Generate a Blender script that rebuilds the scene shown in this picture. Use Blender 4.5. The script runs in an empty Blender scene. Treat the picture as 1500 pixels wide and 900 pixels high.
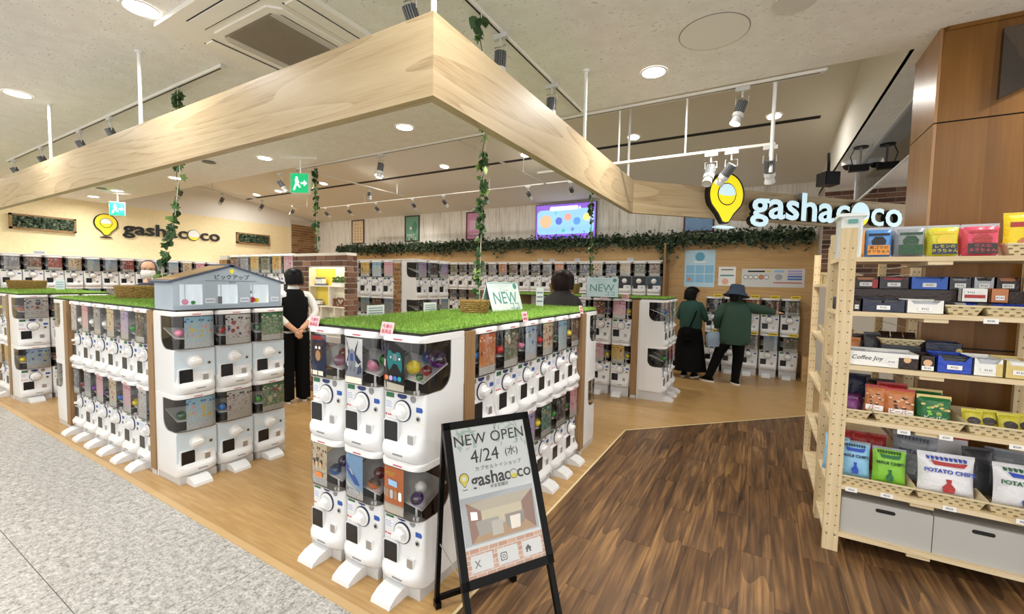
import bpy, bmesh, math, random
from mathutils import Vector, Matrix, Quaternion
random.seed(7)
S = bpy.context.scene
COL = S.collection
PI = math.pi

# ------------------------------------------------------------------ camera
F_PX = 626.4
CAM_H = 1.60
_yaw, _pitch, _roll = (math.radians(a) for a in (29.90, -3.325, 1.078))
_f = Vector((-math.sin(_yaw)*math.cos(_pitch), math.cos(_yaw)*math.cos(_pitch), math.sin(_pitch)))
_r = Vector((math.cos(_yaw), math.sin(_yaw), 0)); _u = _r.cross(_f)
_r, _u = math.cos(_roll)*_r + math.sin(_roll)*_u, -math.sin(_roll)*_r + math.cos(_roll)*_u
CAM = Vector((0, 0, CAM_H))
cd = bpy.data.cameras.new('camera'); cam = bpy.data.objects.new('camera', cd); COL.objects.link(cam)
cd.sensor_width = 36; cd.lens = F_PX/1500*36; cd.clip_start = .02; cd.clip_end = 100
cam.matrix_world = Matrix(((_r.x, _u.x, -_f.x, 0), (_r.y, _u.y, -_f.y, 0), (_r.z, _u.z, -_f.z, CAM_H), (0, 0, 0, 1)))
S.camera = cam

def at(x, y, z=None, X=None, Y=None, P=None, n=None):
    """photo pixel -> point on a known plane of the place"""
    d = (x-750)*_r + (450-y)*_u + F_PX*_f
    if z is not None: t = (z-CAM_H)/d.z
    elif X is not None: t = X/d.x
    elif Y is not None: t = Y/d.y
    else: t = (Vector(P)-CAM).dot(Vector(n))/d.dot(Vector(n))
    return CAM + t*d

# ------------------------------------------------------------------ world, exposure
w = bpy.data.worlds.new('world'); S.world = w; w.use_nodes = True
w.node_tree.nodes['Background'].inputs[0].default_value = (1.0, .99, .97, 1)
w.node_tree.nodes['Background'].inputs[1].default_value = 1.6
S.view_settings.view_transform = 'Standard'; S.view_settings.look = 'None'
S.view_settings.gamma = 1; S.view_settings.use_curve_mapping = False
S.view_settings.exposure = 0.3
CEIL = 3.2
DOWN_W = 18.0          # watts of one ceiling downlight
SPOT_W = 36.0

# ------------------------------------------------------------------ materials
def lin(c):
    if isinstance(c, str):
        c = c.lstrip('#'); c = tuple(int(c[i:i+2], 16)/255 for i in (0, 2, 4))
    return tuple((v/12.92 if v <= .04045 else ((v+.055)/1.055)**2.4) for v in c) + (1,)
MATS = {}
class N:
    def __init__(s, m): s.t = m.node_tree; s.b = s.t.nodes['Principled BSDF']
    def new(s, k, **kw):
        n = s.t.nodes.new(k)
        for a, v in kw.items(): setattr(n, a, v)
        return n
    def link(s, a, b): s.t.links.new(a, b)
    def math(s, op, a, b=None, c=None):
        n = s.new('ShaderNodeMath', operation=op)
        for i, v in enumerate((a, b, c)):
            if v is None: continue
            if isinstance(v, (int, float)): n.inputs[i].default_value = v
            else: s.link(v, n.inputs[i])
        return n.outputs[0]
    def mix(s, f, a, b, mode='MIX'):
        n = s.new('ShaderNodeMix', data_type='RGBA', blend_type=mode)
        for i, v in ((0, f), (6, a), (7, b)):
            if isinstance(v, (int, float)): n.inputs[i].default_value = v
            elif isinstance(v, (tuple, str)): n.inputs[i].default_value = lin(v) if isinstance(v, str) else v
            else: s.link(v, n.inputs[i])
        return n.outputs[2]
    def ramp(s, f, stops):
        n = s.new('ShaderNodeValToRGB'); e = n.color_ramp.elements
        while len(e) < len(stops): e.new(.5)
        for i, (p, c) in enumerate(stops):
            e[i].position = p; e[i].color = lin(c)
        s.link(f, n.inputs[0]); return n.outputs[0]
    def coords(s, kind='Object', scale=(1, 1, 1), rnd=0):
        tc = s.new('ShaderNodeTexCoord'); mp = s.new('ShaderNodeMapping')
        mp.inputs['Scale'].default_value = scale; s.link(tc.outputs[kind], mp.inputs[0])
        if rnd:
            oi = s.new('ShaderNodeObjectInfo'); cx = s.new('ShaderNodeCombineXYZ')
            for i, k in enumerate((rnd, rnd*1.7, rnd*.6)): s.link(s.math('MULTIPLY', oi.outputs['Random'], k), cx.inputs[i])
            s.link(cx.outputs[0], mp.inputs['Location'])
        return mp.outputs[0]
    def noise(s, vec, scale, detail=3, dist=0, rough=.5):
        n = s.new('ShaderNodeTexNoise'); n.inputs['Scale'].default_value = scale
        n.inputs['Detail'].default_value = detail; n.inputs['Distortion'].default_value = dist; n.inputs['Roughness'].default_value = rough
        s.link(vec, n.inputs['Vector']); return n.outputs[0]
    def rnd(s): return s.new('ShaderNodeObjectInfo').outputs['Random']
    def bump(s, h, strength=.2, d=.01):
        n = s.new('ShaderNodeBump'); n.inputs['Strength'].default_value = strength; n.inputs['Distance'].default_value = d
        s.link(h, n.inputs['Height']); s.link(n.outputs[0], s.b.inputs['Normal'])
    def col(s, c): s.link(c, s.b.inputs['Base Color'])
def M(name, color='#cccccc', rough=.5, metal=0, emit=None, es=1.0, fn=None, spec=None):
    if name in MATS: return MATS[name]
    m = bpy.data.materials.new(name); m.use_nodes = True; b = m.node_tree.nodes['Principled BSDF']
    b.inputs['Base Color'].default_value = lin(color); b.inputs['Roughness'].default_value = rough; b.inputs['Metallic'].default_value = metal
    if spec is not None: b.inputs['Specular IOR Level'].default_value = spec
    if emit: b.inputs['Emission Color'].default_value = lin(emit); b.inputs['Emission Strength'].default_value = es
    m.diffuse_color = lin(color)
    if fn: fn(N(m))
    MATS[name] = m; return m

def clear(name, tint='#ffffff', gloss=.08, rough=.05):
    if name in MATS: return MATS[name]
    m = bpy.data.materials.new(name); m.use_nodes = True; t = m.node_tree; t.nodes.clear()
    o = t.nodes.new('ShaderNodeOutputMaterial'); mx = t.nodes.new('ShaderNodeMixShader')
    a = t.nodes.new('ShaderNodeBsdfTransparent'); g = t.nodes.new('ShaderNodeBsdfGlossy')
    fr = t.nodes.new('ShaderNodeFresnel'); fr.inputs[0].default_value = 1.45
    ad = t.nodes.new('ShaderNodeMath'); ad.operation = 'ADD'; ad.inputs[1].default_value = gloss-.04; ad.use_clamp = True
    t.links.new(fr.outputs[0], ad.inputs[0])
    a.inputs[0].default_value = lin(tint); g.inputs['Roughness'].default_value = rough
    t.links.new(ad.outputs[0], mx.inputs[0]); t.links.new(a.outputs[0], mx.inputs[1]); t.links.new(g.outputs[0], mx.inputs[2])
    t.links.new(mx.outputs[0], o.inputs[0]); MATS[name] = m; return m

def wood(name, stops, axis='X', scale=1.0, rough=.45, rnd=0, band=14.0, dist=2.0, fine=.45, ringw=.45):
    """grain runs along AXIS of the object's own space"""
    def fn(n):
        k = {'X': (.09, 1, 1), 'Y': (1, .09, 1), 'Z': (1, 1, .09)}[axis]
        v = n.coords('Object', tuple(a*scale for a in k), rnd)
        big = n.noise(v, dist, 1, .25)
        ring = n.math('FRACT', n.math('MULTIPLY', big, band))
        fin = n.noise(n.coords('Object', tuple(a*scale for a in {'X': (.03, 1, 1), 'Y': (1, .03, 1), 'Z': (1, 1, .03)}[axis]), rnd), 60, 4, .3)
        mid = n.noise(v, 22, 3, .8)
        f = n.math('ADD', n.math('MULTIPLY', ring, (1-fine)*ringw), n.math('ADD', n.math('MULTIPLY', fin, fine), n.math('MULTIPLY', mid, (1-fine)*(1-ringw))))
        c = n.ramp(f, stops)
        if rnd:
            c = n.mix(n.math('MULTIPLY', n.rnd(), .5), c, n.mix(1.0, c, '#9a8266', 'MULTIPLY'))
        n.col(c); n.bump(fin, .05, .002)
    return M(name, rough=rough, fn=fn, spec=.35)

def setup_materials():
    def ceil_fn(n):
        v = n.coords('Object', (1, 2.2, 1))
        a = n.noise(v, 38, 2, .4); b = n.noise(n.coords('Object'), 9, 3)
        m = n.math('GREATER_THAN', n.math('ADD', a, n.math('MULTIPLY', b, .25)), .80)
        n.col(n.mix(n.math('MULTIPLY', m, .45), n.ramp(b, [(.3, '#ebe9e4'), (.7, '#f4f3ef')]), '#948c80')); n.bump(m, .3, .003)
    M('ceiling_tile', rough=.9, fn=ceil_fn)
    M('coffer_paint', '#ebe7dd', .9)
    def yel(n):
        a = n.noise(n.coords('Object'), 22, 4); n.col(n.ramp(a, [(.3, '#f2dfae'), (.7, '#f8e9c0')])); n.bump(a, .15, .004)
    M('yellow_plaster', rough=.9, fn=yel)
    def white(n):
        v = n.coords('Object', (1, 1, .06)); a = n.noise(v, 26, 4, .3, .6); b = n.noise(n.coords('Object', (1, 1, .25)), 7, 3)
        n.col(n.ramp(n.math('ADD', n.math('MULTIPLY', a, .7), n.math('MULTIPLY', b, .3)), [(.30, '#a99f90'), (.40, '#dbd6cc'), (.52, '#f0ede7'), (.75, '#f7f5f0')]))
    M('whitewashed_boards', rough=.85, fn=white)
    oak = [(.22, '#8d7656'), (.42, '#b39d79'), (.7, '#c2ae8b')]
    wood('pale_oak', oak, 'X', 1.6, .45); wood('pale_oak_y', oak, 'Y', 1.6, .45)
    wood('wall_oak', [(.2, '#b08a58'), (.45, '#c8a370'), (.8, '#d2b080')], 'X', 1.0, .5)
    wood('strip_wood', [(.2, '#7d6243'), (.5, '#957550'), (.8, '#a2825c')], 'Z', 2.0, .5)
    wood('pillar_wood', [(.2, '#553510'), (.45, '#70491a'), (.8, '#835a26')], 'Z', .8, .35, band=8)
    wood('pillar_side', [(.2, '#7f5d3c'), (.45, '#9c7550'), (.8, '#ae8960')], 'Z', .8, .3, band=8)
    wood('pine', [(.2, '#c9b085'), (.5, '#dcc8a2'), (.8, '#e6d6b6')], 'X', 2, .6)
    wood('pine_z', [(.2, '#c4aa7c'), (.5, '#d8c39b'), (.8, '#e3d2b0')], 'Z', 2, .6)
    wood('walnut_plank', [(.30, '#3b2a1c'), (.43, '#5a422d'), (.54, '#745638'), (.68, '#a07a4e')], 'Y', 1.0, .36, rnd=40, band=5, dist=5, fine=.42, ringw=.22)
    def lightfloor(n):
        tc = n.coords('Object'); br = n.new('ShaderNodeTexBrick'); n.link(tc, br.inputs[0])
        br.offset = .37; br.inputs['Scale'].default_value = 1; br.inputs['Brick Width'].default_value = .92; br.inputs['Row Height'].default_value = .152
        br.inputs['Mortar Size'].default_value = .0012; br.inputs['Color1'].default_value = lin('#b08c5c'); br.inputs['Color2'].default_value = lin('#bf9c6a'); br.inputs['Mortar'].default_value = lin('#9a7746')
        g = n.noise(n.coords('Object', (.08, 1, 1)), 45, 4, .5); k = n.noise(n.coords('Object', (.15, 1, 1)), 7, 3, 1.0)
        c = n.mix(.55, br.outputs[0], n.ramp(g, [(.3, '#94703f'), (.55, '#b8935f'), (.75, '#cdae7e')]))
        n.col(n.mix(n.math('MULTIPLY', k, .35), c, '#b08a52'))
    M('light_wood_floor', rough=.32, fn=lightfloor)
    def gran(n):
        v = n.coords('Object'); a = n.noise(v, 75, 3, .2, .75); b = n.noise(v, 2.2, 3); c = n.noise(v, 26, 2)
        f = n.math('ADD', n.math('MULTIPLY', a, .65), n.math('MULTIPLY', c, .35))
        n.col(n.mix(n.math('MULTIPLY', b, .35), n.ramp(f, [(.38, '#6d6b69'), (.46, '#a5a3a0'), (.54, '#c4c2bf'), (.66, '#e6e5e3')]), '#a9a6a1'))
    M('granite', rough=.35, fn=gran)
    M('grout', '#77736c', .9)
    M('metal_trim', '#c9a878', .4)
    def brk(n):
        a = n.noise(n.coords('Object', (1, 1, 1), 30), 30, 3)
        c = n.ramp(n.rnd(), [(0, '#4a3428'), (.35, '#6b4a37'), (.7, '#7d5a44'), (1, '#93705a')])
        n.col(n.mix(n.math('MULTIPLY', a, .4), c, '#3c2d24')); n.bump(a, .4, .006)
    M('brick', rough=.9, fn=brk)
    def brk2(n):
        a = n.noise(n.coords('Object', (1, 1, 1), 30), 30, 3)
        c = n.ramp(n.rnd(), [(0, '#7d5632'), (.5, '#97703f'), (1, '#a98152')]); n.col(n.mix(n.math('MULTIPLY', a, .3), c, '#5d452e'))
    M('tan_brick', rough=.9, fn=brk2)
    M('mortar', '#cfc7ba', .95)
    M('white_plastic', '#e4e5e6', .28)
    M('white_matte', '#e6e6e4', .6)
    M('lip_plastic', '#ececec', .25)
    M('base_grey', '#c9c9c9', .5)
    M('dark_inside', '#16120f', .6)
    M('interior', '#3a2e29', .7)
    M('chute_black', '#15171c', .25)
    M('ring_navy', '#1b2448', .35)
    M('knob_white', '#efefef', .25)
    M('steel', '#b9b9bb', .3, .8)
    M('sticker_green', '#2c6b47', .5)
    M('sticker_navy', '#22356f', .5)
    M('sticker_blue', '#2a55a8', .5)
    M('sticker_grey', '#8b8c90', .5)
    M('label_white', '#eceef6', .6)
    M('label_yellow', '#e8d77a', .6)
    M('label_text', '#8f97b8', .6)
    M('red_ink', '#c8324a', .6)
    M('panel_pale_blue', '#cfdde8', .3)
    M('panel_black', '#1c1d20', .3)
    M('panel_navy', '#2b4258', .3)
    M('ink', '#1a1a1c', .6)
    M('ink_soft', '#55565c', .6)
    clear('hood_clear', '#fbfbfb', .06, .03)
    clear('capsule_clear', '#e8eef2', .12, .05)
    clear('pane', '#e4ebf2', .16, .02)
    for k, c in dict(red='#b02a2e', yellow='#d9c22c', purple='#6a2f86', green='#3f8a3a', white='#f0f0ee', pink='#d98aa6', blue='#2d6ab0', orange='#d8742c').items():
        M('capsule_'+k, c, .15)
    def turf(n):
        v = n.coords('Object'); a = n.noise(v, 60, 3); n.col(n.ramp(a, [(.3, '#4d7a22'), (.5, '#6d9a34'), (.72, '#93bb55')]))
    M('turf', rough=.9, fn=turf)
    def blade(n):
        g = n.noise(n.coords('Object'), 45, 2)
        n.col(n.ramp(g, [(.3, '#6a9433'), (.5, '#8cb248'), (.7, '#b0cc70')]))
    M('turf_blade', rough=.7, fn=blade)
    def leaf(n):
        n.col(n.ramp(n.rnd(), [(0, '#24401c'), (.4, '#33552a'), (.8, '#4f7335'), (1, '#8aa65a')]))
    M('ivy_leaf', rough=.5, fn=leaf)
    def leaf2(n):
        n.col(n.ramp(n.noise(n.coords('Object'), 14, 2), [(.3, '#26382a'), (.5, '#42573f'), (.7, '#7d8c6e')]))
    M('garland_leaf', rough=.6, fn=leaf2)
    M('stem', '#5d6b3c', .7)
    M('twine', '#e6e0d2', .7)
    def wick(n):
        v = n.coords('Object', (1, 1, 4)); a = n.noise(v, 55, 2); n.col(n.ramp(a, [(.35, '#6b5026'), (.55, '#a58346'), (.75, '#c7a869')]))
    M('wicker', rough=.7, fn=wick)
    M('cream_weave', '#d9c9a2', .7)
    M('cream_weave_dark', '#7d6a46', .8)
    M('black_frame', '#070707', .3, spec=.15)
    M('rod_white', '#f2f2f2', .35)
    M('rail_white', '#e9e6de', .5)
    M('slot_black', '#141414', .6)
    M('fin_grey', '#6f7274', .45, .3)
    M('lamp_grey', '#cfcfcd', .4)
    M('lamp_glow', '#ffffff', .4, emit='#fff6e4', es=14)
    M('down_glow', '#ffffff', .4, emit='#fffaf0', es=9)
    M('lamp_off', '#d9d5cc', .2)
    M('ac_white', '#efebe2', .5)
    M('ac_grille', '#8b8172', .7)
    M('exit_green', '#0e9a62', .5, emit='#12a86a', es=.9)
    M('exit_white', '#f2fff8', .5, emit='#ffffff', es=1.0)
    M('skin', '#d9a98a', .55)
    M('hair', '#080707', .45, spec=.15)
    M('hair_brown', '#1e1310', .45, spec=.15)
    M('cloth_black', '#0a0a0b', .85, spec=.15)
    M('cloth_vest', '#0d0e11', .8, spec=.15)
    M('cloth_white', '#ecebe8', .8)
    M('cloth_green', '#2e4a3c', .85)
    M('cloth_green_dark', '#24483f', .85)
    M('cloth_grey', '#3b3a3a', .85)
    M('cloth_suit', '#3a3d46', .85)
    M('denim', '#36465a', .85)
    M('bag_blue', '#8fa3b8', .6)
    M('shoe_sole', '#ece8e2', .6)
    M('logo_yellow', '#f5e63c', .4)
    M('sign_yellow', '#f8ea1c', .4, emit='#f6e400', es=.45)
    M('sign_face', '#c6e2ec', .4, emit='#cdebf6', es=.5)
    M('sign_side', '#0c0c0d', .35)
    M('light_blue_board', '#cfeaf1', .5)
    M('pale_board', '#eaf6f8', .5)
    M('teal_ink', '#5d9c98', .5)
    M('pink_card', '#f3c9d0', .6)
    M('pink_ink', '#c04a5a', .6)
    M('grey_card', '#c9d3de', .5)
    M('yellow_tag', '#f2d62e', .5)
    M('tag_white', '#f3f3f1', .6)
    M('card_white', '#eff4f8', .5)
    M('house_blue', '#a9b8c6', .5)
    M('house_roof', '#4b566a', .6)
    M('roof_tan', '#b08f5e', .6)
    M('box_glow', '#f2f6f8', .5, emit='#eef6fb', es=.12)  # house window boxes glow by themselves, in place of a lamp inside
    M('case_cream', '#fbf6dd', .5)  # plain cream back panel of the cubby, no emission
    M('case_white', '#f4efe2', .5)
    M('case_yellow', '#f2d957', .6)
    M('grey_carton', '#b5b4b0', .8)
    M('tv_black', '#0d0d10', .3)
    M('bolt', '#cbbf9f', .4, .4)
setup_materials()
m = lambda k: MATS[k]

# ------------------------------------------------------------------ mesh helpers
class MB:
    def __init__(s): s.v = []; s.f = []; s.mi = []; s.k = 0
    def _add(s, vs, fs):
        o = len(s.v); s.v += [tuple(p) for p in vs]
        for f in fs: s.f.append(tuple(i+o for i in f)); s.mi.append(s.k)
        return s
    def box(s, x0, x1, y0, y1, z0, z1):
        return s._add([(x0, y0, z0), (x1, y0, z0), (x1, y1, z0), (x0, y1, z0), (x0, y0, z1), (x1, y0, z1), (x1, y1, z1), (x0, y1, z1)],
                      [(0, 3, 2, 1), (4, 5, 6, 7), (0, 1, 5, 4), (1, 2, 6, 5), (2, 3, 7, 6), (3, 0, 4, 7)])
    def cbox(s, x, y, z, sx, sy, sz): return s.box(x-sx/2, x+sx/2, y-sy/2, y+sy/2, z-sz/2, z+sz/2)
    def loft(s, rings, cap0=True, cap1=True, closed=True):
        n = len(rings[0]); vs = [p for r in rings for p in r]; fs = []
        for i in range(len(rings)-1):
            for j in range(n if closed else n-1):
                k = (j+1) % n; fs.append((i*n+j, i*n+k, (i+1)*n+k, (i+1)*n+j))
        if cap0: fs.append(tuple(range(n-1, -1, -1)))
        if cap1: fs.append(tuple((len(rings)-1)*n+j for j in range(n)))
        return s._add(vs, fs)
    def prism(s, poly, a, b, plane='xz'):
        """extrude a 2-D polygon: plane xz -> along y, yz -> along x, xy -> along z"""
        g = {'xz': lambda p, t: (p[0], t, p[1]), 'yz': lambda p, t: (t, p[0], p[1]), 'xy': lambda p, t: (p[0], p[1], t)}[plane]
        return s.loft([[g(p, a) for p in poly], [g(p, b) for p in poly]])
    def tube(s, pts, r, n=8):
        pts = [Vector(p) for p in pts]; rs = r if isinstance(r, (list, tuple)) else [r]*len(pts); rings = []; up = None
        for i, p in enumerate(pts):
            d = (pts[min(i+1, len(pts)-1)]-pts[max(i-1, 0)]).normalized()
            if up is None: up = Vector((0, 0, 1)) if abs(d.z) < .9 else Vector((1, 0, 0))
            a = d.cross(up).normalized(); b = d.cross(a).normalized()
            rings.append([p+rs[i]*(math.cos(2*PI*j/n)*a+math.sin(2*PI*j/n)*b) for j in range(n)])
        return s.loft(rings)
    def cyl(s, c, r, h, axis='z', n=16, r2=None):
        c = Vector(c); d = {'x': Vector((1, 0, 0)), 'y': Vector((0, 1, 0)), 'z': Vector((0, 0, 1))}[axis]
        a = {'x': Vector((0, 1, 0)), 'y': Vector((1, 0, 0)), 'z': Vector((1, 0, 0))}[axis]; b = d.cross(a); r2 = r if r2 is None else r2
        return s.loft([[c+q*(math.cos(2*PI*j/n)*a+math.sin(2*PI*j/n)*b)+d*t for j in range(n)] for q, t in ((r, 0), (r2, h))])
    def ball(s, c, r, n=12, k=7, sc=(1, 1, 1)):
        c = Vector(c); rings = []
        for i in range(1, k):
            t = PI*i/k; rings.append([c+Vector((r*sc[0]*math.sin(t)*math.cos(2*PI*j/n), r*sc[1]*math.sin(t)*math.sin(2*PI*j/n), -r*sc[2]*math.cos(t))) for j in range(n)])
        return s.loft(rings)
    def quad(s, a, b, c, d): return s._add([a, b, c, d], [(0, 1, 2, 3)])
    def mesh(s, name, mats, smooth=None, fix=True):
        me = bpy.data.meshes.new(name); me.from_pydata(s.v, [], s.f)
        for k in (mats if isinstance(mats, (list, tuple)) else [mats]): me.materials.append(m(k) if isinstance(k, str) else k)
        if any(s.mi): me.polygons.foreach_set('material_index', s.mi)
        if fix and len(s.f) < 20000:
            b = bmesh.new(); b.from_mesh(me); bmesh.ops.recalc_face_normals(b, faces=b.faces); b.to_mesh(me); b.free()
        if smooth:
            me.polygons.foreach_set('use_smooth', [True]*len(me.polygons)); me.set_sharp_from_angle(angle=math.radians(smooth))
        me.update(); return me
def ob(name, me, parent=None, loc=(0, 0, 0), rz=0, rot=None, label=None, cat=None, group=None, kind=None, scale=None):
    o = bpy.data.objects.new(name, me); COL.objects.link(o); o.location = loc
    o.rotation_euler = rot if rot else (0, 0, rz)
    if scale: o.scale = scale
    if parent: o.parent = parent
    if label: o['label'] = label
    if cat: o['category'] = cat
    if group: o['group'] = group
    if kind: o['kind'] = kind
    return o
def empty(name, label, cat, loc=(0, 0, 0), rz=0, group=None, rot=None, kind=None):
    o = ob(name, None, None, loc, rz, rot, label, cat, group, kind); o.empty_display_size = .05; return o
def struct(name, me, **k): return ob(name, me, kind='structure', **k)
def rring(x0, x1, y0, y1, z, r, n=4, back=.004):
    """rounded rectangle ring; the front (y0) corners have radius r"""
    out = []
    for cx, cy, a0, rr in ((x0+r, y0+r, PI, r), (x1-r, y0+r, 1.5*PI, r), (x1-back, y1-back, 0, back), (x0+back, y1-back, .5*PI, back)):
        for i in range(n+1):
            a = a0+.5*PI*i/n; out.append((cx+rr*math.cos(a), cy+rr*math.sin(a), z))
    return out
def rpoly(x0, x1, z0, z1, r, n=4):
    out = []
    for cx, cz, a0 in ((x0+r, z0+r, PI), (x1-r, z0+r, 1.5*PI), (x1-r, z1-r, 0), (x0+r, z1-r, .5*PI)):
        for i in range(n+1):
            a = a0+.5*PI*i/n; out.append((cx+r*math.cos(a), cz+r*math.sin(a)))
    return out
def circ(cx, cz, r, n=20, ry=None): return [(cx+r*math.cos(2*PI*i/n), cz+(ry or r)*math.sin(2*PI*i/n)) for i in range(n)]
_TXT = {}
def text_mesh(body, size, mat, ext=.0005, bold=0, align='CENTER', mat2=None, spacing=1, shear=0):
    k = (body, round(size, 4), mat, ext, bold, align, mat2, spacing, shear)
    if k in _TXT: return _TXT[k]
    c = bpy.data.curves.new('lettering', 'FONT'); c.body = body; c.size = size; c.extrude = ext; c.offset = bold*size
    c.align_x = align; c.align_y = 'CENTER'; c.space_character = spacing; c.shear = shear; c.resolution_u = 3
    o = bpy.data.objects.new('lettering', c); me = bpy.data.meshes.new_from_object(o); bpy.data.objects.remove(o)
    me.materials.clear(); me.materials.append(m(mat))
    if mat2:
        me.materials.append(m(mat2)); me.polygons.foreach_set('material_index', [0 if abs(p.normal.z) > .5 else 1 for p in me.polygons])
    _TXT[k] = me; return me
UPRIGHT = (PI/2, 0, 0)       # text lying in xy -> standing in xz, read from -y
def letters(body, size, mat, parent, loc, ext=.0005, bold=0, name='lettering', rot=UPRIGHT, **k):
    return ob(name, text_mesh(body, size, mat, ext, bold, **k), parent, loc, rot=rot)
def wbox(name, x0, x1, y0, y1, z0, z1, mat, parent=None, **k):
    """box mesh in the coordinates of its parent (or of the world)"""
    return ob(name, MB().box(x0, x1, y0, y1, z0, z1).mesh(name, mat), parent, **k)

# ------------------------------------------------------------------ lamps of the ceiling (large lights first)
DL_X = [1.773, -.757, -3.287, -5.817, -8.347, -10.67]
down_mesh_rim = MB().loft([[(r*math.cos(2*PI*j/24), r*math.sin(2*PI*j/24), z) for j in range(24)] for r, z in ((.098, 0), (.098, -.006), (.083, -.006), (.080, .02))], False, False).mesh('rim', 'rod_white', 40)
down_mesh_glow = MB().cyl((0, 0, -.005), .084, .004, 'z', 24).mesh('glow', 'down_glow')
def lamp_name(n, p):
    v = Vector(p)-CAM; d = v.dot(_f)
    inside = d > .05 and abs(v.dot(_r)/d*F_PX) < 750 and abs(v.dot(_u)/d*F_PX) < 450
    return n if inside else n+'_offscreen'
def downlight(x, y, z, tilt=0, watts=DOWN_W, show=True):
    if show:
        t = empty('downlight', 'round white recessed downlight glowing in the ' + ('sloped' if tilt else 'flat speckled') + ' ceiling', 'downlight', (x, y, z-.001), rot=(tilt, 0, 0), group='downlights in the '+('sloped' if tilt else 'flat')+' ceiling')
        ob('rim', down_mesh_rim, t); ob('glowing_lens', down_mesh_glow, t)
    l = bpy.data.lights.new('downlight_lamp', 'AREA'); l.shape = 'DISK'; l.size = .16; l.energy = watts; l.color = (1, .97, .92); l.spread = math.radians(170)
    l.name = lamp_name('downlight_lamp', (x, y, z)); o = bpy.data.objects.new(l.name, l); COL.objects.link(o); o.location = (x, y, z-.012); o['kind'] = 'structure'
SLOPE = .155; WALL_Y = 9.2; Z_BACK = 3.45
def slope_z(y): return Z_BACK+SLOPE*(WALL_Y-y)
for y in (1.18, 3.39):
    for x in DL_X: downlight(x, y, CEIL, show=True)
downlight(-11.95, 3.41, CEIL)
for x in DL_X[:5]: downlight(x, -1.03, CEIL)          # the row over the concourse behind the camera
for px in ((928, 201), (1134, 170), (770, 227), (651, 244), (555, 257), (474, 269), (408, 280), (352, 289)):
    d = at(px[0], px[1], Y=1)-CAM
    yy = (Z_BACK+SLOPE*WALL_Y-CAM_H)/(d.z+SLOPE); downlight(max(d.x*yy, -11.9), yy, slope_z(yy), -math.atan(SLOPE))

# ================================================================== STRUCTURE
XL = -12.85; YB = 3.87; XR = .83
# floor: slab + light wood, walnut planks, granite tiles
floor = struct('floor', MB().box(-13.2, 6, 1.365, 9.6, -.06, -.0002).mesh('floor', 'light_wood_floor'))
DARK = [(-1.19, 1.365), (-1.19, 4.62), (.65, 6.46), (2.6, 8.4), (6, 8.4), (6, 1.365)]
def clip_poly(poly, clip):
    out = list(poly)
    for i in range(len(clip)):
        a, b = clip[i], clip[(i+1) % len(clip)]; inp, out = out, []
        side = lambda p: (b[0]-a[0])*(p[1]-a[1])-(b[1]-a[1])*(p[0]-a[0])
        for j in range(len(inp)):
            p, q = inp[j], inp[(j+1) % len(inp)]; sp, sq = side(p), side(q)
            if sp <= 0: out.append(p)
            if (sp < 0 < sq) or (sq < 0 < sp):
                t = sp/(sp-sq); out.append((p[0]+t*(q[0]-p[0]), p[1]+t*(q[1]-p[1])))
        if len(out) < 3: return []
    return out
DARKC = DARK
dark_sub = ob('walnut_underlay', MB().prism(DARK, -.02, .0004, 'xy').mesh('walnut_underlay', M('plank_gap', '#4a3422', .8)), floor)
pw, pl = .160, 1.0; gapp = .0007; n_pl = 0
for i in range(0, 29):
    x0 = -1.30+i*pw
    off = (i*.437) % 1*pl
    for j in range(-1, 8):
        y0 = 1.365-off+j*pl
        q = [(x0+gapp, y0+gapp), (x0+pw-gapp, y0+gapp), (x0+pw-gapp, y0+pl-gapp), (x0+gapp, y0+pl-gapp)]
        c = clip_poly(q, DARKC)
        if len(c) >= 3:
            cx = sum(p[0] for p in c)/len(c); cy = sum(p[1] for p in c)/len(c)
            if cx > 3.2 or (cx > 1.2 and cy > 4): continue
            me = MB().prism([(p[0]-cx, p[1]-cy) for p in c], 0, .0022, 'xy').mesh('plank', 'walnut_plank')
            ob('plank', me, floor, (cx, cy, 0)); n_pl += 1
# metal edge between light wood and walnut
e = MB(); pts = DARK[:4]
for a, b in zip(pts, pts[1:]):
    d = (Vector(b)-Vector(a)).normalized(); nn = Vector((-d.y, d.x))*.016
    e.prism([a, b, (b[0]+nn.x, b[1]+nn.y), (a[0]+nn.x, a[1]+nn.y)], 0, .0035, 'xy')
struct('trim_1', e.mesh('trim', M('pale_edge', '#d9c79a', .45)))
struct('trim_2', MB().box(-13.2, 6, 1.33, 1.372, -.02, .004).mesh('trim', 'metal_trim'))
fl2 = struct('floor_granite', MB().box(-14, 8, -4.5, 1.335, -.06, -.003).mesh('floor_granite', 'grout'))
tile = MB().box(.002, .678, .002, .678, -.003, 0).mesh('tile', 'granite')
for i in range(-18, 6):
    for j in range(0, 4):
        ob('tile', tile, fl2, (-4.35+.68*i, 1.335-.68*(j+1), 0))
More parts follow.
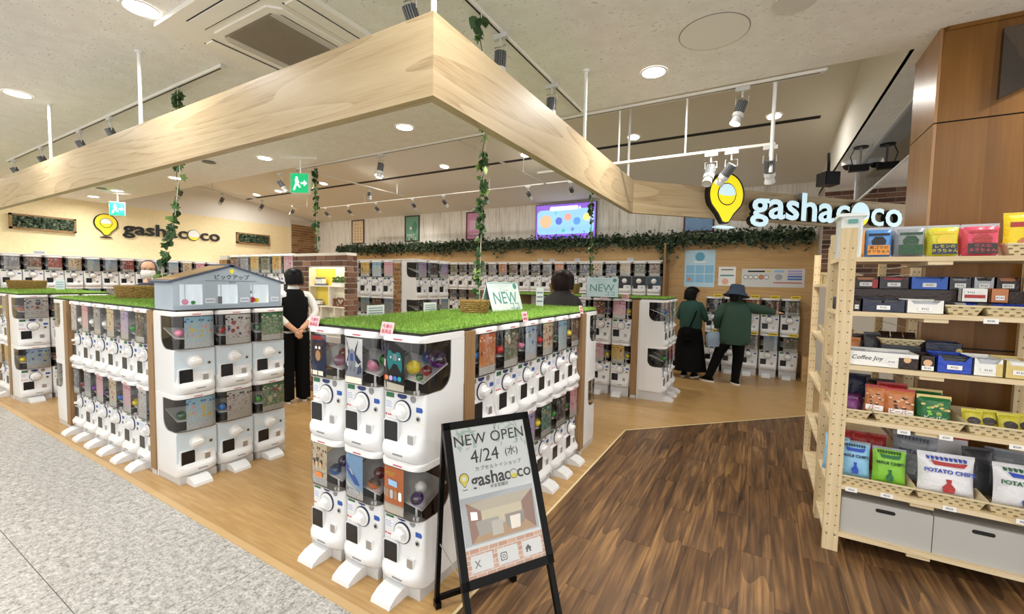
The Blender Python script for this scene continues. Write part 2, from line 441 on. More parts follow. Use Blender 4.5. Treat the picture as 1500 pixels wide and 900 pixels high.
# light-wood planks are only faintly told apart: material
# ceiling: flat part in front, soffit on the right, raised coffer behind
c = MB(); c.box(-14, 8, -4.5, YB, CEIL, CEIL+.05); c.box(XR, 8, YB, 9.6, CEIL, CEIL+.05)
ceiling = struct('ceiling', c.mesh('ceiling', 'ceiling_tile'))
c = MB(); zA = slope_z(YB-.05)
c._add([(-13.2, YB-.05, zA), (XR+.02, YB-.05, zA), (XR+.02, 9.5, slope_z(9.5)), (-13.2, 9.5, slope_z(9.5)), (-13.2, YB-.05, zA+.05), (XR+.02, YB-.05, zA+.05), (XR+.02, 9.5, slope_z(9.5)+.05), (-13.2, 9.5, slope_z(9.5)+.05)],
       [(0, 3, 2, 1), (4, 5, 6, 7), (0, 1, 5, 4), (1, 2, 6, 5), (2, 3, 7, 6), (3, 0, 4, 7)])
struct('ceiling_slope', c.mesh('ceiling_slope', 'coffer_paint'))
struct('ceiling_riser', MB().box(-13.2, XR, YB-.05, YB, CEIL+.05, zA).mesh('ceiling_riser', 'coffer_paint'))
struct('ceiling_riser_right', MB().box(XR, XR+.04, YB-.05, 9.5, CEIL+.003, zA).mesh('ceiling_riser_right', 'coffer_paint'))
# black slot diffuser in the slope
a = Vector(((at(361, 292, Y=1)-CAM))); b = at(1202, 171, Y=1)-CAM
def on_slope(px, py):
    d = at(px, py, Y=1)-CAM; t = (Z_BACK+SLOPE*WALL_Y-CAM_H)/(d.z+SLOPE); return CAM+d*t
pa, pb = on_slope(361, 292), on_slope(1202, 171); ys = (pa.y+pb.y)/2
sl = MB(); sl.box(pa.x, pb.x, -.035, .035, -.006, .004)
ob('slot_diffuser', sl.mesh('slot_diffuser', 'slot_black'), loc=(0, ys, slope_z(ys)), rot=(-math.atan(SLOPE), 0, 0), label='long black linear air slot in the sloped ceiling', cat='air slot')
# walls
struct('wall_left', MB().box(XL-.1, XL, -4.5, 9.4, 0, CEIL).mesh('wall_left', 'yellow_plaster'))
struct('wall_left_gable', MB().prism([(YB-.05, CEIL), (9.4, CEIL), (9.4, slope_z(9.4)+.02), (YB-.05, zA+.02)], XL-.1, XL, 'yz').mesh('wall_left_gable', 'coffer_paint'))
ZBAND = 2.42
struct('wall_back', MB().box(XL, 1.0, WALL_Y, WALL_Y+.1, ZBAND, 3.8).mesh('wall_back', 'whitewashed_boards'))
struct('wall_back_lower', MB().box(XL, 1.0, WALL_Y-.03, WALL_Y+.1, 0, ZBAND).mesh('wall_back_lower', 'wall_oak'))
struct('baseboard_back', MB().box(-1.5, .75, WALL_Y-.045, WALL_Y-.03, 0, .08).mesh('baseboard', 'strip_wood'))
# vertical strip of browner wood where the oak lining starts beside the tall machines
struct('trim_3', MB().box(-1.64, -1.60, WALL_Y-.42, WALL_Y-.03, 0, 2.42).mesh('trim', 'strip_wood'))
struct('trim_4', MB().box(.70, .85, 8.72, WALL_Y-.03, 0, .42).mesh('trim', 'wall_oak'))

def bricks(parent, x0, x1, z0, z1, y, axis='x', bw=.21, bh=.065, j=.012, mat='brick', proud=.012, hole=None, depth=.05):
    """single bricks laid in running bond on a mortar face; axis is the direction of the courses"""
    cache = {}
    rows = int((z1-z0)/(bh+j))
    for r in range(rows):
        zz = z0+r*(bh+j); x = x0-(bw+j)/2*(r % 2)
        while x < x1-.01:
            a, b = max(x, x0), min(x+bw, x1)
            x += bw+j
            if b-a < .025: continue
            segs = [(a, b)]
            if hole and zz+bh > hole[2] and zz < hole[3]:
                segs = [(a, min(b, hole[0])), (max(a, hole[1]), b)]
            for a, b in segs:
                if b-a < .02: continue
                k = (round(b-a, 3), axis, mat)
                if k not in cache:
                    if axis == 'x': cache[k] = MB().box(0, b-a, -proud, depth, 0, bh).mesh('brick', mat)
                    else: cache[k] = MB().box(-depth, proud, 0, b-a, 0, bh).mesh('brick', mat)
                pr = random.uniform(-.003, .003)
                ob('brick', cache[k], parent, (a, y+pr, zz) if axis == 'x' else (y+pr, a, zz))
# brick corner column by the yellow wall
bc = struct('wall_left_brick_column', MB().box(XL, XL+.06, 8.25, WALL_Y, 0, slope_z(9.2)-.02).mesh('column', 'mortar'))
bricks(bc, 8.26, 9.19, 2.3, 3.35, XL+.06, 'y', mat='tan_brick', depth=.03)
# brick wall at the right behind the sign
br = struct('wall_right_brick', MB().box(.86, 2.6, 8.62, 9.3, 0, CEIL).mesh('wall_right_brick', 'mortar'))
bricks(br, .865, 2.2, 1.7, 3.18, 8.62, 'x')
# wooden pillar / wall on the right
pil = struct('wall_right', MB().box(.908, 4.0, 3.66, 4.12, 0, CEIL).mesh('wall_right', 'dark_inside'))
PF = 3.645
for (x0, x1, z0, z1) in ((.909, 1.75, 2.635, CEIL), (1.76, 4, 2.635, CEIL), (.909, 1.75, 1.25, 2.626), (1.76, 4, 1.25, 2.626), (.909, 1.75, 0, 1.24), (1.76, 4, 0, 1.24)):
    wbox('panel', x0, x1, PF, PF+.02, z0, z1, 'pillar_wood', pil)
for z0, z1 in ((2.635, CEIL), (1.25, 2.626), (0, 1.24)):
    wbox('panel', .893, .908, PF, 4.13, z0, z1, 'pillar_side', pil)
ob('glass_panel', MB().prism([(1.16, 3.12), (1.16, 2.72), (1.32, 2.80), (4, 2.95), (4, 3.12)], PF-.03, PF, 'xz').mesh('glass_panel', 'pane'), pil)
struct('trim_5', MB().box(.92, 4, PF-.012, PF, 3.175, CEIL).mesh('trim', 'pillar_wood'))
# hanging glass smoke screen above
g = empty('glass_screen', 'hanging clear glass smoke screen below the ceiling beside the wooden pillar', 'glass screen', (1.05, 4.13, 2.72))
wbox('glass_pane', -.004, .004, 0, 3.1, .012, .48, 'pane', g)
wbox('bottom_rail', -.01, .01, 0, 3.1, 0, .012, 'rod_white', g)
wbox('top_rail', -.008, .008, 0, 3.1, .470, .48, 'rod_white', g)
wbox('side_rail', -.012, .012, 3.09, 3.11, 0, .48, 'rod_white', g)

# round hatch in the ceiling
hp = at(1045, 45, z=CEIL)
ob('ceiling_hatch', MB().cyl((0, 0, -.004), .2, .006, 'z', 40).mesh('ceiling_hatch', M('hatch', '#eceae5', .9), 40), loc=(hp.x, hp.y+.02, CEIL), label='flat round access hatch set in the speckled ceiling', cat='hatch')
ring_ = [(.203*math.cos(2*PI*j/40), .203*math.sin(2*PI*j/40), -.001) for j in range(41)]
ob('hatch_ring', MB().tube(ring_, .003, 5).mesh('hatch_ring', M('hatch_line', '#8d877d', .8)), bpy.data.objects['ceiling_hatch'])
hp = at(1165, 2, z=CEIL)
ob('ceiling_speaker', MB().cyl((0, 0, -.008), .11, .01, 'z', 32).mesh('ceiling_speaker', M('hatch2', '#d8d4cc', .9), 40), loc=(hp.x, hp.y, CEIL), label='small round grey speaker cover in the speckled ceiling', cat='speaker')
for px in ((306, 237), (149, 276)):
    hp = at(*px, z=CEIL)
    ob('ceiling_vent', MB().cyl((0, 0, -.012), .085, .014, 'z', 28, .06).mesh('ceiling_vent', 'fin_grey', 40), loc=(hp.x, hp.y, CEIL), label='small round dark vent in the flat ceiling', cat='vent', group='round ceiling vents')

# air conditioner cassette
ac = empty('air_conditioner', 'square off-white ceiling cassette air conditioner with ribbed grille', 'air conditioner', (-2.82, 1.84, CEIL))
R_ = .56
wbox('frame', -R_, R_, -R_, R_, -.03, 0, 'ac_white', ac)
oct_ = lambda r, ch: [(-r+ch, -r), (r-ch, -r), (r, -r+ch), (r, r-ch), (r-ch, r), (-r+ch, r), (-r, r-ch), (-r, -r+ch)]
ob('centre_panel', MB().prism(oct_(.345, .06), -.042, -.03, 'xy').mesh('centre_panel', 'ac_white'), ac)
gr = ob('grille', MB().prism(oct_(.3, .05), -.045, -.04, 'xy').mesh('grille', 'ac_grille'), ac)
for k in range(38):
    x = -.285+.0154*k
    wbox('slat', x, x+.005, -.29, .29, -.049, -.045, 'ac_white' if k < 4 or k > 33 else M('slat', '#a79c8b', .7), gr)
for k in range(4):
    fl = ob('louvre', MB().box(-.30, .30, .395, .485, -.037, -.03).mesh('louvre', 'ac_white'), ac, rz=k*PI/2)
    ob('gap', MB().box(-.31, .31, .385, .395, -.032, -.0295).box(-.31, .31, .485, .492, -.032, -.0295).mesh('gap', 'slot_black'), fl)

# ================================================================== OVERHEAD TIMBER FRAME WITH THE SHOP SIGN
ZB0, ZB1, TH = 2.345, 2.675, .05
frame = empty('overhead_frame', 'hanging pale oak beam frame around the shop front, carrying the lit sign', 'beam frame', (-1.17, 1.365, ZB0))
FX, FY = -1.17, 1.365; HB = ZB1-ZB0
ob('front_board', MB().prism([(-9.8, 0), (0, 0), (-TH, TH), (-9.8, TH)], 0, HB, 'xy').mesh('front_board', 'pale_oak'), frame)
TL = 4.52-FY; t22 = TH*math.tan(PI/8)
ob('side_board', MB().prism([(0, 0), (0, TL), (-TH, TL+t22), (-TH, TH)], 0, HB, 'xy').mesh('side_board', 'pale_oak_y'), frame)
LD = 3.93
sb = ob('sign_board', MB().prism([(0, 0), (LD, 0), (LD, TH), (-t22, TH)], 0, HB+.005, 'xy').mesh('sign_board', 'pale_oak'), frame, (0, TL, 0), PI/4)
def rod(x, y, z0, z1, lab, grp, r=.012):
    t = empty('suspension_rod', lab, 'rod', (x, y, z0), group=grp)
    ob('shaft', MB().cyl((0, 0, 0), r, z1-z0, 'z', 10).mesh('shaft', 'rod_white', 40), t); ob('collar', MB().cyl((0, 0, z1-z0-.012), r*2, .012, 'z', 12).mesh('collar', 'rod_white', 40), t)
for x, y in ((-1.195, 1.395), (-3.92, 1.39), (-5.88, 1.39), (-7.9, 1.39), (-1.195, 3.13), (-1.20, 4.4)):
    rod(x, y, ZB1, slope_z(y) if y > YB else CEIL, 'thin white rod hanging the oak beam from the ceiling', 'rods holding the beam frame')

def pin_shape(w, h, n=24):
    """map-pin outline, tip at (0,0), head on top"""
    r = w/2; cz = h-r; out = []
    a0 = -PI*.17
    for i in range(n+1):
        a = a0+(PI-2*a0)*i/n; out.append((r*math.cos(a), cz+r*math.sin(a)))
    tip = w*.085
    out += [(-r*.45, cz-r*.92), (-tip, .012*h), (0, 0), (tip, .012*h), (r*.45, cz-r*.92)]
    return out
def logo(parent, width, loc, deep, glow, text=True):
    """pin + lettering, in the xz plane of PARENT, standing proud towards -y; width is the width of the word"""
    x, y, z = loc; cap = width*.205
    pw_, ph_ = cap*1.0, cap*1.18
    px = x-cap*.72
    p = ob('pin', MB().prism(pin_shape(pw_, ph_), -deep, 0).mesh('pin', 'sign_side', 40), parent, (px, y, z-ph_*.42))
    q = [(a*.90, b*.93+ph_*.035) for a, b in pin_shape(pw_, ph_)]
    ob('pin_face', MB().prism(q, -deep-.004, -deep).mesh('pin_face', 'sign_yellow' if glow else 'logo_yellow', 40), p)
    cz = ph_-pw_*.5; rr = pw_*.235
    ob('ball_outline', MB().prism(circ(0, cz, rr*1.1), -deep-.006, -deep-.003).mesh('ball_outline', 'sign_side'), p)
    ob('ball_lower', MB().prism(circ(0, cz, rr), -deep-.008, -deep-.005).mesh('ball_lower', 'sign_yellow' if glow else 'logo_yellow'), p)
    half = [(rr*math.cos(PI*i/14), cz+rr*math.sin(PI*i/14)) for i in range(15)]+[(-rr*.5, cz-rr*.16), (rr*.5, cz-rr*.16)]
    ob('ball_upper', MB().prism(half, -deep-.010, -deep-.007).mesh('ball_upper', 'sign_face' if glow else 'knob_white'), p)
    ob('pin_base', MB().prism(circ(0, -ph_*.06, pw_*.26, 20, ph_*.028), -deep, 0).mesh('pin_base', ['sign_side' if not glow else 'sign_face']), p)
    # word: measured advance, the third round letter is a capsule
    fs = width*.262
    a = text_mesh('gasha', fs, 'sign_face' if glow else 'ink', deep/2, .022, 'LEFT', 'sign_side')
    wa = max(v.co.x for v in a.vertices); za = min(v.co.y for v in a.vertices if v.co.x > wa*.3)
    cc = text_mesh('c', fs, 'sign_face' if glow else 'ink', deep/2, .012, 'LEFT', 'sign_side'); wc = max(v.co.x for v in cc.vertices)
    oo = text_mesh('o', fs, 'sign_face' if glow else 'ink', deep/2, .018, 'LEFT', 'sign_side'); wo = max(v.co.x for v in oo.vertices)
    g_ = fs*.03; tot = wa+wc+wo+wc+wo+4*g_; s = width/tot
    xx = x; 
    for nm, me, wd in (('word_gasha', a, wa), ('letter_c', cc, wc), (None, None, wo), ('letter_c', cc, wc), ('letter_o', oo, wo)):
        if me: ob(nm, me, parent, (xx, y-deep/2, z), rot=UPRIGHT, scale=(s, s*.8, 1))
        else:
            r = fs*.262*s; cx = xx+wo*s/2; czz = z-fs*.03*s
            k = ob('letter_capsule', MB().prism(circ(0, 0, r*1.08, 28), -deep, 0).mesh('letter_capsule', 'sign_side', 40), parent, (cx, y, czz))
            ob('capsule_lower', MB().prism(circ(0, 0, r, 28), -deep-.004, -deep).mesh('capsule_lower', 'sign_yellow' if glow else 'logo_yellow'), k)
            hf = [(r*math.cos(PI*i/14), r*math.sin(PI*i/14)) for i in range(15)]+[(-r*.92, -r*.3), (-r*.4, -r*.46), (r*.4, -r*.46), (r*.92, -r*.3)]
            ob('capsule_upper', MB().prism(hf, -deep-.007, -deep-.003).mesh('capsule_upper', 'sign_face' if glow else 'knob_white'), k)
        xx += (wd+g_)*s
# lit sign: distance along the board
sg = empty('illuminated_sign', 'lit white gashacoco lettering with yellow pin on the diagonal oak board', 'sign', (FX, FY+TL, ZB0), PI/4)
logo(sg, 2.30, (1.44, -.002, .170), .06, True)
# wall sign on the yellow wall
ws = empty('wall_sign', 'black gashacoco lettering with yellow pin on the yellow wall', 'sign', (XL, 4.15, 2.68), PI/2)
logo(ws, 2.05, (0, -.02, 0), .03, False)

# ================================================================== CAPSULE MACHINES
MW, MD, MH = .281, .35, .635
def machine_meshes():
    g = {}
    X0, X1 = -MW/2, MW/2
    prof = [(0, .016, .05), (.008, -.002, .07), (.030, -.020, .08), (.058, -.022, .08), (.070, -.012, .07), (.080, .004, .055), (.098, .020, .035), (.135, .030, .022), (.20, .034, .018), (.335, .036, .018), (.345, .037, .018)]
    g['body'] = MB().loft([rring(X0, X1, yf, MD, z, r) for z, yf, r in prof]).mesh('body', 'white_plastic', 50)
    # solid back of the hood with a curved front lower corner
    pr = [(MD, .345), (.145, .345)]+[(.145+.09*math.sin(t), .435-.09*math.cos(t)) for t in [i*PI/2/8 for i in range(1, 9)]]+[(.235, .606), (MD, .606)]
    g['back_housing'] = MB().prism(pr, X0, X1, 'yz').mesh('back_housing', 'white_plastic', 40)
    inn = [(.06, .347), (.147, .349)]+[(.143+.09*math.sin(t), .439-.09*math.cos(t)) for t in [i*PI/2/8 for i in range(1, 9)]]+[(.232, .604)]
    b = MB(); b.loft([[(X0+.006, p[0], p[1]) for p in inn], [(X1-.006, p[0], p[1]) for p in inn]], False, False, False)
    g['inner_liner'] = b.mesh('inner_liner', 'interior', 40, fix=False)
    rim = [(.600, .002, .06), (.604, -.008, .068), (.625, -.008, .068), (.633, -.002, .062), (.635, .008, .055)]
    g['rim'] = MB().loft([rring(X0-.001, X1+.001, yf, MD, z, r) for z, yf, r in rim]).mesh('rim', 'lip_plastic', 50)
    hb = MB(); ring = lambda z: [p for p in rring(X0+.002, X1-.002, .0, .24, z, .058, 5)][:12]
    ra = [(X0+.002, .236, .346)]+ring(.346)+[(X1-.002, .236, .346)]; rb = [(p[0], p[1], .602) for p in ra]
    hb.loft([ra, rb], False, False, False)
    g['hood'] = hb.mesh('hood', 'hood_clear', 50, fix=False)
    g['hood_floor'] = MB().prism([(p[0], p[1]) for p in rring(X0+.004, X1-.004, .001, .15, 0, .058, 4)], .343, .347, 'xy').mesh('hood_floor', M('tray_grey', '#cfcac2', .3), 40)
    # slanted shelf and stopper inside
    b = MB(); b._add([(-.13, .03, .43), (.13, .03, .40), (.13, .22, .47), (-.13, .22, .50), (-.13, .03, .437), (.13, .03, .407), (.13, .22, .477), (-.13, .22, .507)], [(0, 3, 2, 1), (4, 5, 6, 7), (0, 1, 5, 4), (1, 2, 6, 5), (2, 3, 7, 6), (3, 0, 4, 7)])
    b.cyl((.075, .05, .347), .006, .06, 'z', 8); b.cyl((.105, .025, .347), .007, .02, 'z', 8); b.cyl((.085, .02, .347), .005, .016, 'z', 8)
    g['capsule_shelf'] = b.mesh('capsule_shelf', 'white_matte', 40)
    dx, dz, py = -.005, .247, .035
    g['dial_ring'] = MB().prism(circ(dx, dz, .0555, 32), py-.006, py+.004).mesh('dial_ring', 'ring_navy', 40)
    b = MB(); b.loft([[(dx+r*math.cos(2*PI*j/24), y, dz+r*math.sin(2*PI*j/24)) for j in range(24)] for r, y in ((.0505, py), (.0505, py-.009), (.038, py-.010), (.036, py-.022), (.032, py-.026))])
    kb = [(-.033, -.011), (.033, -.011), (.035, 0), (.033, .011), (-.033, .011), (-.035, 0)]
    an = math.radians(8); kb = [(dx+a*math.cos(an)-c_*math.sin(an), dz+a*math.sin(an)+c_*math.cos(an)) for a, c_ in kb]
    b.prism(kb, py-.047, py-.02)
    g['dial'] = b.mesh('dial', 'knob_white', 40)
    b = MB(); b.prism(rpoly(-.122, -.018, .078, .196, .012), .016, .06)
    g['chute_frame'] = b.mesh('chute_frame', 'white_plastic', 40)
    g['chute_opening'] = MB().prism(rpoly(-.115, -.025, .088, .190, .008), .0135, .02).mesh('chute_opening', 'chute_black', 40)
    b = MB(); b.prism(rpoly(.038, .088, .082, .142, .006), .016, .06); b.k = 1; b.prism(rpoly(.045, .081, .088, .136, .004), .014, .02)
    g['coin_return'] = b.mesh('coin_return', ['white_plastic', 'steel'], 40)
    b = MB(); b.prism(circ(.097, .222, .014, 14), py-.004, py+.002); b.k = 1; b.prism(circ(.097, .222, .007, 12), py-.006, py)
    g['coin_slot'] = b.mesh('coin_slot', ['steel', 'chute_black'])
    g['sticker_green'] = MB().box(-.122, -.068, py-.001, py+.004, .305, .330).mesh('sticker', ['sticker_green'])
    g['sticker_navy'] = MB().prism(circ(-.012, .321, .033, 16, .014), py-.001, py+.004).mesh('sticker', 'sticker_navy')
    g['sticker_grey'] = MB().prism(circ(.062, .315, .019, 16), py-.001, py+.004).mesh('sticker', 'sticker_grey')
    g['sticker_blue'] = MB().prism([(.083, .254), (.12, .254), (.126, .266), (.12, .279), (.083, .279)], py-.001, py+.004).mesh('sticker', 'sticker_blue')
    b = MB(); b.box(.066, .128, py-.0006, py+.004, .140, .200); b.k = 1; b.box(.066, .128, py-.001, py+.004, .193, .201); b.k = 2
    for k in range(5): b.box(.07, .124-.008*(k % 2), py-.001, py+.003, .146+.009*k, .149+.009*k)
    g['price_label'] = b.mesh('price_label', ['label_white', 'label_yellow', 'label_text'])
    b = MB(); b.box(-.128, -.075, py-.0006, py+.004, .248, .288); b.k = 1
    for k in range(4): b.box(-.125, -.08-.006*(k % 2), py-.001, py+.003, .254+.009*k, .257+.009*k)
    g['notice'] = b.mesh('notice', ['label_white', 'label_text'])
    b = MB(); b.prism(circ(-.122, .215, .006, 10), py-.001, py+.004); b.box(-.112, -.072, py-.001, py+.004, .211, .2175)
    g['red_mark'] = b.mesh('red_mark', 'red_ink')
    b = MB(); b.box(-.02, .045, -.0235, -.018, .038, .046)
    g['lip_vent'] = b.mesh('lip_vent', 'sticker_grey')
    g['rim_mark'] = MB().box(-.03, .03, -.0088, -.004, .611, .617).mesh('rim_mark', 'red_ink')
    g['tray_label'] = MB().box(-.10, .02, .0, .02, .0735, .0755).mesh('tray_label', 'label_text')
    g['front_panel'] = {}
    for k in ('panel_pale_blue', 'panel_black', 'panel_navy'):
        g['front_panel'][k] = MB().prism(rpoly(-.138, .138, .105, .338, .01), py-.0035, py+.004).mesh('front_panel', k)
        g['front_panel'][k+'_lip'] = MB().prism([(-.12, .0), (.12, .0), (.128, .03), (-.128, .03)], .0702, .0712, 'xy').mesh('front_panel', k)
    b = MB(); b.box(-MW/2+.012, MW/2-.012, .02, MD, -.06, 0)
    g['base'] = b.mesh('base', 'base_grey')
    b = MB(); b.prism([(-.105, -.06), (.03, -.06), (.03, -.006), (-.015, -.004), (-.06, -.016), (-.098, -.040)], -.085, .045, 'yz')
    g['foot'] = b.mesh('foot', 'white_plastic', 25)
    return g
G = machine_meshes()

# printed cards: a colour scheme each, drawn by nodes in the card's own UV space
def card_mesh(x0, x1, z0, z1, y, mat, name='poster_card', curve=.0, curve2=.0):
    b = MB(); n = 12; vs = []; fs = []
    for i in range(n+1):
        t = i/n; xx = x0+(x1-x0)*t; yy = y+curve*(1-(min(t, .3)/.3))**2+curve2*(1-(min(1-t, .3)/.3))**2
        vs += [(xx, yy, z0), (xx, yy, z1)]
    for i in range(n): fs.append((2*i, 2*i+2, 2*i+3, 2*i+1))
    me = bpy.data.meshes.new(name); me.from_pydata(vs, [], fs); me.materials.append(mat)
    uv = me.uv_layers.new(name='UVMap')
    for p in me.polygons:
        for li in p.loop_indices:
            v = me.vertices[me.loops[li].vertex_index].co; uv.data[li].uv = ((v.x-x0)/(x1-x0), (v.z-z0)/(z1-z0))
    return me
def poster(name, bg, bg2, a, b, strip='#eceae4', cells=4.5, head=None):
    def fn(n):
        tc = n.new('ShaderNodeTexCoord'); sp = n.new('ShaderNodeSeparateXYZ'); n.link(tc.outputs['UV'], sp.inputs[0]); u, v = sp.outputs[0], sp.outputs[1]
        base = n.mix(v, lin(bg2), lin(bg))
        vo = n.new('ShaderNodeTexVoronoi', voronoi_dimensions='4D'); vo.inputs['Scale'].default_value = cells; vo.inputs['Randomness'].default_value = .55
        n.link(tc.outputs['UV'], vo.inputs['Vector']); n.link(n.math('MULTIPLY', n.rnd(), 37), vo.inputs['W'])
        sc = n.new('ShaderNodeSeparateColor'); n.link(vo.outputs['Color'], sc.inputs[0])
        blob = n.math('LESS_THAN', vo.outputs['Distance'], n.math('ADD', n.math('MULTIPLY', sc.outputs[0], .25), .25))
        zone = n.math('MULTIPLY', n.math('GREATER_THAN', v, .30), n.math('LESS_THAN', v, .80))
        zone = n.math('MULTIPLY', zone, n.math('MULTIPLY', n.math('GREATER_THAN', u, .08), n.math('LESS_THAN', u, .92)))
        c = n.mix(n.math('MULTIPLY', blob, zone), base, n.mix(n.math('GREATER_THAN', sc.outputs[1], .5), lin(a), lin(b)))
        eye = n.math('MULTIPLY', n.math('LESS_THAN', vo.outputs['Distance'], .13), zone); c = n.mix(n.math('MULTIPLY', eye, n.math('GREATER_THAN', sc.outputs[2], .5)), c, lin(strip))
        v2 = n.new('ShaderNodeTexVoronoi', voronoi_dimensions='4D', distance='MANHATTAN'); v2.inputs['Scale'].default_value = cells*3.2
        n.link(tc.outputs['UV'], v2.inputs['Vector']); n.link(n.math('MULTIPLY', n.rnd(), 91), v2.inputs['W'])
        s2 = n.new('ShaderNodeSeparateColor'); n.link(v2.outputs['Color'], s2.inputs[0])
        busy = n.math('MULTIPLY', n.math('GREATER_THAN', s2.outputs[0], .55), n.math('LESS_THAN', v, .84))
        c = n.mix(n.math('MULTIPLY', busy, .45), c, n.mix(s2.outputs[1], n.mix(s2.outputs[2], lin(a), lin(b)), lin('#f2f0ea')))
        # header lettering blocks
        wv = n.new('ShaderNodeTexVoronoi', feature='F1', distance='CHEBYCHEV'); wv.inputs['Scale'].default_value = 9
        mp = n.new('ShaderNodeMapping'); mp.inputs['Scale'].default_value = (1, 1.3, 1); n.link(tc.outputs['UV'], mp.inputs[0]); n.link(mp.outputs[0], wv.inputs['Vector'])
        hd = n.math('MULTIPLY', n.math('MULTIPLY', n.math('GREATER_THAN', v, .82), n.math('LESS_THAN', v, .94)), n.math('LESS_THAN', wv.outputs['Distance'], .36))
        c = n.mix(hd, c, lin(head or a))
        # white strip with text lines at the foot
        st = n.math('LESS_THAN', v, .2); c = n.mix(st, c, lin(strip))
        ln = n.math('MULTIPLY', n.math('LESS_THAN', n.math('FRACT', n.math('MULTIPLY', v, 22)), .45), n.math('GREATER_THAN', n.noise(tc.outputs['UV'], 40, 1), .48))
        c = n.mix(n.math('MULTIPLY', n.math('MULTIPLY', st, ln), .6), c, lin('#6a6a72'))
        n.col(c)
    return M('printcard_'+name, bg, .35, fn=fn)
CARDS = {
 'pink': poster('pink', '#f0b8c4', '#f6d8dc', '#d0486c', '#f4f0ec', head='#c03a62'),
 'pale blue': poster('pale_blue', '#b5cfe6', '#dbe8f2', '#3f6fb0', '#f4e6a0', head='#2c4f94'),
 'white': poster('white', '#eceae6', '#dddad6', '#b03a3a', '#4a5a8c', head='#2c2c30'),
 'cream': poster('cream', '#efe0ba', '#f3ead2', '#a8642c', '#c0463a', head='#7d3a24'),
 'yellow': poster('yellow', '#ecc95c', '#f0dc98', '#7d4a2c', '#e8682c', head='#a83a24'),
 'grey': poster('grey', '#9a9aa4', '#c2c2c8', '#3a3c4a', '#e6e6ea', head='#f4f4f6'),
 'dark': poster('dark', '#2b2c36', '#43444e', '#c8c8d0', '#8c3a44', head='#e8e6e0'),
 'navy': poster('navy', '#27365e', '#45588a', '#d8e2f0', '#d9a63c', head='#f0e6b0'),
 'brown': poster('brown', '#6e4a38', '#94705a', '#e0c49a', '#b8443a', head='#f0dcae'),
 'red': poster('red', '#b03a38', '#cc6a5a', '#f2d8c0', '#4a2424', head='#f6ead8'),
 'green': poster('green', '#4f8a5c', '#8cb48c', '#f0ead0', '#c8483c', head='#f4f0dc'),
 'teal': poster('teal', '#2f7f74', '#59a094', '#f2eedc', '#e0b040', head='#f6f2e0'),
 'lilac': poster('lilac', '#c8bce0', '#e2dcee', '#7a5aa8', '#e88aa8', head='#5c3f8c'),
 'orange': poster('orange', '#dd7a3a', '#ecae74', '#f6e6c8', '#7d3a24', head='#fdf2da'),
 'olive': poster('olive', '#5a6650', '#8a9478', '#e0d8b8', '#a84838', head='#f2ecd2'),
 'sky': poster('sky', '#a8d4e8', '#d8ecf2', '#f0b0c0', '#f2d860', '#eef4f8', head='#4a86b8', cells=6),
}
CARDNAMES = list(CARDS)
CARD_ME = {k: card_mesh(-.132, .030, .352, .592, .006, v, curve=.030) for k, v in CARDS.items()}
CARD_ME_R = {k: card_mesh(-.080, .132, .352, .594, .005, v, curve=.0, curve2=.024) for k, v in CARDS.items()}
CARD_ME_L = {k: card_mesh(-.132, .058, .352, .594, .006, v, curve=.024) for k, v in CARDS.items()}
CARD_ME_C = {k: card_mesh(-.092, .112, .352, .596, .004, v, curve2=.012) for k, v in CARDS.items()}
CAPS = ['red', 'yellow', 'purple', 'green', 'white', 'pink', 'blue', 'orange']
def capsule_mesh(color):
    r = .032; b = MB(); n, k = 14, 8
    for lo in (0, 1):
        b.k = lo; rings = []
        for i in range(k//2+1):
            t = PI/2*i/(k//2) if lo == 0 else PI/2+PI/2*i/(k//2)
            rings.append([(r*max(math.sin(t), .02)*math.cos(2*PI*j/n), r*max(math.sin(t), .02)*math.sin(2*PI*j/n), -r*math.cos(t)) for j in range(n)])
        b.loft(rings, lo == 0, lo == 1)
    b.k = 0; b.loft([[(q*math.cos(2*PI*j/n), q*math.sin(2*PI*j/n), z) for j in range(n)] for q, z in ((r, -.003), (r*1.05, -.002), (r*1.05, .002), (r, .003))], False, False)
    return b.mesh('toy_capsule', ['capsule_'+color, 'capsule_clear' if color not in ('white', 'yellow') else 'capsule_'+color], 60)
CAP_ME = {k: capsule_mesh(k) for k in CAPS}
FULL = ('rim', 'back_housing', 'inner_liner', 'hood', 'hood_floor', 'capsule_shelf', 'dial_ring', 'dial', 'chute_frame', 'chute_opening', 'coin_return', 'coin_slot', 'sticker_green', 'sticker_navy', 'sticker_grey', 'sticker_blue', 'price_label', 'notice', 'red_mark', 'lip_vent', 'rim_mark')
LITE = ('rim', 'back_housing', 'inner_liner', 'hood', 'capsule_shelf', 'dial_ring', 'dial', 'chute_opening', 'coin_return', 'sticker_green', 'sticker_navy', 'sticker_blue')
NAMES = {'sticker_green': 'sticker', 'sticker_navy': 'sticker', 'sticker_grey': 'sticker', 'sticker_blue': 'sticker'}
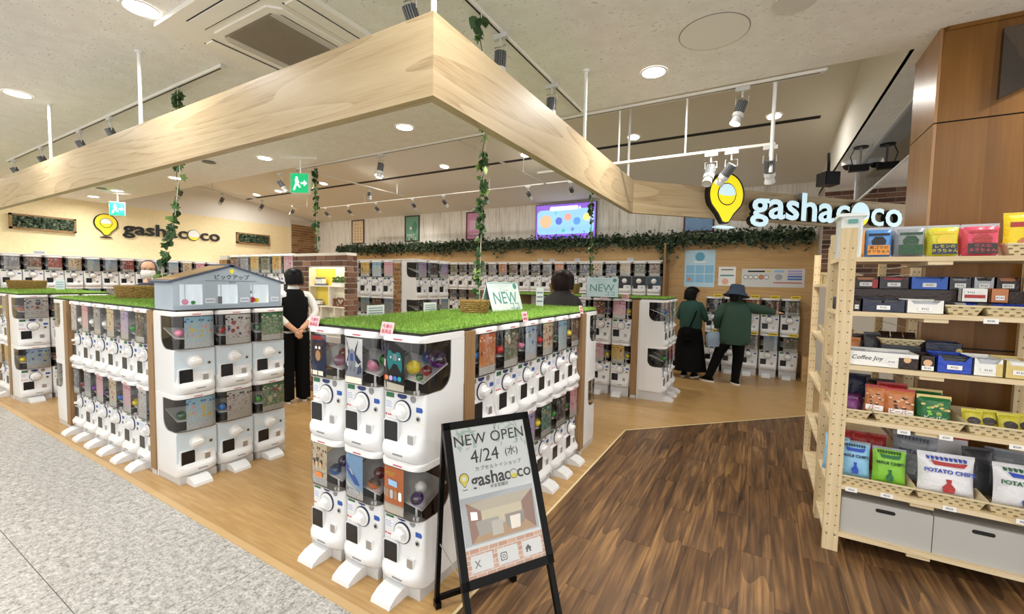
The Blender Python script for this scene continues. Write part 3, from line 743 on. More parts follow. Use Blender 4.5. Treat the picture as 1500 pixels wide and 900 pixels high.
def machine(x, y, z, rz, card, where, group, lite=False, panel=None, bottom=False, caps=0, wide=False, base=.06, foot=True, label=None, nb=''):
    lab = label or ('white capsule machine, %s card%s, %s' % (card, nb, where))
    t = empty('capsule_machine', lab, 'capsule machine', (x, y, z), rz, group)
    ob('body', G['body'], t)
    for k in (LITE if lite else FULL):
        if panel and k in ('dial_ring', 'notice', 'red_mark'): continue
        ob(NAMES.get(k, k), G[k], t)
    pc = None
    if card: pc = ob('poster_card', (CARD_ME if label else CARD_ME_R if wide else CARD_ME_C if lite else CARD_ME_L)[card], t)
    if panel:
        ob('front_panel', G['front_panel'][panel], t)
        if not lite: ob('lip_panel', G['front_panel'][panel+'_lip'], t)
    if bottom:
        o = ob('base', G['base'], t); o.scale = (1, 1, base/.06)
        if foot: ob('foot', G['foot'], t, (0, 0, -(base-.06)))
    M_ = Matrix.Translation((x, y, z)) @ Matrix.Rotation(rz, 4, 'Z')
    for i in range(caps):
        px = random.uniform(.05, .105) if not wide else random.uniform(-.105, -.075); c = random.choice(CAPS)
        if wide: px = (-.100, -.098, -.1)[i % 3]
        elif not label and not lite: px = (.098, .095)[i % 2]
        lx, ly = (px, .035+.062*i)
        lz = .415-.115*lx+.368*(ly-.03)+.036+.012
        p = M_ @ Vector((lx, ly, lz))
        ob('toy_capsule', CAP_ME[c], None, p, rot=(random.uniform(-1, 1), random.uniform(-1, 1), random.uniform(0, 6)), label='small %s toy capsule in a hood, %s' % (c, where), cat='toy capsule', group='capsules in the machines, '+where)
    return t, pc
def nbr(cards, i):
    """what stands next to machine i of a row"""
    a = cards[i-1] if i else None; b = cards[i+1] if i+1 < len(cards) else None
    if a and b: return ' between %s and %s cards' % (a, b) if a != b else ' between two %s cards' % a
    return ' beside the %s one' % (a or b)
def pick(seed, n, pool=None):
    r = random.Random(seed); out = []
    for i in range(n):
        k = r.choice([q for q in (pool or CARDNAMES) if not out or q != out[-1]]); out.append(k)
    return out
def turf(name, x0, x1, y0, y1, z, label, n):
    t = ob(name, MB().box(x0, x1, y0, y1, z, z+.012).mesh(name, ['turf']), label=label, cat='artificial turf')
    b = MB(); r = random.Random(3); vs = []; fs = []
    for i in range(n):
        x = r.uniform(x0+.004, x1-.004); y = r.uniform(y0+.004, y1-.004); a = r.uniform(0, 2*PI); h = r.uniform(.012, .026); wd = .0022
        lx, ly = r.uniform(-.012, .012), r.uniform(-.012, .012); o = len(vs)
        vs += [(x-wd*math.cos(a), y-wd*math.sin(a), z+.011), (x+wd*math.cos(a), y+wd*math.sin(a), z+.011), (x+lx, y+ly, z+.011+h)]; fs.append((o, o+1, o+2))
    me = bpy.data.meshes.new('grass_blades'); me.from_pydata(vs, [], fs); me.materials.append(m('turf_blade'))
    ob('grass_blades', me, t, kind='stuff'); return t
Z1 = .06; Z2 = Z1+MH; ZT = Z2+MH        # tiers and top
HALF = PI/2
# ---------------------------------------------------------------- near island (beside the A-frame sign)
NX0, NX1, NY0, NY1 = -2.257, -1.372, 1.535, 4.135
def divider(x0, x1, y0, y1, zt, lab):
    t = empty('divider_panel', lab, 'divider panel', ((x0+x1)/2, (y0+y1)/2, 0)); cx_, cy_ = (x0+x1)/2, (y0+y1)/2
    wbox('wood_strip', x0-cx_, x1-cx_, y0-cy_, y1-cy_, .045, zt-.006, 'strip_wood', t); wbox('plinth', x0-cx_+.006, x1-cx_-.006, y0-cy_+.006, y1-cy_-.006, 0, .045, 'base_grey', t)
core = lambda x0, x1, y0, y1, zt, lab: wbox('island_core', x0, x1, y0, y1, 0, zt-.012, 'white_matte', label=lab, cat='cabinet core')
core(NX0+.36, NX1-.366, NY0+.448, NY1-.448, ZT, 'white core cabinet inside the turfed island by the A-frame sign')
divider(NX0+.002, NX1, NY0+.354, NY0+.446, ZT, 'brown wood divider panel on the A-frame island, front end')
divider(NX0+.002, NX1, NY1-.446, NY1-.354, ZT, 'brown wood divider panel on the A-frame island, far end')
wbox('island_top_board', NX0+.02, NX1-.02, NY0+.02, NY1-.02, ZT, ZT+.012, 'dark_inside', label='dark board under the turf of the A-frame island', cat='board')
turf('turf_mat', NX0+.015, NX1-.02, NY0+.03, NY1-.03, ZT+.012, 'bright green artificial turf on the island behind the A-frame sign', 26000)
front_cards = [[('dark', 'dark blue card of a furry toy'), ('white', 'white and blue card of angular winged shapes'), ('dark', 'black card of a teal game controller')],
               [('cream', 'cream card of small mushroom toys'), ('pale blue', 'pale blue card of a blue train'), ('orange', 'orange card headed TOY')]]
SPECIAL = {}
for tier, z in ((0, Z2), (1, Z1)):
    for i in range(3):
        x = NX0+.1475+.295*i
        if i == 2 and tier == 0: pass
        t, pc = machine(x, NY0, z, 0, front_cards[tier][i][0], 'end of island by the A-frame sign', 'capsule machines on the front end of the near island', bottom=tier == 1, caps=2 if (tier, i) != (0, 2) else 0,
                        label='white capsule machine, %s, %s tier beside A-frame sign' % (front_cards[tier][i][1], 'upper' if tier == 0 else 'lower'))
        SPECIAL[(tier, i)] = (t, pc)
near_side = [['orange', 'olive', 'pale blue', 'cream', 'sky', 'brown'], ['navy', 'cream', 'lilac', 'teal', 'dark', 'pink']]
for tier, z in ((0, Z2), (1, Z1)):
    for i in range(6):
        y = 1.983+.1422+.2844*i
        machine(NX1-.012, y, z, HALF, near_side[tier][i], '%s row facing walnut floor' % ('upper', 'lower')[tier], 'capsule machines on the long side of the near island', bottom=tier == 1, caps=2, wide=True, nb=nbr(near_side[tier], i))
    for i in range(3):
        machine(NX1-.1475-.295*i, NY1, z, PI, pick(5+tier, 3)[i], '%s tier, far end of A-frame island' % ('upper', 'lower')[tier], 'capsule machines on the far end of the near island', bottom=tier == 1, lite=True, caps=1)
# loose big capsules in the upper corner machine
cx, cy = NX0+.1475+.59, NY0
for lx, ly, lz, r, c in ((.055, .045, .475, .036, 'yellow'), (.108, .082, .458, .026, 'red'), (.108, .16, .505, .048, 'purple'), (.112, .025, .436, .018, 'green'), (.045, .165, .51, .034, 'blue')):
    ob('toy_capsule', CAP_ME[c], None, (cx+lx, cy+ly, Z2+lz), rot=(.5, .3, 1), scale=(r/.032,)*3, label='%s toy capsule beside the game controller card in the corner machine' % c, cat='toy capsule', group='capsules in the corner machine')
def deco(parent, pieces, y=.0055):
    """flat printed motifs glued on a card, one mesh per motif"""
    for nm, poly, mat in pieces:
        if max(p[0] for p in poly)-min(p[0] for p in poly) > .12:      # broad prints follow the bend of the card
            q = []
            for i_ in range(len(poly)):
                a_, b_ = poly[i_], poly[(i_+1) % len(poly)]; k_ = max(1, int(abs(b_[0]-a_[0])/.012))
                q += [(a_[0]+(b_[0]-a_[0])*t_/k_, a_[1]+(b_[1]-a_[1])*t_/k_) for t_ in range(k_)]
            poly = q
            me = bpy.data.meshes.new(nm); bm_ = bmesh.new(); vs_ = [bm_.verts.new((p[0], 0, p[1])) for p in poly]; bm_.faces.new(vs_); bmesh.ops.triangulate(bm_, faces=bm_.faces); bm_.to_mesh(me); bm_.free(); me.materials.append(m(mat))
        else: me = MB().prism(poly, -.0003, .0003).mesh(nm, mat)
        for v_ in me.vertices:
            t_ = (v_.co.x+.132)/.162; v_.co.y += y-.0012+.030*(1-min(max(t_, 0), .3)/.3)**2
        ob(nm, me, parent); y -= .0007
M('p_black', '#14151b', .4); M('p_teal', '#1f9c9c', .4); M('p_lilac', '#b7a9dd', .4); M('p_orange', '#e2843c', .4); M('p_blue', '#3f6fc0', .4); M('p_navy', '#26365f', .4)
M('p_cream', '#efe8d6', .4); M('p_red', '#c23a30', .4); M('p_brown', '#5d4030', .4); M('p_tan', '#e0b58a', .4); M('p_yellow', '#f0cf3c', .4); M('p_sky', '#9cc4e8', .4); M('p_white', '#f4f4f2', .4); M('p_grey', '#a9adb8', .4)
_, pc = SPECIAL[(0, 2)]
ctl = [(-.075, .47), (-.062, .452), (-.045, .47), (-.03, .488), (.0, .486), (.015, .466), (.03, .448), (.04, .47), (.036, .52), (.02, .548), (-.005, .548), (-.012, .54), (-.04, .543), (-.052, .556), (-.073, .55), (-.082, .51)]
ctl = [(-.02+(p[0]+.02)*.85-.012, p[1]) for p in ctl]
deco(pc, [('print_ground', [(-.132, .352), (.03, .352), (.03, .592), (-.132, .592)], 'p_black'), ('print_strip', [(-.132, .352), (.03, .352), (.03, .385), (-.132, .395)], 'p_cream'), ('print_box', [(-.128, .515), (-.078, .525), (-.074, .588), (-.126, .583)], 'p_lilac'), ('print_controller', ctl, 'p_teal'), ('print_screen', rpoly(-.042, -.016, .505, .538, .004), 'p_grey'),
          ('print_button', circ(-.057, .52, .006, 8), 'p_white'), ('print_button', circ(.002, .515, .006, 8), 'p_white'), ('print_card', [(-.126, .47), (-.092, .468), (-.092, .505), (-.126, .507)], 'p_white')]
     + [('print_pad', rpoly(-.125+.03*q, -.101+.03*q, .405, .428, .008), kk) for q, kk in enumerate(('p_red', 'p_orange', 'p_lilac', 'p_blue', 'p_teal'))])
letters('RETRO', .016, 'p_navy', pc, (-.101, .0045, .57), bold=.02); letters('GAME', .018, 'p_navy', pc, (-.101, .0045, .552), bold=.02)
_, pc = SPECIAL[(0, 1)]
deco(pc, [('print_ground', [(-.132, .352), (.03, .352), (.03, .592), (-.132, .592)], 'p_grey'), ('print_sky', [(-.132, .44), (.03, .44), (.03, .592), (-.132, .592)], 'p_white'),
          ('print_wing', [(-.10, .585), (-.078, .50), (-.115, .47), (-.09, .46), (-.06, .49), (-.075, .54)], 'p_navy'), ('print_wing', [(.0, .585), (-.02, .51), (.022, .47), (0, .455), (-.035, .49), (-.022, .54)], 'p_navy'),
          ('print_figure', [(-.05, .535), (-.028, .52), (-.02, .47), (-.036, .41), (-.052, .45), (-.068, .41), (-.078, .47), (-.068, .52)], 'p_grey'), ('print_figure', [(-.06, .51), (-.04, .51), (-.038, .47), (-.062, .47)], 'p_blue'),
          ('print_fragment', [(-.12, .44), (-.095, .46), (-.085, .42), (-.11, .40)], 'p_navy'), ('print_fragment', [(.0, .44), (.02, .46), (.02, .41), (-.01, .40)], 'p_navy'), ('print_strip', [(-.132, .352), (.03, .352), (.03, .385), (-.132, .385)], 'p_cream')])
_, pc = SPECIAL[(0, 0)]
deco(pc, [('print_ground', [(-.132, .352), (.03, .352), (.03, .592), (-.132, .592)], 'p_navy'), ('print_title', rpoly(-.115, .005, .558, .582, .01), 'p_red'), ('print_body', circ(-.035, .49, .04, 20, .055), 'p_brown'), ('print_ear', [(-.07, .52), (-.095, .545), (-.06, .545)], 'p_brown'), ('print_ear', [(-.005, .52), (.022, .55), (-.015, .548)], 'p_brown'),
          ('print_tummy', circ(-.035, .47, .022, 16, .03), 'p_tan'), ('print_eye', circ(-.05, .515, .009, 10), 'p_white'), ('print_eye', circ(-.02, .515, .009, 10), 'p_white')]
     + [('print_figure', circ(-.11+.0*q, .52-.045*q, .014, 12, .018), 'p_grey') for q in range(3)] + [('print_box', [(-.126+.05*q, .36), (-.084+.05*q, .36), (-.084+.05*q, .385), (-.126+.05*q, .385)], 'p_cream') for q in range(3)])
_, pc = SPECIAL[(1, 0)]
deco(pc, [('print_figure', circ(-.115+.032*q, .50-.012*(q % 2), .013, 12), 'p_brown') for q in range(4)] + [('print_stalk', [(-.121+.032*q, .455), (-.109+.032*q, .455), (-.110+.032*q, .49), (-.12+.032*q, .49)], 'p_tan') for q in range(4)] + [('print_toast', rpoly(-.06, -.005, .40, .43, .01), 'p_orange')])
_, pc = SPECIAL[(1, 1)]
deco(pc, [('print_ground', [(-.132, .47), (.03, .40), (.03, .592), (-.132, .592)], 'p_sky'), ('print_train', [(-.125, .52), (-.10, .545), (-.01, .46), (.01, .43), (-.03, .43)], 'p_blue'), ('print_window', [(-.08, .515), (-.06, .51), (-.04, .48), (-.055, .485)], 'p_white'), ('print_track', [(-.132, .44), (.0, .385), (.01, .395), (-.132, .455)], 'p_white')]
     + [('print_car', rpoly(-.128+.028*q, -.106+.028*q, .39, .404, .004), 'p_grey') for q in range(5)])
_, pc = SPECIAL[(1, 2)]
deco(pc, [('print_ground', [(-.132, .40), (.03, .40), (.03, .592), (-.132, .592)], 'p_orange'), ('print_strip', [(-.132, .352), (.03, .352), (.03, .39), (-.132, .39)], 'p_cream')] + [('print_figure', rpoly(-.122+.03*q, -.1+.03*q, .43, .475, .008), ('p_white', 'p_tan')[q % 2]) for q in range(5)] + [('print_box', [(-.07, .50), (-.01, .495), (-.01, .525), (-.07, .53)], 'p_sky')])
letters('TOY', .03, 'p_yellow', pc, (-.06, .003, .555), bold=.03)
# ---------------------------------------------------------------- island with the pick-up house, and its twin further left
def x_island(x1, yf, base, label, depth=.885, n=6, pitch=.305, row_lab='', end_lab='', cards=None, end_panel=None, end_cards=None, left_end=True, seed=1, turf_n=14000, turf_label='', nfront=None, endn=3, lite=False, turf_cut=.03):
    z1, z2 = base, base+MH; zt = z2+MH
    xs1 = x1-.372; xs0 = xs1-.092            # right strip
    xr0 = xs0-.008-n*pitch; xq0 = xr0-.100; xl = xq0-.352
    core(xr0+.002, xs0-.002, yf+.37, yf+depth-.02, zt, 'white core cabinet inside the '+label)
    wbox('island_core', xs1, x1-.352, yf+.01, yf+depth-.01, 0, zt-.012, 'white_matte', label='white end core inside the '+label, cat='cabinet core')
    for x0, e_ in ((xs0, 'near'), (xq0, 'far')): divider(x0, x0+.092, yf, yf+depth, zt, 'brown wood divider panel on the %s, %s end' % (label, e_))
    wbox('island_top_board', xl+.02, x1-.02, yf+.02, yf+depth-.02, zt, zt+.012, 'dark_inside', label='dark board under the turf of the '+label, cat='board')
    turf('turf_mat', xl+.02, x1-turf_cut, yf+.025, yf+depth-.02, zt+.012, turf_label, turf_n)
    cards = cards or [pick(seed, n), pick(seed+1, n)]; end_cards = end_cards or [pick(seed+2, 3), pick(seed+3, 3)]
    for tier, z in ((0, z2), (1, z1)):
        for i in range(n if nfront is None else nfront):
            machine(xs0-.008-pitch/2-pitch*i, yf+.012, z, 0, cards[tier][i], '%s row %s' % (('upper', 'lower')[tier], row_lab), 'capsule machines '+row_lab, bottom=tier == 1, base=base, caps=1, lite=lite, nb=nbr(cards[tier], i))
        for i in range(endn):
            machine(x1, yf+.145+.29*i, z, HALF, end_cards[tier][i], '%s tier %s' % (('upper', 'lower')[tier], end_lab), 'capsule machines '+end_lab, panel=end_panel, bottom=tier == 1, base=base, caps=1, wide=True, lite=lite)
        if left_end:
            for i in range(2): machine(xl, yf+.1475+.295*i, z, -HALF, pick(seed+7+tier, 2)[i], '%s tier, far end of house island' % (('upper', 'lower')[tier]), 'capsule machines on the far end of the house island', bottom=tier == 1, base=base, lite=True)
    return zt
LKX, LKY = -3.74, 1.487
x_island(LKX, LKY, .06, 'island carrying the blue house', row_lab='facing granite', end_lab='under blue house',
         cards=[['dark', 'lilac', 'cream', 'grey', 'pink', 'white'], ['white', 'pink', 'cream', 'pink', 'grey', 'navy']], end_panel='panel_pale_blue', end_cards=[['sky', 'white', 'green'], ['sky', 'white', 'green']], turf_label='green artificial turf on the island with the blue pick-up house', seed=11, turf_cut=.362)
x_island(LKX-4.05, LKY, .06, 'island past the house island', row_lab='past house island', end_lab='facing the house island',
         end_cards=[['white', 'red', 'pink'], ['pale blue', 'red', 'cream']], left_end=False, nfront=2, turf_label='green artificial turf on the island past the pick-up house island', seed=21, turf_n=6000)
x_island(-1.055, 6.02, .125, 'island beside the shoppers in green', row_lab='below NEW tent', end_lab='facing shoppers in green', pitch=.297,
         cards=[['pink', 'brown', 'white', 'lilac', 'cream', 'red'], ['yellow', 'pink', 'grey', 'white', 'sky', 'cream']], left_end=False, nfront=4, turf_label='green artificial turf under the tented NEW board', seed=31, turf_n=6000, lite=False)
# ---------------------------------------------------------------- tall banks of machines
def bank(xs, y, rz, ztop, tiers, where, group, seed, along='x', panels=None, pool=None, depth=MD):
    for t in range(tiers):
        z = ztop-MH*(t+1); cards = pick(seed+t, len(xs), pool)
        for i, q in enumerate(xs):
            p = (q, y) if along == 'x' else (y, q)
            machine(p[0], p[1], z, rz, cards[i], '%s row %s' % (('top', 'second', 'third')[t], where), group, lite=True, panel=panels(t, i) if panels else None, caps=0, nb=nbr(cards, i))
    return ztop-MH*tiers
# bank beside the brick showcase
xs = [-5.99-.292*i for i in range(6)]
zb = bank(xs, 3.80, 0, 1.955, 1, 'left of showcase', 'capsule machines left of the brick showcase', 41, pool=['lilac', 'olive', 'yellow', 'pink', 'grey', 'brown'])
k = empty('machine_cabinet', 'tall white cabinet carrying machines left of the brick showcase', 'cabinet', (0, 0, 0))
wbox('carcass', -7.62, -5.85, 3.82, 4.25, 0, zb, 'white_matte', k)
bcol = wbox('brick_post', -7.86, -7.63, 3.80, 4.25, 0, 1.95, 'mortar', label='tan brick post at the end of the machines left of the showcase', cat='brick post')
bricks(bcol, -7.86, -7.63, 1.2, 1.94, 3.80, mat='tan_brick', bw=.11)
# bank behind, with the brick strip
xs = [-5.62-.295*i for i in range(4)]
zb = bank(xs, 5.40, 0, 1.94, 2, 'beside brick strip', 'capsule machines left of the brick strip', 51, pool=['brown', 'pink', 'pale blue', 'orange', 'yellow', 'sky'])
zb = bank([5.55+.295*i for i in range(3)], -4.95, HALF, 1.94, 2, 'past brick strip', 'capsule machines past the brick strip', 53, along='y', pool=['yellow', 'dark', 'sky', 'red', 'lilac'])
k = empty('machine_cabinet', 'tall white cabinet with a tan brick strip on its corner', 'cabinet', (0, 0, 0))
wbox('carcass', -6.80, -5.47, 5.42, 6.3, 0, zb, 'white_matte', k); wbox('cabinet', -5.31, -4.97, 5.405, 6.3, 0, zb, 'white_matte', label='white base cabinet right of the tan brick strip', cat='cabinet')
wbox('worktop', -6.80, -4.96, 5.39, 6.3, 1.94, 1.96, 'white_plastic', label='white top board over the machines by the tan brick strip', cat='board')
bs = wbox('brick_strip', -5.468, -5.312, 5.40, 6.2, 0, 1.938, 'mortar', label='narrow tan brick strip between two banks of machines', cat='brick strip')
bricks(bs, -5.468, -5.312, .9, 1.935, 5.40, mat='tan_brick', bw=.10)
# bank along the back wall
BY = 8.82
xs = [-1.82-.2955*i for i in range(20)]
def dark_panels(t, i): return ('panel_navy', 'panel_black', 'panel_black')[i] if t == 0 and i < 3 else None
bank(xs, BY, 0, 2.06, 2, 'under garland', 'capsule machines under the garland', 61, panels=dark_panels, pool=['dark', 'white', 'olive', 'red', 'cream', 'grey', 'navy', 'brown', 'orange'])
k = empty('machine_cabinet', 'long white cabinet carrying the machines under the ivy garland', 'cabinet', (0, 0, 0))
wbox('carcass', -7.6, -1.67, BY+.02, WALL_Y-.035, 0, 2.06-2*MH, 'white_matte', k); wbox('worktop', -7.6, -1.66, BY-.01, WALL_Y-.035, 2.06, 2.085, 'white_plastic', label='long white top board over the machines under the garland', cat='board')
# bank along the yellow wall
FXW = -12.47
ysw = [2.05+.2925*i for i in range(14)]
bank(ysw, FXW, HALF, 1.96, 3, 'along yellow wall', 'capsule machines along the yellow wall', 71, along='y', pool=['cream', 'pale blue', 'pink', 'sky', 'grey', 'brown', 'white', 'red'])
k = empty('machine_cabinet', 'long white cabinet carrying the machines along the yellow wall', 'cabinet', (0, 0, 0))
wbox('plinth', XL+.005, FXW-.02, 1.85, 6.0, 0, 1.96-3*MH+.001, 'white_matte', k); wbox('worktop', XL+.005, FXW+.01, 1.85, 6.0, 1.96, 1.985, 'white_plastic', label='long white top board over the machines along the yellow wall', cat='board')
# five columns by the right wall
cds = [['navy', 'red', 'orange', 'brown', 'olive'], ['pink', 'cream', 'grey', 'sky', 'olive']]
for tier, z in ((0, .13+MH), (1, .13)):
    for i in range(5):
        machine(-.71+.302*i, 8.80, z, 0, cds[tier][i], '%s tier, oak wall' % ('upper', 'lower')[tier], 'capsule machines on the oak wall', nb=nbr(cds[tier], i), lite=True, bottom=tier == 1, base=.13, foot=True, wide=True)
        t = empty('price_tag', 'small yellow price tag above the %s card machine, %s tier, oak wall' % (cds[tier][i], ('upper', 'lower')[tier]), 'price tag', (-.71+.302*i+.06, 8.786, z+MH-(.02 if tier else 0)), group='yellow price tags')
        wbox('card', -.07, .07, -.003, 0, 0, .05, 'yellow_tag', t)
        wbox('print_line', -.055, .055, -.004, -.003, .018, .03, 'ink', t)

# ================================================================== BRICK SHOWCASE
sc = empty('brick_showcase', 'brick-clad box with a lit yellow cubby showcase in its face', 'showcase', (0, 0, 0))
SX0, SX1, SY, SZ = -5.84, -4.70, 3.80, 1.95
HX0, HX1, HZ0, HZ1 = -5.50, -4.73, .80, 1.765
b = MB()
b.box(SX0, HX0, SY, SY+.16, 0, SZ); b.box(HX1, SX1, SY, SY+.16, 0, SZ); b.box(HX0, HX1, SY, SY+.16, 0, HZ0); b.box(HX0, HX1, SY, SY+.16, HZ1, SZ); b.box(HX0, HX1, SY+.13, SY+.16, HZ0, HZ1)
wall_ = ob('brick_cladding', b.mesh('brick_cladding', 'mortar'), sc)
bricks(wall_, SX0, SX1, .0, SZ, SY, hole=(HX0, HX1, HZ0-.01, HZ1), bw=.2, bh=.062)
bricks(wall_, SY, SY+.16, .0, SZ, SX1, 'y', bw=.2, bh=.062, depth=.02)
b = MB(); b.box(HX0, HX0+.015, SY+.002, SY+.13, HZ0, HZ1); b.box(HX1-.015, HX1, SY+.002, SY+.13, HZ0, HZ1); b.box(HX0, HX1, SY+.002, SY+.13, HZ0, HZ0+.015); b.box(HX0, HX1, SY+.002, SY+.13, HZ1-.015, HZ1)
case = ob('cubby_frame', b.mesh('cubby_frame', 'case_white'), sc)
wbox('lit_back', HX0, HX1, SY+.12, SY+.13, HZ0, HZ1, 'case_cream', case)
wbox('yellow_back', HX0+.015, HX0+.42, SY+.112, SY+.12, 1.50, HZ1-.015, 'case_yellow', case); wbox('yellow_back', HX0+.015, HX0+.32, SY+.112, SY+.12, 1.22, 1.49, 'case_yellow', case)
for z in (.98, 1.21, 1.49): wbox('cubby_shelf', HX0+.015, HX1-.015, SY+.005, SY+.12, z, z+.014, 'case_white', case)
for x, z0, z1 in ((HX0+.42, 1.224, 1.49), (HX0+.25, .994, 1.21), (HX0+.52, .994, 1.21), (HX0+.36, .815, .98)): wbox('divider', x, x+.014, SY+.005, SY+.12, z0, z1, 'case_white', case)
wbox('top_lamp', HX0+.05, HX1-.05, SY+.02, SY+.10, HZ1-.02, HZ1-.0155, M('case_lamp', '#fffbe8', .5, emit='#fff4cc', es=4), case)
M('mini_grey', '#6d7078', .5); M('mini_brown', '#7d4a2e', .5); M('mini_leaf', '#55753c', .7); M('mini_pink', '#e0a0a8', .5); M('mini_white', '#f0efec', .5)
def figure(x, z, kind, lab, s=1.0):
    t = empty('display_toy', lab, 'toy', (x, SY+.055, z))
    if kind == 'box':
        wbox('body', -.05*s, .05*s, -.03, .03, 0, .07*s, 'mini_white', t); wbox('top', -.06*s, .03*s, -.035, .035, .07*s, .085*s, 'mini_grey', t); wbox('base', -.07*s, .07*s, -.04, .04, 0, .02*s, 'mini_grey', t)
    elif kind == 'plant':
        b = MB(); r = random.Random(4)
        for q in range(40): b.ball((r.uniform(-.1, .1), r.uniform(-.03, .03), .05+r.uniform(0, .07)), .018, 6, 4)
        wbox('planter', -.11, .11, -.035, .035, 0, .045, 'mini_white', t); ob('foliage', b.mesh('foliage', 'mini_leaf'), t, kind='stuff')
    elif kind == 'heart':
        pts = [(.05*math.sin(a)**3*1.4, .07+.05*(13*math.cos(a)-5*math.cos(2*a)-2*math.cos(3*a)-math.cos(4*a))/13) for a in [2*PI*i/24 for i in range(25)]]
        ob('ring', MB().tube([(p[0], 0, p[1]) for p in pts], .01, 6).mesh('ring', 'mini_brown', 40), t); wbox('stand', -.04, .04, -.03, .03, 0, .015, 'mini_brown', t)
    elif kind == 'figure':
        ob('body', MB().loft([[(q*math.cos(2*PI*j/10), q*math.sin(2*PI*j/10), z_) for j in range(10)] for q, z_ in ((.022, 0), (.026, .02), (.016, .06), (.012, .07))]).mesh('body', 'mini_brown', 40), t); ob('head', MB().ball((0, 0, .088), .024).mesh('head', 'mini_brown', 60), t)
    elif kind == 'case':
        wbox('case', -.07, .07, -.03, .03, 0, .03, 'mini_brown', t); wbox('lid', -.07, .07, .02, .03, .03, .10, 'mini_pink', t)
    elif kind == 'bird':
        ob('body', MB().ball((0, 0, .03), .03, sc=(1.3, .8, .9)).mesh('body', 'mini_brown', 60), t); ob('head', MB().ball((.035, 0, .055), .016).mesh('head', 'mini_brown', 60), t); wbox('stand', -.02, .02, -.02, .02, 0, .01, 'mini_white', t)
figure(HX0+.20, 1.504, 'box', 'small white and grey model on the top cubby shelf', 1.3); figure(HX0+.58, 1.504, 'plant', 'green miniature plant on the top cubby shelf')
figure(HX0+.48, 1.224, 'figure', 'small brown figurine beside the heart ring in the cubby'); figure(HX0+.60, 1.224, 'heart', 'brown heart-shaped ring stand in the pink cubby'); figure(HX0+.70, 1.224, 'case', 'small dark jewellery case beside the heart stand')
figure(HX0+.09, .994, 'bird', 'small brown bird figurine in the left lower cubby'); figure(HX0+.64, .994, 'case', 'open brown and pink jewellery case in the lower cubby'); figure(HX0+.38, .994, 'box', 'tiny white model in the lower middle cubby', .8); figure(HX0+.15, 1.224, 'box', 'pale boxed miniature in the yellow cubby', 1.0)

# ================================================================== PICK-UP HOUSE
HYA, HYB, HZ = 1.50, 2.335, ZT+.012
hs = empty('pick_up_house', 'pale blue house-shaped display with three lit windows on the island end', 'display house', (-3.785, HYA, HZ), HALF)
W_ = HYB-HYA; hw, hp_ = .215, .343      # local x along +Y of the room, local -y towards the viewer (+X)
wins = [(.045, .203), (.309, .466), (.566, .727)]; wz0, wz1 = .036, .195
def front_with_holes():
    b = MB(); xs = [0]+[v for w2 in wins for v in w2]+[W_]
    for i in range(0, len(xs), 2): b.box(xs[i], xs[i+1], 0, .012, 0, wz1)
    for a, c in wins: b.box(a, c, 0, .012, 0, wz0)
    b.prism([(0, wz1), (W_, wz1), (W_, hw), (W_/2, hp_), (0, hw)], 0, .012)
    return b
ob('front_wall', front_with_holes().mesh('front_wall', 'house_blue'), hs)
wbox('side_wall', 0, .012, .012, .30, 0, hw, 'house_blue', hs); wbox('side_wall', W_-.012, W_, .012, .30, 0, hw, 'house_blue', hs)
for q in range(1, 9): wbox('siding_line', 0, W_, -.0015, .0, q*.0225, q*.0225+.0016, M('siding', '#93a4b4', .6), hs) if q*.0225 < wz0 else None
for sgn in (0, 1):
    L_ = math.hypot(W_/2+.02, hp_-hw); an = math.atan2(hp_-hw, W_/2)
    r = ob('roof_slope', MB().box(-.03, L_+.008, -.006, .32, 0, .016).mesh('roof_slope', 'house_roof'), hs, (0, 0, hw-.004) if not sgn else (W_, 0, hw-.004), rot=(0, -an, 0))
    if sgn: r.scale = (-1, 1, 1); r.rotation_euler = (0, an, 0)
    else: ob('tan_roofing', MB().box(.01, L_-.02, .02, .31, .016, .018).mesh('tan_roofing', 'roof_tan'), r)
for i, (a, c) in enumerate(wins):
    b = MB(); b.box(a-.004, a, .012, .16, wz0, wz1); b.box(c, c+.004, .012, .16, wz0, wz1); b.box(a, c, .012, .16, wz0-.004, wz0); b.box(a, c, .012, .16, wz1, wz1+.004); b.box(a, c, .156, .16, wz0, wz1)
    wn = ob('lit_window', b.mesh('lit_window', 'box_glow'), hs)
    wbox('corner_line', a+(c-a)*.62, a+(c-a)*.62+.002, .15, .156, wz0, wz1, 'house_blue', wn)
    wbox('name_plate', c+.012, c+.085, -.004, 0, wz0+.01, wz0+.05, M('plate', '#d5dee6', .5), hs); wbox('plate_line', c+.02, c+.077, -.005, -.004, wz0+.026, wz0+.034, 'label_text', hs)
letters('ピックアップ', .046, 'ink', hs, (W_/2, -.002, .252)); letters('PICK UP', .014, 'ink_soft', hs, (W_/2, -.002, .212)); wbox('rule', W_/2-.2, W_/2+.2, -.002, 0, .223, .225, 'ink', hs)
ob('pin', MB().prism(pin_shape(.034, .042), -.003, 0).mesh('pin', 'logo_yellow'), hs, (W_/2, 0, .280))
def hp(lx, ly, lz): return hs.matrix_basis @ Vector((lx, ly, lz))
for lx, c, s, lab in ((.10, 'pink', 1.0, 'pink and white round toy in the lit house window'), (.155, 'green', .7, 'small green round toy in the lit house window'), (.605, 'red', 1.2, 'red round toy in the right house window')):
    ob('display_toy', MB().ball((0, 0, .022), .022, 14, 8).mesh('display_toy', 'capsule_'+c, 60), loc=hp(lx, .05, wz0), scale=(s, s, s), label=lab, cat='toy')
wbox('display_toy', -.022, .022, -.015, .015, 0, .06, 'mini_grey', loc=hp(.335, .05, wz0), rz=HALF, label='small dark grey box toy in the middle house window', cat='toy')
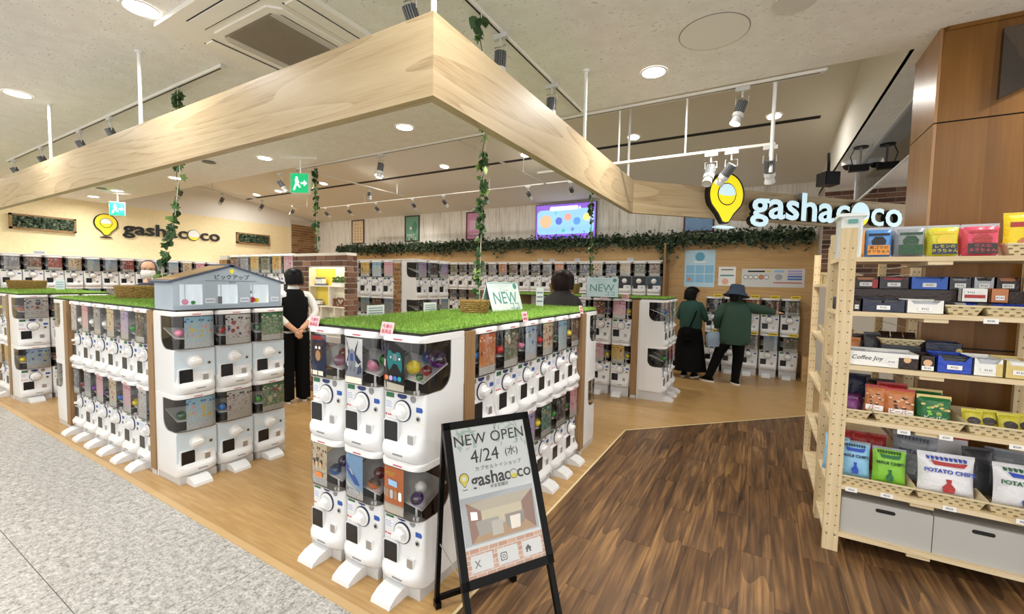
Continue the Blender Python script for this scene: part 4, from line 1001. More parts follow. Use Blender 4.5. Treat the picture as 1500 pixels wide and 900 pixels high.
ob('display_toy', MB().ball((0, 0, .018), .018, 14, 8).mesh('display_toy', 'capsule_green', 60), loc=hp(.585, .05, wz0+.075), label='green ball toy above the red one in house window', cat='toy')
ob('display_toy', MB().ball((0, 0, .02), .02, 14, 8).mesh('display_toy', 'capsule_yellow', 60), loc=hp(.65, .06, wz0), label='yellow ball toy beside the red one in house window', cat='toy')

# ================================================================== A-FRAME SIGN
R1, R2 = Vector((-1.305, 1.567, 0)), Vector((-1.078, 1.930, 0)); dd = (R2-R1).normalized(); nn = Vector((dd.y, -dd.x, 0)); AW = (R2-R1).length+.015
ang = math.atan2(dd.y, dd.x)
af = empty('a_frame_sign', 'black A-frame pavement sign with NEW OPEN poster standing on the floor edge', 'A-frame sign', R1+nn*.5, ang)   # local x along the sign, local -y to the viewer
TOPZ, LEAN = .945, .41      # top leans back by LEAN
LF = math.hypot(TOPZ, LEAN); la = math.atan2(LEAN, TOPZ)
def lean(me, name, parent=af, loc=(0, 0, 0)): return ob(name, me, parent, loc, rot=(-la, 0, 0))
pz0 = LF*.335
lean(MB().box(0, .026, 0, .022, 0, LF).mesh('leg', 'black_frame'), 'leg'); lean(MB().box(AW-.026, AW, 0, .022, 0, LF).mesh('leg', 'black_frame'), 'leg')
b = MB(); b.box(-.003, .03, -.008, .018, pz0, LF); b.box(AW-.03, AW+.003, -.008, .018, pz0, LF); b.box(-.003, AW+.003, -.008, .018, LF-.034, LF); b.box(-.003, AW+.003, -.008, .018, pz0, pz0+.036)
lean(b.mesh('snap_frame', 'black_frame'), 'snap_frame')
cz = lambda t: pz0+.036+t*(LF-.034-pz0-.036)
pst = lean(MB().box(.028, AW-.028, -.001, .006, pz0+.03, LF-.03).mesh('poster', M('poster_white', '#f1f4f4', .35)), 'poster')
lean(MB().box(.028, AW-.028, -.0045, -.004, pz0+.03, LF-.03).mesh('clear_cover', clear('cover', '#ffffff', .05, .02)), 'clear_cover')
# rear legs
rl = math.hypot(TOPZ-.02, .5-LEAN); ra = math.atan2(.5-LEAN, TOPZ-.02)
for x in (.0, AW-.022): ob('rear_leg', MB().box(x, x+.022, 0, .02, 0, rl).mesh('rear_leg', 'black_frame'), af, (0, .5, 0), rot=(ra, 0, 0))
wbox('rear_bar', .02, AW-.02, .485, .503, .035, .06, 'black_frame', af)
for x in (.01, AW-.01): ob('stay', MB().tube([(x, .16, .34), (x, .46, .34)], .003, 6).mesh('stay', 'steel'), af)
wbox('foot_cap', -.002, .026, .478, .522, 0, .03, 'black_frame', af); wbox('foot_cap', AW-.026, AW+.002, .478, .522, 0, .03, 'black_frame', af)
PW = AW-.056; ph = (LF-.03)-(pz0+.03)
def on_p(x, t): return (.028+PW*x, -.0018, pz0+.03+ph*t)
def ptext(s, size, x, t, mat='ink', bold=0, **k): return letters(s, size, mat, pst, on_p(x, t), ext=.0004, bold=bold, **k)
def pbox(name, x0, x1, t0, t1, mat, d=.0014): return wbox(name, .028+PW*x0, .028+PW*x1, -d-.0006, -.0005, pz0+.03+ph*t0, pz0+.03+ph*t1, mat, pst)
def leafbits(n):
    r = random.Random(5); b = MB()
    for i in range(n):
        x = r.choice((r.uniform(0, .3), r.uniform(.55, 1))); t = r.uniform(.84, .995) if x < .8 else r.uniform(.78, .995); a = r.uniform(0, PI); s = r.uniform(.012, .022)
        cx_, cz_ = on_p(x, t)[0], on_p(x, t)[2]
        pl_ = [(cx_+s*math.cos(a), cz_+s*math.sin(a)), (cx_+.3*s*math.cos(a+1.57), cz_+.3*s*math.sin(a+1.57)), (cx_-s*math.cos(a), cz_-s*math.sin(a)), (cx_-.3*s*math.cos(a+1.57), cz_-.3*s*math.sin(a+1.57))]
        if min(p[0] for p in pl_) < .028 or max(p[0] for p in pl_) > AW-.028: continue
        b.prism(pl_, -.0016, -.001)
    return b
ob('leaf_print', leafbits(70).mesh('leaf_print', M('leafprint', '#c3d9cb', .4)), pst, kind='stuff')
ptext('NEW OPEN', .070, .5, .90, spacing=1.02); ptext('4/24', .082, .40, .775); ptext('(水)', .044, .76, .775)
ptext('カプセルトイショップ', .0215, .56, .69, spacing=1.25, mat='ink'); ptext('gasha', .078, .40, .615, bold=.02); ptext('c', .078, .655, .615, bold=.008); ptext('co', .078, .885, .615, bold=.01)
ob('capsule_mark_ring', MB().prism(circ(on_p(.745, .609)[0], on_p(0, .609)[2], .0215, 20), -.0016, -.001).mesh('capsule_mark_ring', 'ink'), pst)
ob('capsule_mark', MB().prism(circ(on_p(.745, .609)[0], on_p(0, .609)[2], 0.0185, 20), -.002, -.001).mesh('capsule_mark', 'logo_yellow'), pst)
ob('capsule_mark_top', MB().prism([(on_p(.745, .609)[0]+0.0185*math.cos(PI*i/10), on_p(0, .609)[2]+0.0185*math.sin(PI*i/10)) for i in range(11)], -.0026, -.002).mesh('capsule_mark_top', 'p_white'), pst)
pp = ob('pin', MB().prism(pin_shape(.047, .06), -.002, -.001).mesh('pin', 'ink'), pst, (on_p(.10, .57)[0], 0, on_p(0, .585)[2])); ob('pin_face', MB().prism([(a*.86, b*.9+.003) for a, b in pin_shape(.047, .06)], -.0026, -.002).mesh('pin_face', 'logo_yellow'), pp)
ob('pin_ball', MB().prism(circ(0, .0365, .0105, 16), -.0032, -.0026).mesh('pin_ball', 'p_white'), pp); wbox('pin_base', on_p(.07, 0)[0], on_p(.13, 0)[0], -.0018, -.001, on_p(0, .565)[2], on_p(0, .57)[2], 'ink', pst)
ptext('平安堂諏訪', .0185, .53, .553)
# printed picture of a shop hall
pbox('picture', .02, .97, .205, .515, M('pic_grey', '#c3c8cc', .5)); 
def px_poly(pts): return [(on_p(a, 0)[0], on_p(0, b)[2]) for a, b in pts]
PIC = [('picture_ceiling', [(.08, .48), (.95, .48), (.78, .41), (.25, .41)], '#cfc2a8'), ('picture_wall', [(.25, .41), (.78, .41), (.78, .31), (.25, .31)], '#e4d8b4'), ('picture_floor', [(.1, .215), (.93, .215), (.78, .30), (.25, .30)], '#c79c63'), ('picture_side', [(.08, .48), (.25, .41), (.25, .30), (.1, .215)], '#a1694a'), ('picture_side', [(.95, .48), (.78, .41), (.78, .30), (.93, .215)], '#9b6444'),
       ('picture_shelf', [(.17, .35), (.46, .35), (.46, .27), (.2, .25)], '#b7ada0'), ('picture_shelf', [(.54, .35), (.80, .35), (.78, .27), (.55, .26)], '#b0a79c'), ('picture_island', [(.36, .33), (.50, .33), (.50, .235), (.36, .235)], '#d8d2c8'), ('picture_island', [(.60, .33), (.74, .33), (.72, .245), (.60, .245)], '#d8d2c8'), ('picture_screen', [(.12, .42), (.2, .41), (.2, .36), (.12, .365)], '#eef2f6')]
for q, (nm, pts, c) in enumerate(PIC): ob(nm, MB().prism(px_poly(pts), -.0022-.0003*q, -.0015).mesh(nm, M('pic_'+c, c, .5)), pst)
for row in range(6):
    for q in range(9):
        x0 = (q-(.5 if row % 2 else 0))/8.5; a0, a1 = max(x0, 0), min(x0+.108, 1)
        if a1-a0 > .03: pbox('printed_brick', a0, a1, .004+.031*row, .030+.031*row, M('print_brick%d' % ((q+row) % 3), ('#d99a72', '#e8b691', '#dfa882')[(q+row) % 3], .5))
for i, x in enumerate((.06, .38, .70)):
    pbox('panel', x, x+.26, .042, .145, 'p_white', .0020)
    if i == 0: letters('X', .04, 'ink', pst, (on_p(x+.075, 0)[0], -.0028, on_p(0, .088)[2]), ext=.0004)
    if i == 1:
        c0, c1 = on_p(x+.075, 0)[0], on_p(0, .09)[2]
        ob('camera_icon', MB().prism(rpoly(c0-.016, c0+.016, c1-.016, c1+.016, .006), -.003, -.002).mesh('camera_icon', 'ink'), pst); ob('camera_icon_face', MB().prism(rpoly(c0-.0125, c0+.0125, c1-.0125, c1+.0125, .005), -.0034, -.003).mesh('camera_icon_face', 'p_white'), pst)
        ob('camera_lens', MB().prism(circ(c0, c1, .0078, 16), -.0038, -.0034).mesh('camera_lens', 'ink'), pst); ob('camera_lens_face', MB().prism(circ(c0, c1, .0048, 16), -.0042, -.0038).mesh('camera_lens_face', 'p_white'), pst)
    if i == 2:
        c0, c1 = on_p(x+.075, 0)[0], on_p(0, .07)[2]
        ob('house_icon', MB().prism([(c0-.012, c1), (c0-.004, c1), (c0-.004, c1+.01), (c0+.004, c1+.01), (c0+.004, c1), (c0+.012, c1), (c0+.012, c1+.014), (c0+.017, c1+.014), (c0, c1+.03), (c0-.017, c1+.014), (c0-.012, c1+.014)], -.003, -.002).mesh('house_icon', 'ink'), pst)

# ================================================================== CARDS, BOARDS AND BASKETS ON THE TURF
TZ = ZT+.012
def new_board(p0, p1, h, leanback, lab, two=False):
    p0, p1 = Vector(p0), Vector(p1); d = (p1-p0); wd = d.length; a = math.atan2(d.y, d.x)
    t = empty('new_board', lab, 'notice board', p0, a); an = math.atan2(leanback, h); L_ = math.hypot(h, leanback)
    bd = ob('front_board', MB().box(0, wd, 0, .008, 0, L_).mesh('front_board', 'pale_board' if not two else 'light_blue_board'), t, rot=(-an, 0, 0))
    ob('edge', MB().box(-.004, wd+.004, .008, .012, 0, L_+.003).mesh('edge', 'black_frame'), bd)
    letters('NEW', wd*.34, 'teal_ink', bd, (wd*.48, -.001, L_*.44)); letters('ニュー', wd*.10, 'teal_ink', bd, (wd*.48, -.001, L_*.70)); letters('ココ', wd*.17, 'teal_ink', bd, (wd*.74, -.001, L_*.16))
    ob('seal', MB().prism(circ(wd*.88, L_*.86, wd*.062, 18), -.0015, 0).mesh('seal', 'teal_ink'), bd)
    for q in range(3): wbox('rule', wd*.06, wd*(.75-.1*q), -.001, 0, L_*(.90-.05*q), L_*(.905-.05*q), 'teal_ink', bd)
    ob('rear_board', MB().box(0, wd, -.008, 0, 0, L_).mesh('rear_board', 'light_blue_board'), t, (0, 2*leanback, 0), rot=(an, 0, 0))
    return t
new_board((-1.84, 2.90, TZ+.012), (-1.80, 3.33, TZ+.012), .245, .075, 'white NEW notice board leaning on the turf behind the ivy pot')
zk = .125+2*MH+.024
new_board(at(858.6, 434.5, z=zk)+Vector((0, 0, 0)), at(858.6, 434.5, z=zk)+Vector((.42, .12, 0)), .27, .08, 'pale blue tented NEW board on turf near the shoppers in green', True)
def tag_card(p, rz, wd, ht, mat, lab, group, lines=('今週の', '新商品'), ink='pink_ink', tilt=-.25):
    t = empty('tag_card', lab, 'tag', p, rz, group); c = ob('card', MB().box(-wd/2, wd/2, 0, .002, 0, ht).mesh('card', mat), t, rot=(tilt, 0, 0))
    if lines:
        for q, s in enumerate(lines): letters(s, wd*.27, ink, c, (0, -.0008, ht*(.68-.36*q)))
    else:
        for q in range(3): wbox('print_line', -wd*.4, wd*.4, -.0008, 0, ht*(.25+.22*q), ht*(.33+.22*q), 'label_text', c)
for x in (NX0+.075, NX0+.65): tag_card((x, NY0-.004, ZT-.012), 0, .085, .072, 'pink_card', 'pink paper tag on the front rim of the turfed island', 'pink tags on the front rim')
for y in (2.60, 3.68): tag_card((NX1-.008, y, ZT-.004), HALF, .075, .075, 'pink_card', 'pink paper tag on the long rim by the walnut floor', 'pink tags on the long rim')
for x in (-2.46, -1.77, -1.62): tag_card((x if x != -1.77 else -1.93, 6.01, zk-.03), 0, .10, .07, 'pink_card', 'pink paper tag on the rim below the tented NEW board', 'pink tags below the tented board', tilt=0)
for i in range(4): tag_card((NX0+.03, NY0+.5+.55*i, TZ+.012), -HALF+PI, .15, .075, 'card_white', 'white paper card along the far rim of the turfed island', 'white cards on the turf rim', None, tilt=.0)
for x in (-2.62, -2.2): tag_card((x, 6.01, zk-.04), 0, .14, .06, 'card_white', 'white paper card below the tented NEW board', 'white cards below the tented board', None, tilt=0)
tag_card((-1.92, 3.90, TZ+.012), .35, .075, .20, 'card_white', 'tall white leaflet card on the turf beside the NEW board', None, None, tilt=0)
pt = at(88, 425, z=TZ+.012); tag_card((pt.x, pt.y, TZ+.012), .9, .11, .16, 'grey_card', 'pale blue leaflet card beside the wicker basket past the house', None, None, tilt=0)
tag_card((-6.0, 2.2, TZ+.024), .9, .17, .085, 'grey_card', 'pale blue card on the turf behind the house island', None, None, tilt=0)
for i, px in enumerate((55,)): 
    tag_card((FXW+.005, 2.72, 1.985), HALF, .16, .06, 'grey_card', 'small blue tag on top of the machines by the yellow wall', None, None, tilt=0)
for x in (-4.35, -4.05, -3.45, -2.3): tag_card((x, BY-.012, 2.085), 0, .12, .055, 'grey_card', 'small grey tag on top of the machines under the garland', 'grey tags under the garland', None, tilt=0)
def basket(p, rx, ry, h, lab, rz=0, mat='wicker', flare=1.12):
    t = empty('wicker_basket', lab, 'basket', p, rz); n = 28
    ob('liner', MB().loft([[(rx*s*.95*math.cos(2*PI*j/n), ry*s*.95*math.sin(2*PI*j/n), z) for j in range(n)] for s, z in ((1, 0), (flare, h*.97), (flare*.95, h*.97), (.95, .01))], True, True).mesh('liner', mat, 40), t)
    rows = max(5, int(h/.014))
    for q in range(rows):
        z = h*(q+.5)/rows; s = 1+(flare-1)*z/h; pts = []
        for j in range(n*2+1):
            a = 2*PI*j/(n*2); wv = 1+.022*math.sin(j*PI/2+(q % 2)*PI); pts.append((rx*s*wv*math.cos(a), ry*s*wv*math.sin(a), z))
        ob('woven_strand', MB().tube(pts, h/rows*.52, 5).mesh('woven_strand', mat, 60), t)
    ob('rim', MB().tube([(rx*flare*math.cos(2*PI*j/n), ry*flare*math.sin(2*PI*j/n), h) for j in range(n+1)], .008, 6).mesh('rim', mat, 60), t)
pt = at(203, 438, z=TZ+.012); basket((pt.x, pt.y, TZ+.012), .19, .13, .13, 'brown wicker basket on the turf behind the pick-up house', .5)
pt = at(40, 424, z=TZ+.012); basket((pt.x, pt.y, TZ+.012), .22, .15, .13, 'brown wicker basket on the turf past the house island', .5)
pt = at(803, 431, z=zk); basket((-2.75, 6.5, zk), .23, .16, .17, 'tan wicker basket on the turf behind the bob-haired shopper', 0)
pt = at(695, 460, z=TZ+.012); basket((pt.x, pt.y, TZ+.012), .10, .085, .10, 'small tan basket pot at the foot of the hanging ivy', .3)

# ================================================================== IVY AND GARLANDS
def leaf_me(kind):
    b = MB()
    if kind == 0: pts = [(0, 0), (.30, .12), (.48, .40), (.30, .72), (0, 1.05), (-.30, .72), (-.48, .40), (-.30, .12)]
    else: pts = [(0, 0), (.42, -.05), (.34, .28), (.5, .55), (.2, .62), (0, 1.0), (-.2, .62), (-.5, .55), (-.34, .28), (-.42, -.05)]
    n = len(pts); vs = [(p[0], p[1], -.12*abs(p[0])*2) for p in pts]+[(0, .45, .06)]
    b._add(vs, [(i, (i+1) % n, n) for i in range(n)]); return b.mesh('leaf', 'ivy_leaf', 60, fix=False)
LEAVES = [leaf_me(0), leaf_me(1)]
def strand(path, n, size, lab, seed):
    r = random.Random(seed); path = [Vector(p) for p in path]; t = empty('hanging_ivy', lab, 'ivy', path[-1])
    o = path[-1]; segs = [(a, b, (b-a).length) for a, b in zip(path, path[1:])]; tot = sum(s[2] for s in segs)
    wav = []
    def pos(f):
        d = f*tot
        for a, b, l in segs:
            if d <= l: return a+(b-a)*(d/l)
            d -= l
        return path[-1]
    for i in range(41):
        p = pos(i/40); wav.append(p-o+Vector((.012*math.sin(i*1.3+seed), .012*math.cos(i*1.1), 0)))
    ob('stem', MB().tube(wav, .0035, 5).mesh('stem', 'stem'), t); ob('cord', MB().tube([p-o+Vector((.012, 0, 0)) for p in path], .003, 5).mesh('cord', 'twine'), t)
    clus = sorted(r.random()**.9 for _ in range(max(4, n//6)))
    for i in range(n):
        f = min(.995, max(.01, r.choice(clus)+r.gauss(0, .02))) if r.random() < .7 else r.random()
        p = pos(f)-o; a = r.uniform(0, 2*PI); s = size*r.uniform(.6, 1.25)
        q = p+Vector((math.cos(a), math.sin(a), 0))*r.uniform(.0, .03)
        l = ob('leaf', LEAVES[i % 2], t, q, rot=(r.uniform(-2.2, -.7), r.uniform(-.4, .4), a), scale=(s, s, s))
top = (-1.50, 2.16, CEIL-.02); bot = at(700, 455, z=TZ+.02)
strand([top, (top[0]-.1, top[1]+.22, 2.6), (bot.x+.03, bot.y-.03, 2.0), (bot.x, bot.y, TZ+.06)], 130, .062, 'hanging ivy strand dropping to the pot beside the white NEW board', 3)
t0 = at(258, 125, z=CEIL); b0 = at(236, 440, z=TZ+.02)
strand([(t0.x, 1.78, CEIL-.02), at(262, 250, Y=1.80), at(255, 320, Y=1.82), at(236, 390, Y=1.84), (at(240, 440, Y=1.84).x, 1.84, TZ+.02)], 130, .068, 'hanging ivy strand dropping behind the pick-up house', 5)
t0 = at(462, 245, z=CEIL-.05); strand([(t0.x, t0.y, CEIL-.03), (t0.x, t0.y, 2.5), (t0.x+.03, t0.y, 2.0)], 110, .06, 'hanging ivy strand above the brick showcase', 7)
strand([(-2.35, 6.5, 3.05), (-2.33, 6.5, 2.4), (-2.3, 6.5, zk+.03)], 100, .065, 'hanging ivy strand dropping to the tented NEW board', 9)
# garland along the back wall: leaves too small to pick apart
def garland(x0, x1, y, z, n, seed):
    r = random.Random(seed); vs = []; fs = []
    for i in range(n):
        x = r.uniform(x0, x1); k = .5+.5*math.sin(x*3.1)+.4*math.sin(x*7.7+1)
        p = Vector((x, y-r.uniform(.0, .14), z+r.gauss(0, .062)-(.2*r.random()**2*k if r.random() < .3 else 0)))
        s = r.uniform(.045, .08); q = Matrix.Rotation(r.uniform(0, 2*PI), 3, 'Z') @ Matrix.Rotation(r.uniform(-1.3, 1.3), 3, 'X') @ Matrix.Rotation(r.uniform(-.6, .6), 3, 'Y')
        o = len(vs); vs += [tuple(p+q @ (Vector(c)*s)) for c in ((0, 0, 0), (.5, .35, -.1), (.25, .8, -.04), (0, 1.1, 0), (-.25, .8, -.04), (-.5, .35, -.1), (0, .45, .08))]
        fs += [(o+a, o+b, o+6) for a, b in ((0, 1), (1, 2), (2, 3), (3, 4), (4, 5), (5, 0))]
    me = bpy.data.meshes.new('foliage'); me.from_pydata(vs, [], fs); me.materials.append(m('garland_leaf')); return me
gl = empty('ivy_garland', 'long dark green ivy garland draped along the back wall ledge', 'garland', (0, 0, 0))
ob('foliage', garland(-11.6, .78, WALL_Y-.10, 2.52, 9500, 2), gl, kind='stuff'); ob('vine', MB().tube([(-11.6+.25*i, WALL_Y-.12, 2.5+.02*math.sin(i*1.7)) for i in range(50)], .012, 6).mesh('vine', 'stem'), gl)
gl2 = garland(-1.75, -1.5, WALL_Y-.25, 2.36, 120, 5); ob('foliage', gl2, gl, kind='stuff')
# ================================================================== WALL PICTURES, SCREEN, PLANTERS
def picture(x0, x1, z0, z1, c_frame, c_art, lab, deco_=None):
    t = empty('framed_picture', lab, 'picture', ((x0+x1)/2, WALL_Y-.001, z0)); w2 = (x1-x0)/2; h = z1-z0; f = .028
    b = MB(); b.box(-w2, -w2+f, -.025, 0, 0, h); b.box(w2-f, w2, -.025, 0, 0, h); b.box(-w2, w2, -.025, 0, 0, f); b.box(-w2, w2, -.025, 0, h-f, h)
    ob('frame', b.mesh('frame', c_frame), t); art = wbox('print', -w2+f, w2-f, -.012, 0, f, h-f, c_art, t)
    if deco_: deco_(art, w2-f, h, f)
M('art_cream', '#e9d3b2', .6); M('art_green', '#6aa58c', .35); M('art_pink', '#d79ac0', .6); M('art_blue', '#7fa3cf', .5); M('art_line', '#c9a27a', .6); M('frame_brown', '#3c2418', .5); M('frame_maroon', '#5c1f2c', .5)
def dots(art, w2, h, f):
    for r_ in range(5):
        for c_ in range(3): ob('dot', MB().prism(circ(-w2*.5+w2*.5*c_, h*.18+h*.12*r_, .03, 10), -.0135, -.012).mesh('dot', 'art_line'), art)
    wbox('line', -w2*.6, w2*.2, -.0135, -.012, h*.8, h*.82, 'art_line', art)
picture(-11.12, -10.57, 2.70, 3.43, 'frame_brown', 'art_cream', 'framed cream print of rows of dots on the whitewashed wall', dots)
def greenart(art, w2, h, f):
    letters('DAILY', .11, 'p_white', art, (-.05, -.013, h*.24), bold=.01); letters('DAILY', .11, 'p_white', art, (.02, -.013, h*.11), bold=.01)
    ob('spot', MB().prism(circ(-.05, h*.52, .045, 12), -.0135, -.012).mesh('spot', 'p_white'), art); ob('sweep', MB().prism([(-.05, h*.5), (.12, h*.3), (.2, h*.6), (.1, h*.8)], -.0132, -.012).mesh('sweep', M('art_green2', '#4f8a72', .4)), art)
picture(-8.88, -8.33, 2.70, 3.43, 'frame_brown', 'art_green', 'framed green print on the whitewashed wall', greenart)
picture(-6.71, -6.16, 2.68, 3.40, 'frame_maroon', 'art_pink', 'framed pink print on the whitewashed wall behind the ivy', lambda art, w2, h, f: (wbox('patch', -w2*.7, w2*.3, -.0135, -.012, h*.35, h*.7, M('art_pink2', '#e6bcd6', .6), art), wbox('line', -w2*.7, w2*.7, -.0135, -.012, h*.2, h*.23, 'p_white', art)))
picture(-1.36, -.80, 2.65, 3.02, 'frame_maroon', 'art_blue', 'framed blue print under the lit sign', lambda art, w2, h, f: [ob('swirl', MB().tube([(-.1+.15*math.cos(a)*(1-.07*a), -.013, .18+.1*math.sin(a)*(1-.07*a)) for a in [i*.3 for i in range(28)]], .006, 5).mesh('swirl', 'p_sky'), art)])
# screen
p0, p1 = at(785, 352, Y=WALL_Y-.09), at(873, 296, Y=WALL_Y-.09)
tv = empty('wall_screen', 'large flat screen showing a purple and blue advert on the wall', 'screen', (p0.x, WALL_Y-.09, 2.60), rot=(.0, 0, 0)); TW, THh = p1.x-p0.x, .80
wbox('bezel', -.015, TW+.015, 0, .05, -.015, THh+.015, 'tv_black', tv); wbox('bracket', TW*.3, TW*.7, .05, .088, THh*.3, THh*.7, 'tv_black', tv)
def tvm(nm, c, s=1.0): return M(nm, c, .3, emit=c, es=s)
disp = wbox('display', 0, TW, -.003, 0, 0, THh, tvm('tv_purple', '#8a5fd0', .75), tv)
ob('display_field', MB().prism(rpoly(.03, TW-.03, .12, .68, .1), -.004, -.003).mesh('display_field', tvm('tv_blue', '#8ec0ee', .85)), disp)
ob('display_title', MB().prism(rpoly(.35, 1.05, .66, .75, .04), -.005, -.003).mesh('display_title', tvm('tv_white', '#eef2fa', .85)), disp)
letters('6', .10, 'exit_white', disp, (1.09, -.005, .70)); wbox('display_caption', .36, 1.1, -.005, -.003, .045, .075, tvm('tv_ink', '#3a4a9c', .7), disp)
for (x, z, r, c) in ((.25, .42, .15, '#d9b48c'), (.58, .42, .085, '#5a6fd0'), (.80, .50, .085, '#e6a090'), (1.02, .40, .085, '#5f9ae0'), (1.25, .48, .085, '#e4dc8a'), (.7, .2, .04, '#58c0b0'), (.92, .22, .04, '#6a90e0'), (.5, .6, .03, '#58c0b0'), (1.35, .2, .04, '#58c0b0')):
    if x < TW-.1: ob('display_dot', MB().prism(circ(x, z, r, 20), -.006, -.003).mesh('display_dot', tvm('tv_'+c, c, .75)), disp)
# posters on the oak wall
def wall_poster(p0, p1, lab, c1, fn):
    a, b_ = at(*p0, Y=WALL_Y-.035), at(*p1, Y=WALL_Y-.035); t = empty('wall_poster', lab, 'poster', (a.x, WALL_Y-.031, b_.z)); w_, h_ = b_.x-a.x, a.z-b_.z
    s_ = wbox('sheet', 0, w_, -.006, 0, 0, h_, c1, t); fn(s_, w_, h_)
M('ps_blue', '#bfe0f2', .4); M('ps_sky', '#8cc4e6', .4); M('ps_aqua', '#5aa8c8', .4); M('ps_peach', '#eab69a', .4); M('ps_grey', '#dcdcda', .4)
def f1(s_, w_, h_):
    for r_ in range(2):
        for c_ in range(3): wbox('tile_print', w_*(.06+.31*c_), w_*(.34+.31*c_), -.0072, -.006, h_*(.12+.25*r_), h_*(.34+.25*r_), 'ps_sky', s_)
    ob('round_print', MB().prism(circ(w_*.5, h_*.82, w_*.16, 18), -.0072, -.006).mesh('round_print', 'ps_aqua'), s_); wbox('title_print', w_*.3, w_*.7, -.0075, -.006, h_*.66, h_*.70, 'p_white', s_)
    ob('orange_dot', MB().prism(circ(w_*.16, h_*.2, w_*.06, 12), -.008, -.006).mesh('orange_dot', 'p_orange'), s_)
wall_poster((1004, 367), (1046, 421), 'tall pale blue poster with six tiles on the oak wall', 'ps_blue', f1)
def f2(s_, w_, h_):
    wbox('title_print', w_*.1, w_*.9, -.0072, -.006, h_*.5, h_*.58, 'teal_ink', s_); ob('round_print', MB().prism(circ(w_*.4, h_*.22, w_*.2, 14), -.0072, -.006).mesh('round_print', 'ps_peach'), s_); wbox('line_print', w_*.15, w_*.85, -.0072, -.006, h_*.82, h_*.87, 'ink_soft', s_)
wall_poster((1053, 391), (1077, 419), 'small white notice beside the tall blue poster', 'p_white', f2)
def f3(s_, w_, h_):
    wbox('title_print', w_*.1, w_*.38, -.0072, -.006, h_*.82, h_*.90, 'ink', s_); wbox('yellow_print', w_*.40, w_*.47, -.0072, -.006, h_*.82, h_*.90, 'p_yellow', s_)
    for q in range(5):
        ob('icon_ring', MB().prism(rpoly(w_*(.03+.085*q), w_*(.105+.085*q), h_*.42, h_*.66, .03), -.0072, -.006).mesh('icon_ring', 'ink_soft'), s_); ob('icon', MB().prism(rpoly(w_*(.037+.085*q), w_*(.098+.085*q), h_*.45, h_*.63, .024), -.008, -.006).mesh('icon', 'p_orange' if q == 3 else 'p_white'), s_)
    ob('seal_print', MB().prism(circ(w_*.6, h_*.55, w_*.06, 14), -.0072, -.006).mesh('seal_print', 'p_grey'), s_); wbox('ribbon_print', w_*.53, w_*.68, -.0075, -.006, h_*.8, h_*.92, 'p_sky', s_)
    for q, kk in enumerate(('p_lilac', 'p_lilac', 'p_blue', 'p_blue')): wbox('table_print', w_*.74, w_*.96, -.0072, -.006, h_*(.82-.14*q), h_*(.91-.14*q), kk, s_)
    wbox('bar_print', w_*.52, w_*.96, -.0072, -.006, h_*.22, h_*.27, 'p_red', s_)
wall_poster((1087, 394), (1178, 422), 'wide grey instruction board with icons on the oak wall', 'ps_grey', f3)
# planter boxes on the yellow wall
def planter(p0, p1, lab, seed):
    a, b_ = at(*p0, X=XL+.06), at(*p1, X=XL+.06); t = empty('wall_planter', lab, 'wall planter', (XL, a.y, b_.z), HALF); w_, h_ = b_.y-a.y, .30
    b = MB(); f = .035; b.box(0, w_, -.08, 0, 0, f); b.box(0, w_, -.08, 0, h_-f, h_); b.box(0, f, -.08, 0, 0, h_); b.box(w_-f, w_, -.08, 0, 0, h_)
    ob('wooden_frame', b.mesh('wooden_frame', 'strip_wood'), t); wbox('backing', f, w_-f, -.03, 0, f, h_-f, 'dark_inside', t)
    r = random.Random(seed); vs = []; fs = []
    for i in range(420):
        p = Vector((r.uniform(f, w_-f), -.03-r.random()*.07, r.uniform(f, h_-f))); s = r.uniform(.03, .06); q = Matrix.Rotation(r.uniform(0, 6.3), 3, 'Y') @ Matrix.Rotation(r.uniform(-.9, .9), 3, 'X')
        o = len(vs); vs += [tuple(p+q @ (Vector(c)*s)) for c in ((0, 0, -.5), (.4, 0, 0), (0, -.15, .6), (-.4, 0, 0))]; fs += [(o, o+1, o+2), (o, o+2, o+3)]
    me = bpy.data.meshes.new('foliage'); me.from_pydata(vs, [], fs); me.materials.append(m('garland_leaf')); ob('foliage', me, t, kind='stuff')
planter((13, 312), (112, 342), 'long framed box of greenery on the yellow wall left of the lettering', 1); planter((347, 342), (395, 360), 'short framed box of greenery on the yellow wall right of the lettering', 2)
# ================================================================== TRACKS AND SPOTLIGHTS
def track(p0, p1, lab, group=None, w2=.018, slots=True, hang=True):
    p0, p1 = Vector(p0), Vector(p1); d = p1-p0; L_ = d.length; t = empty('lighting_track', lab, 'track', p0, math.atan2(d.y, d.x), group)
    wbox('rail', 0, L_, -w2, w2, -.02, 0, 'rail_white', t)
    if slots: wbox('slot', .03, L_-.03, -.006, .006, -.0206, -.019, 'slot_black', t)
    wbox('end_cap', -.012, 0, -w2*1.1, w2*1.1, -.022, 0, 'lamp_grey', t); wbox('end_cap', L_, L_+.012, -w2*1.1, w2*1.1, -.022, 0, 'lamp_grey', t)
track((-9.4, 1.78, CEIL), (-3.58, 1.78, CEIL), 'white ceiling track running over the granite side'); track((-1.5, .4, CEIL), (-1.5, 3.84, CEIL), 'white ceiling track running above the long oak beam')
track((-1.9, 1.78, CEIL), (-1.55, 1.78, CEIL), 'short white ceiling track behind the beam corner')
track((-5.9, 3.92, CEIL), (.35, 3.92, CEIL), 'long white track along the edge of the flat ceiling', w2=.022)
ZR = 2.73
track((-2.0, 3.98, ZR), (.05, 3.98, ZR), 'hung white track above the lit sign', slots=False)
zr3 = at(620, 288, Y=7.5).z
track((-10.6, 7.5, zr3), (-2.9, 7.5, zr3), 'hung white track lighting the whitewashed wall', slots=False)
track((-3.62, 3.95, zr3), (-3.62, 7.5, zr3), 'hung white cross track joining two long tracks', slots=False)
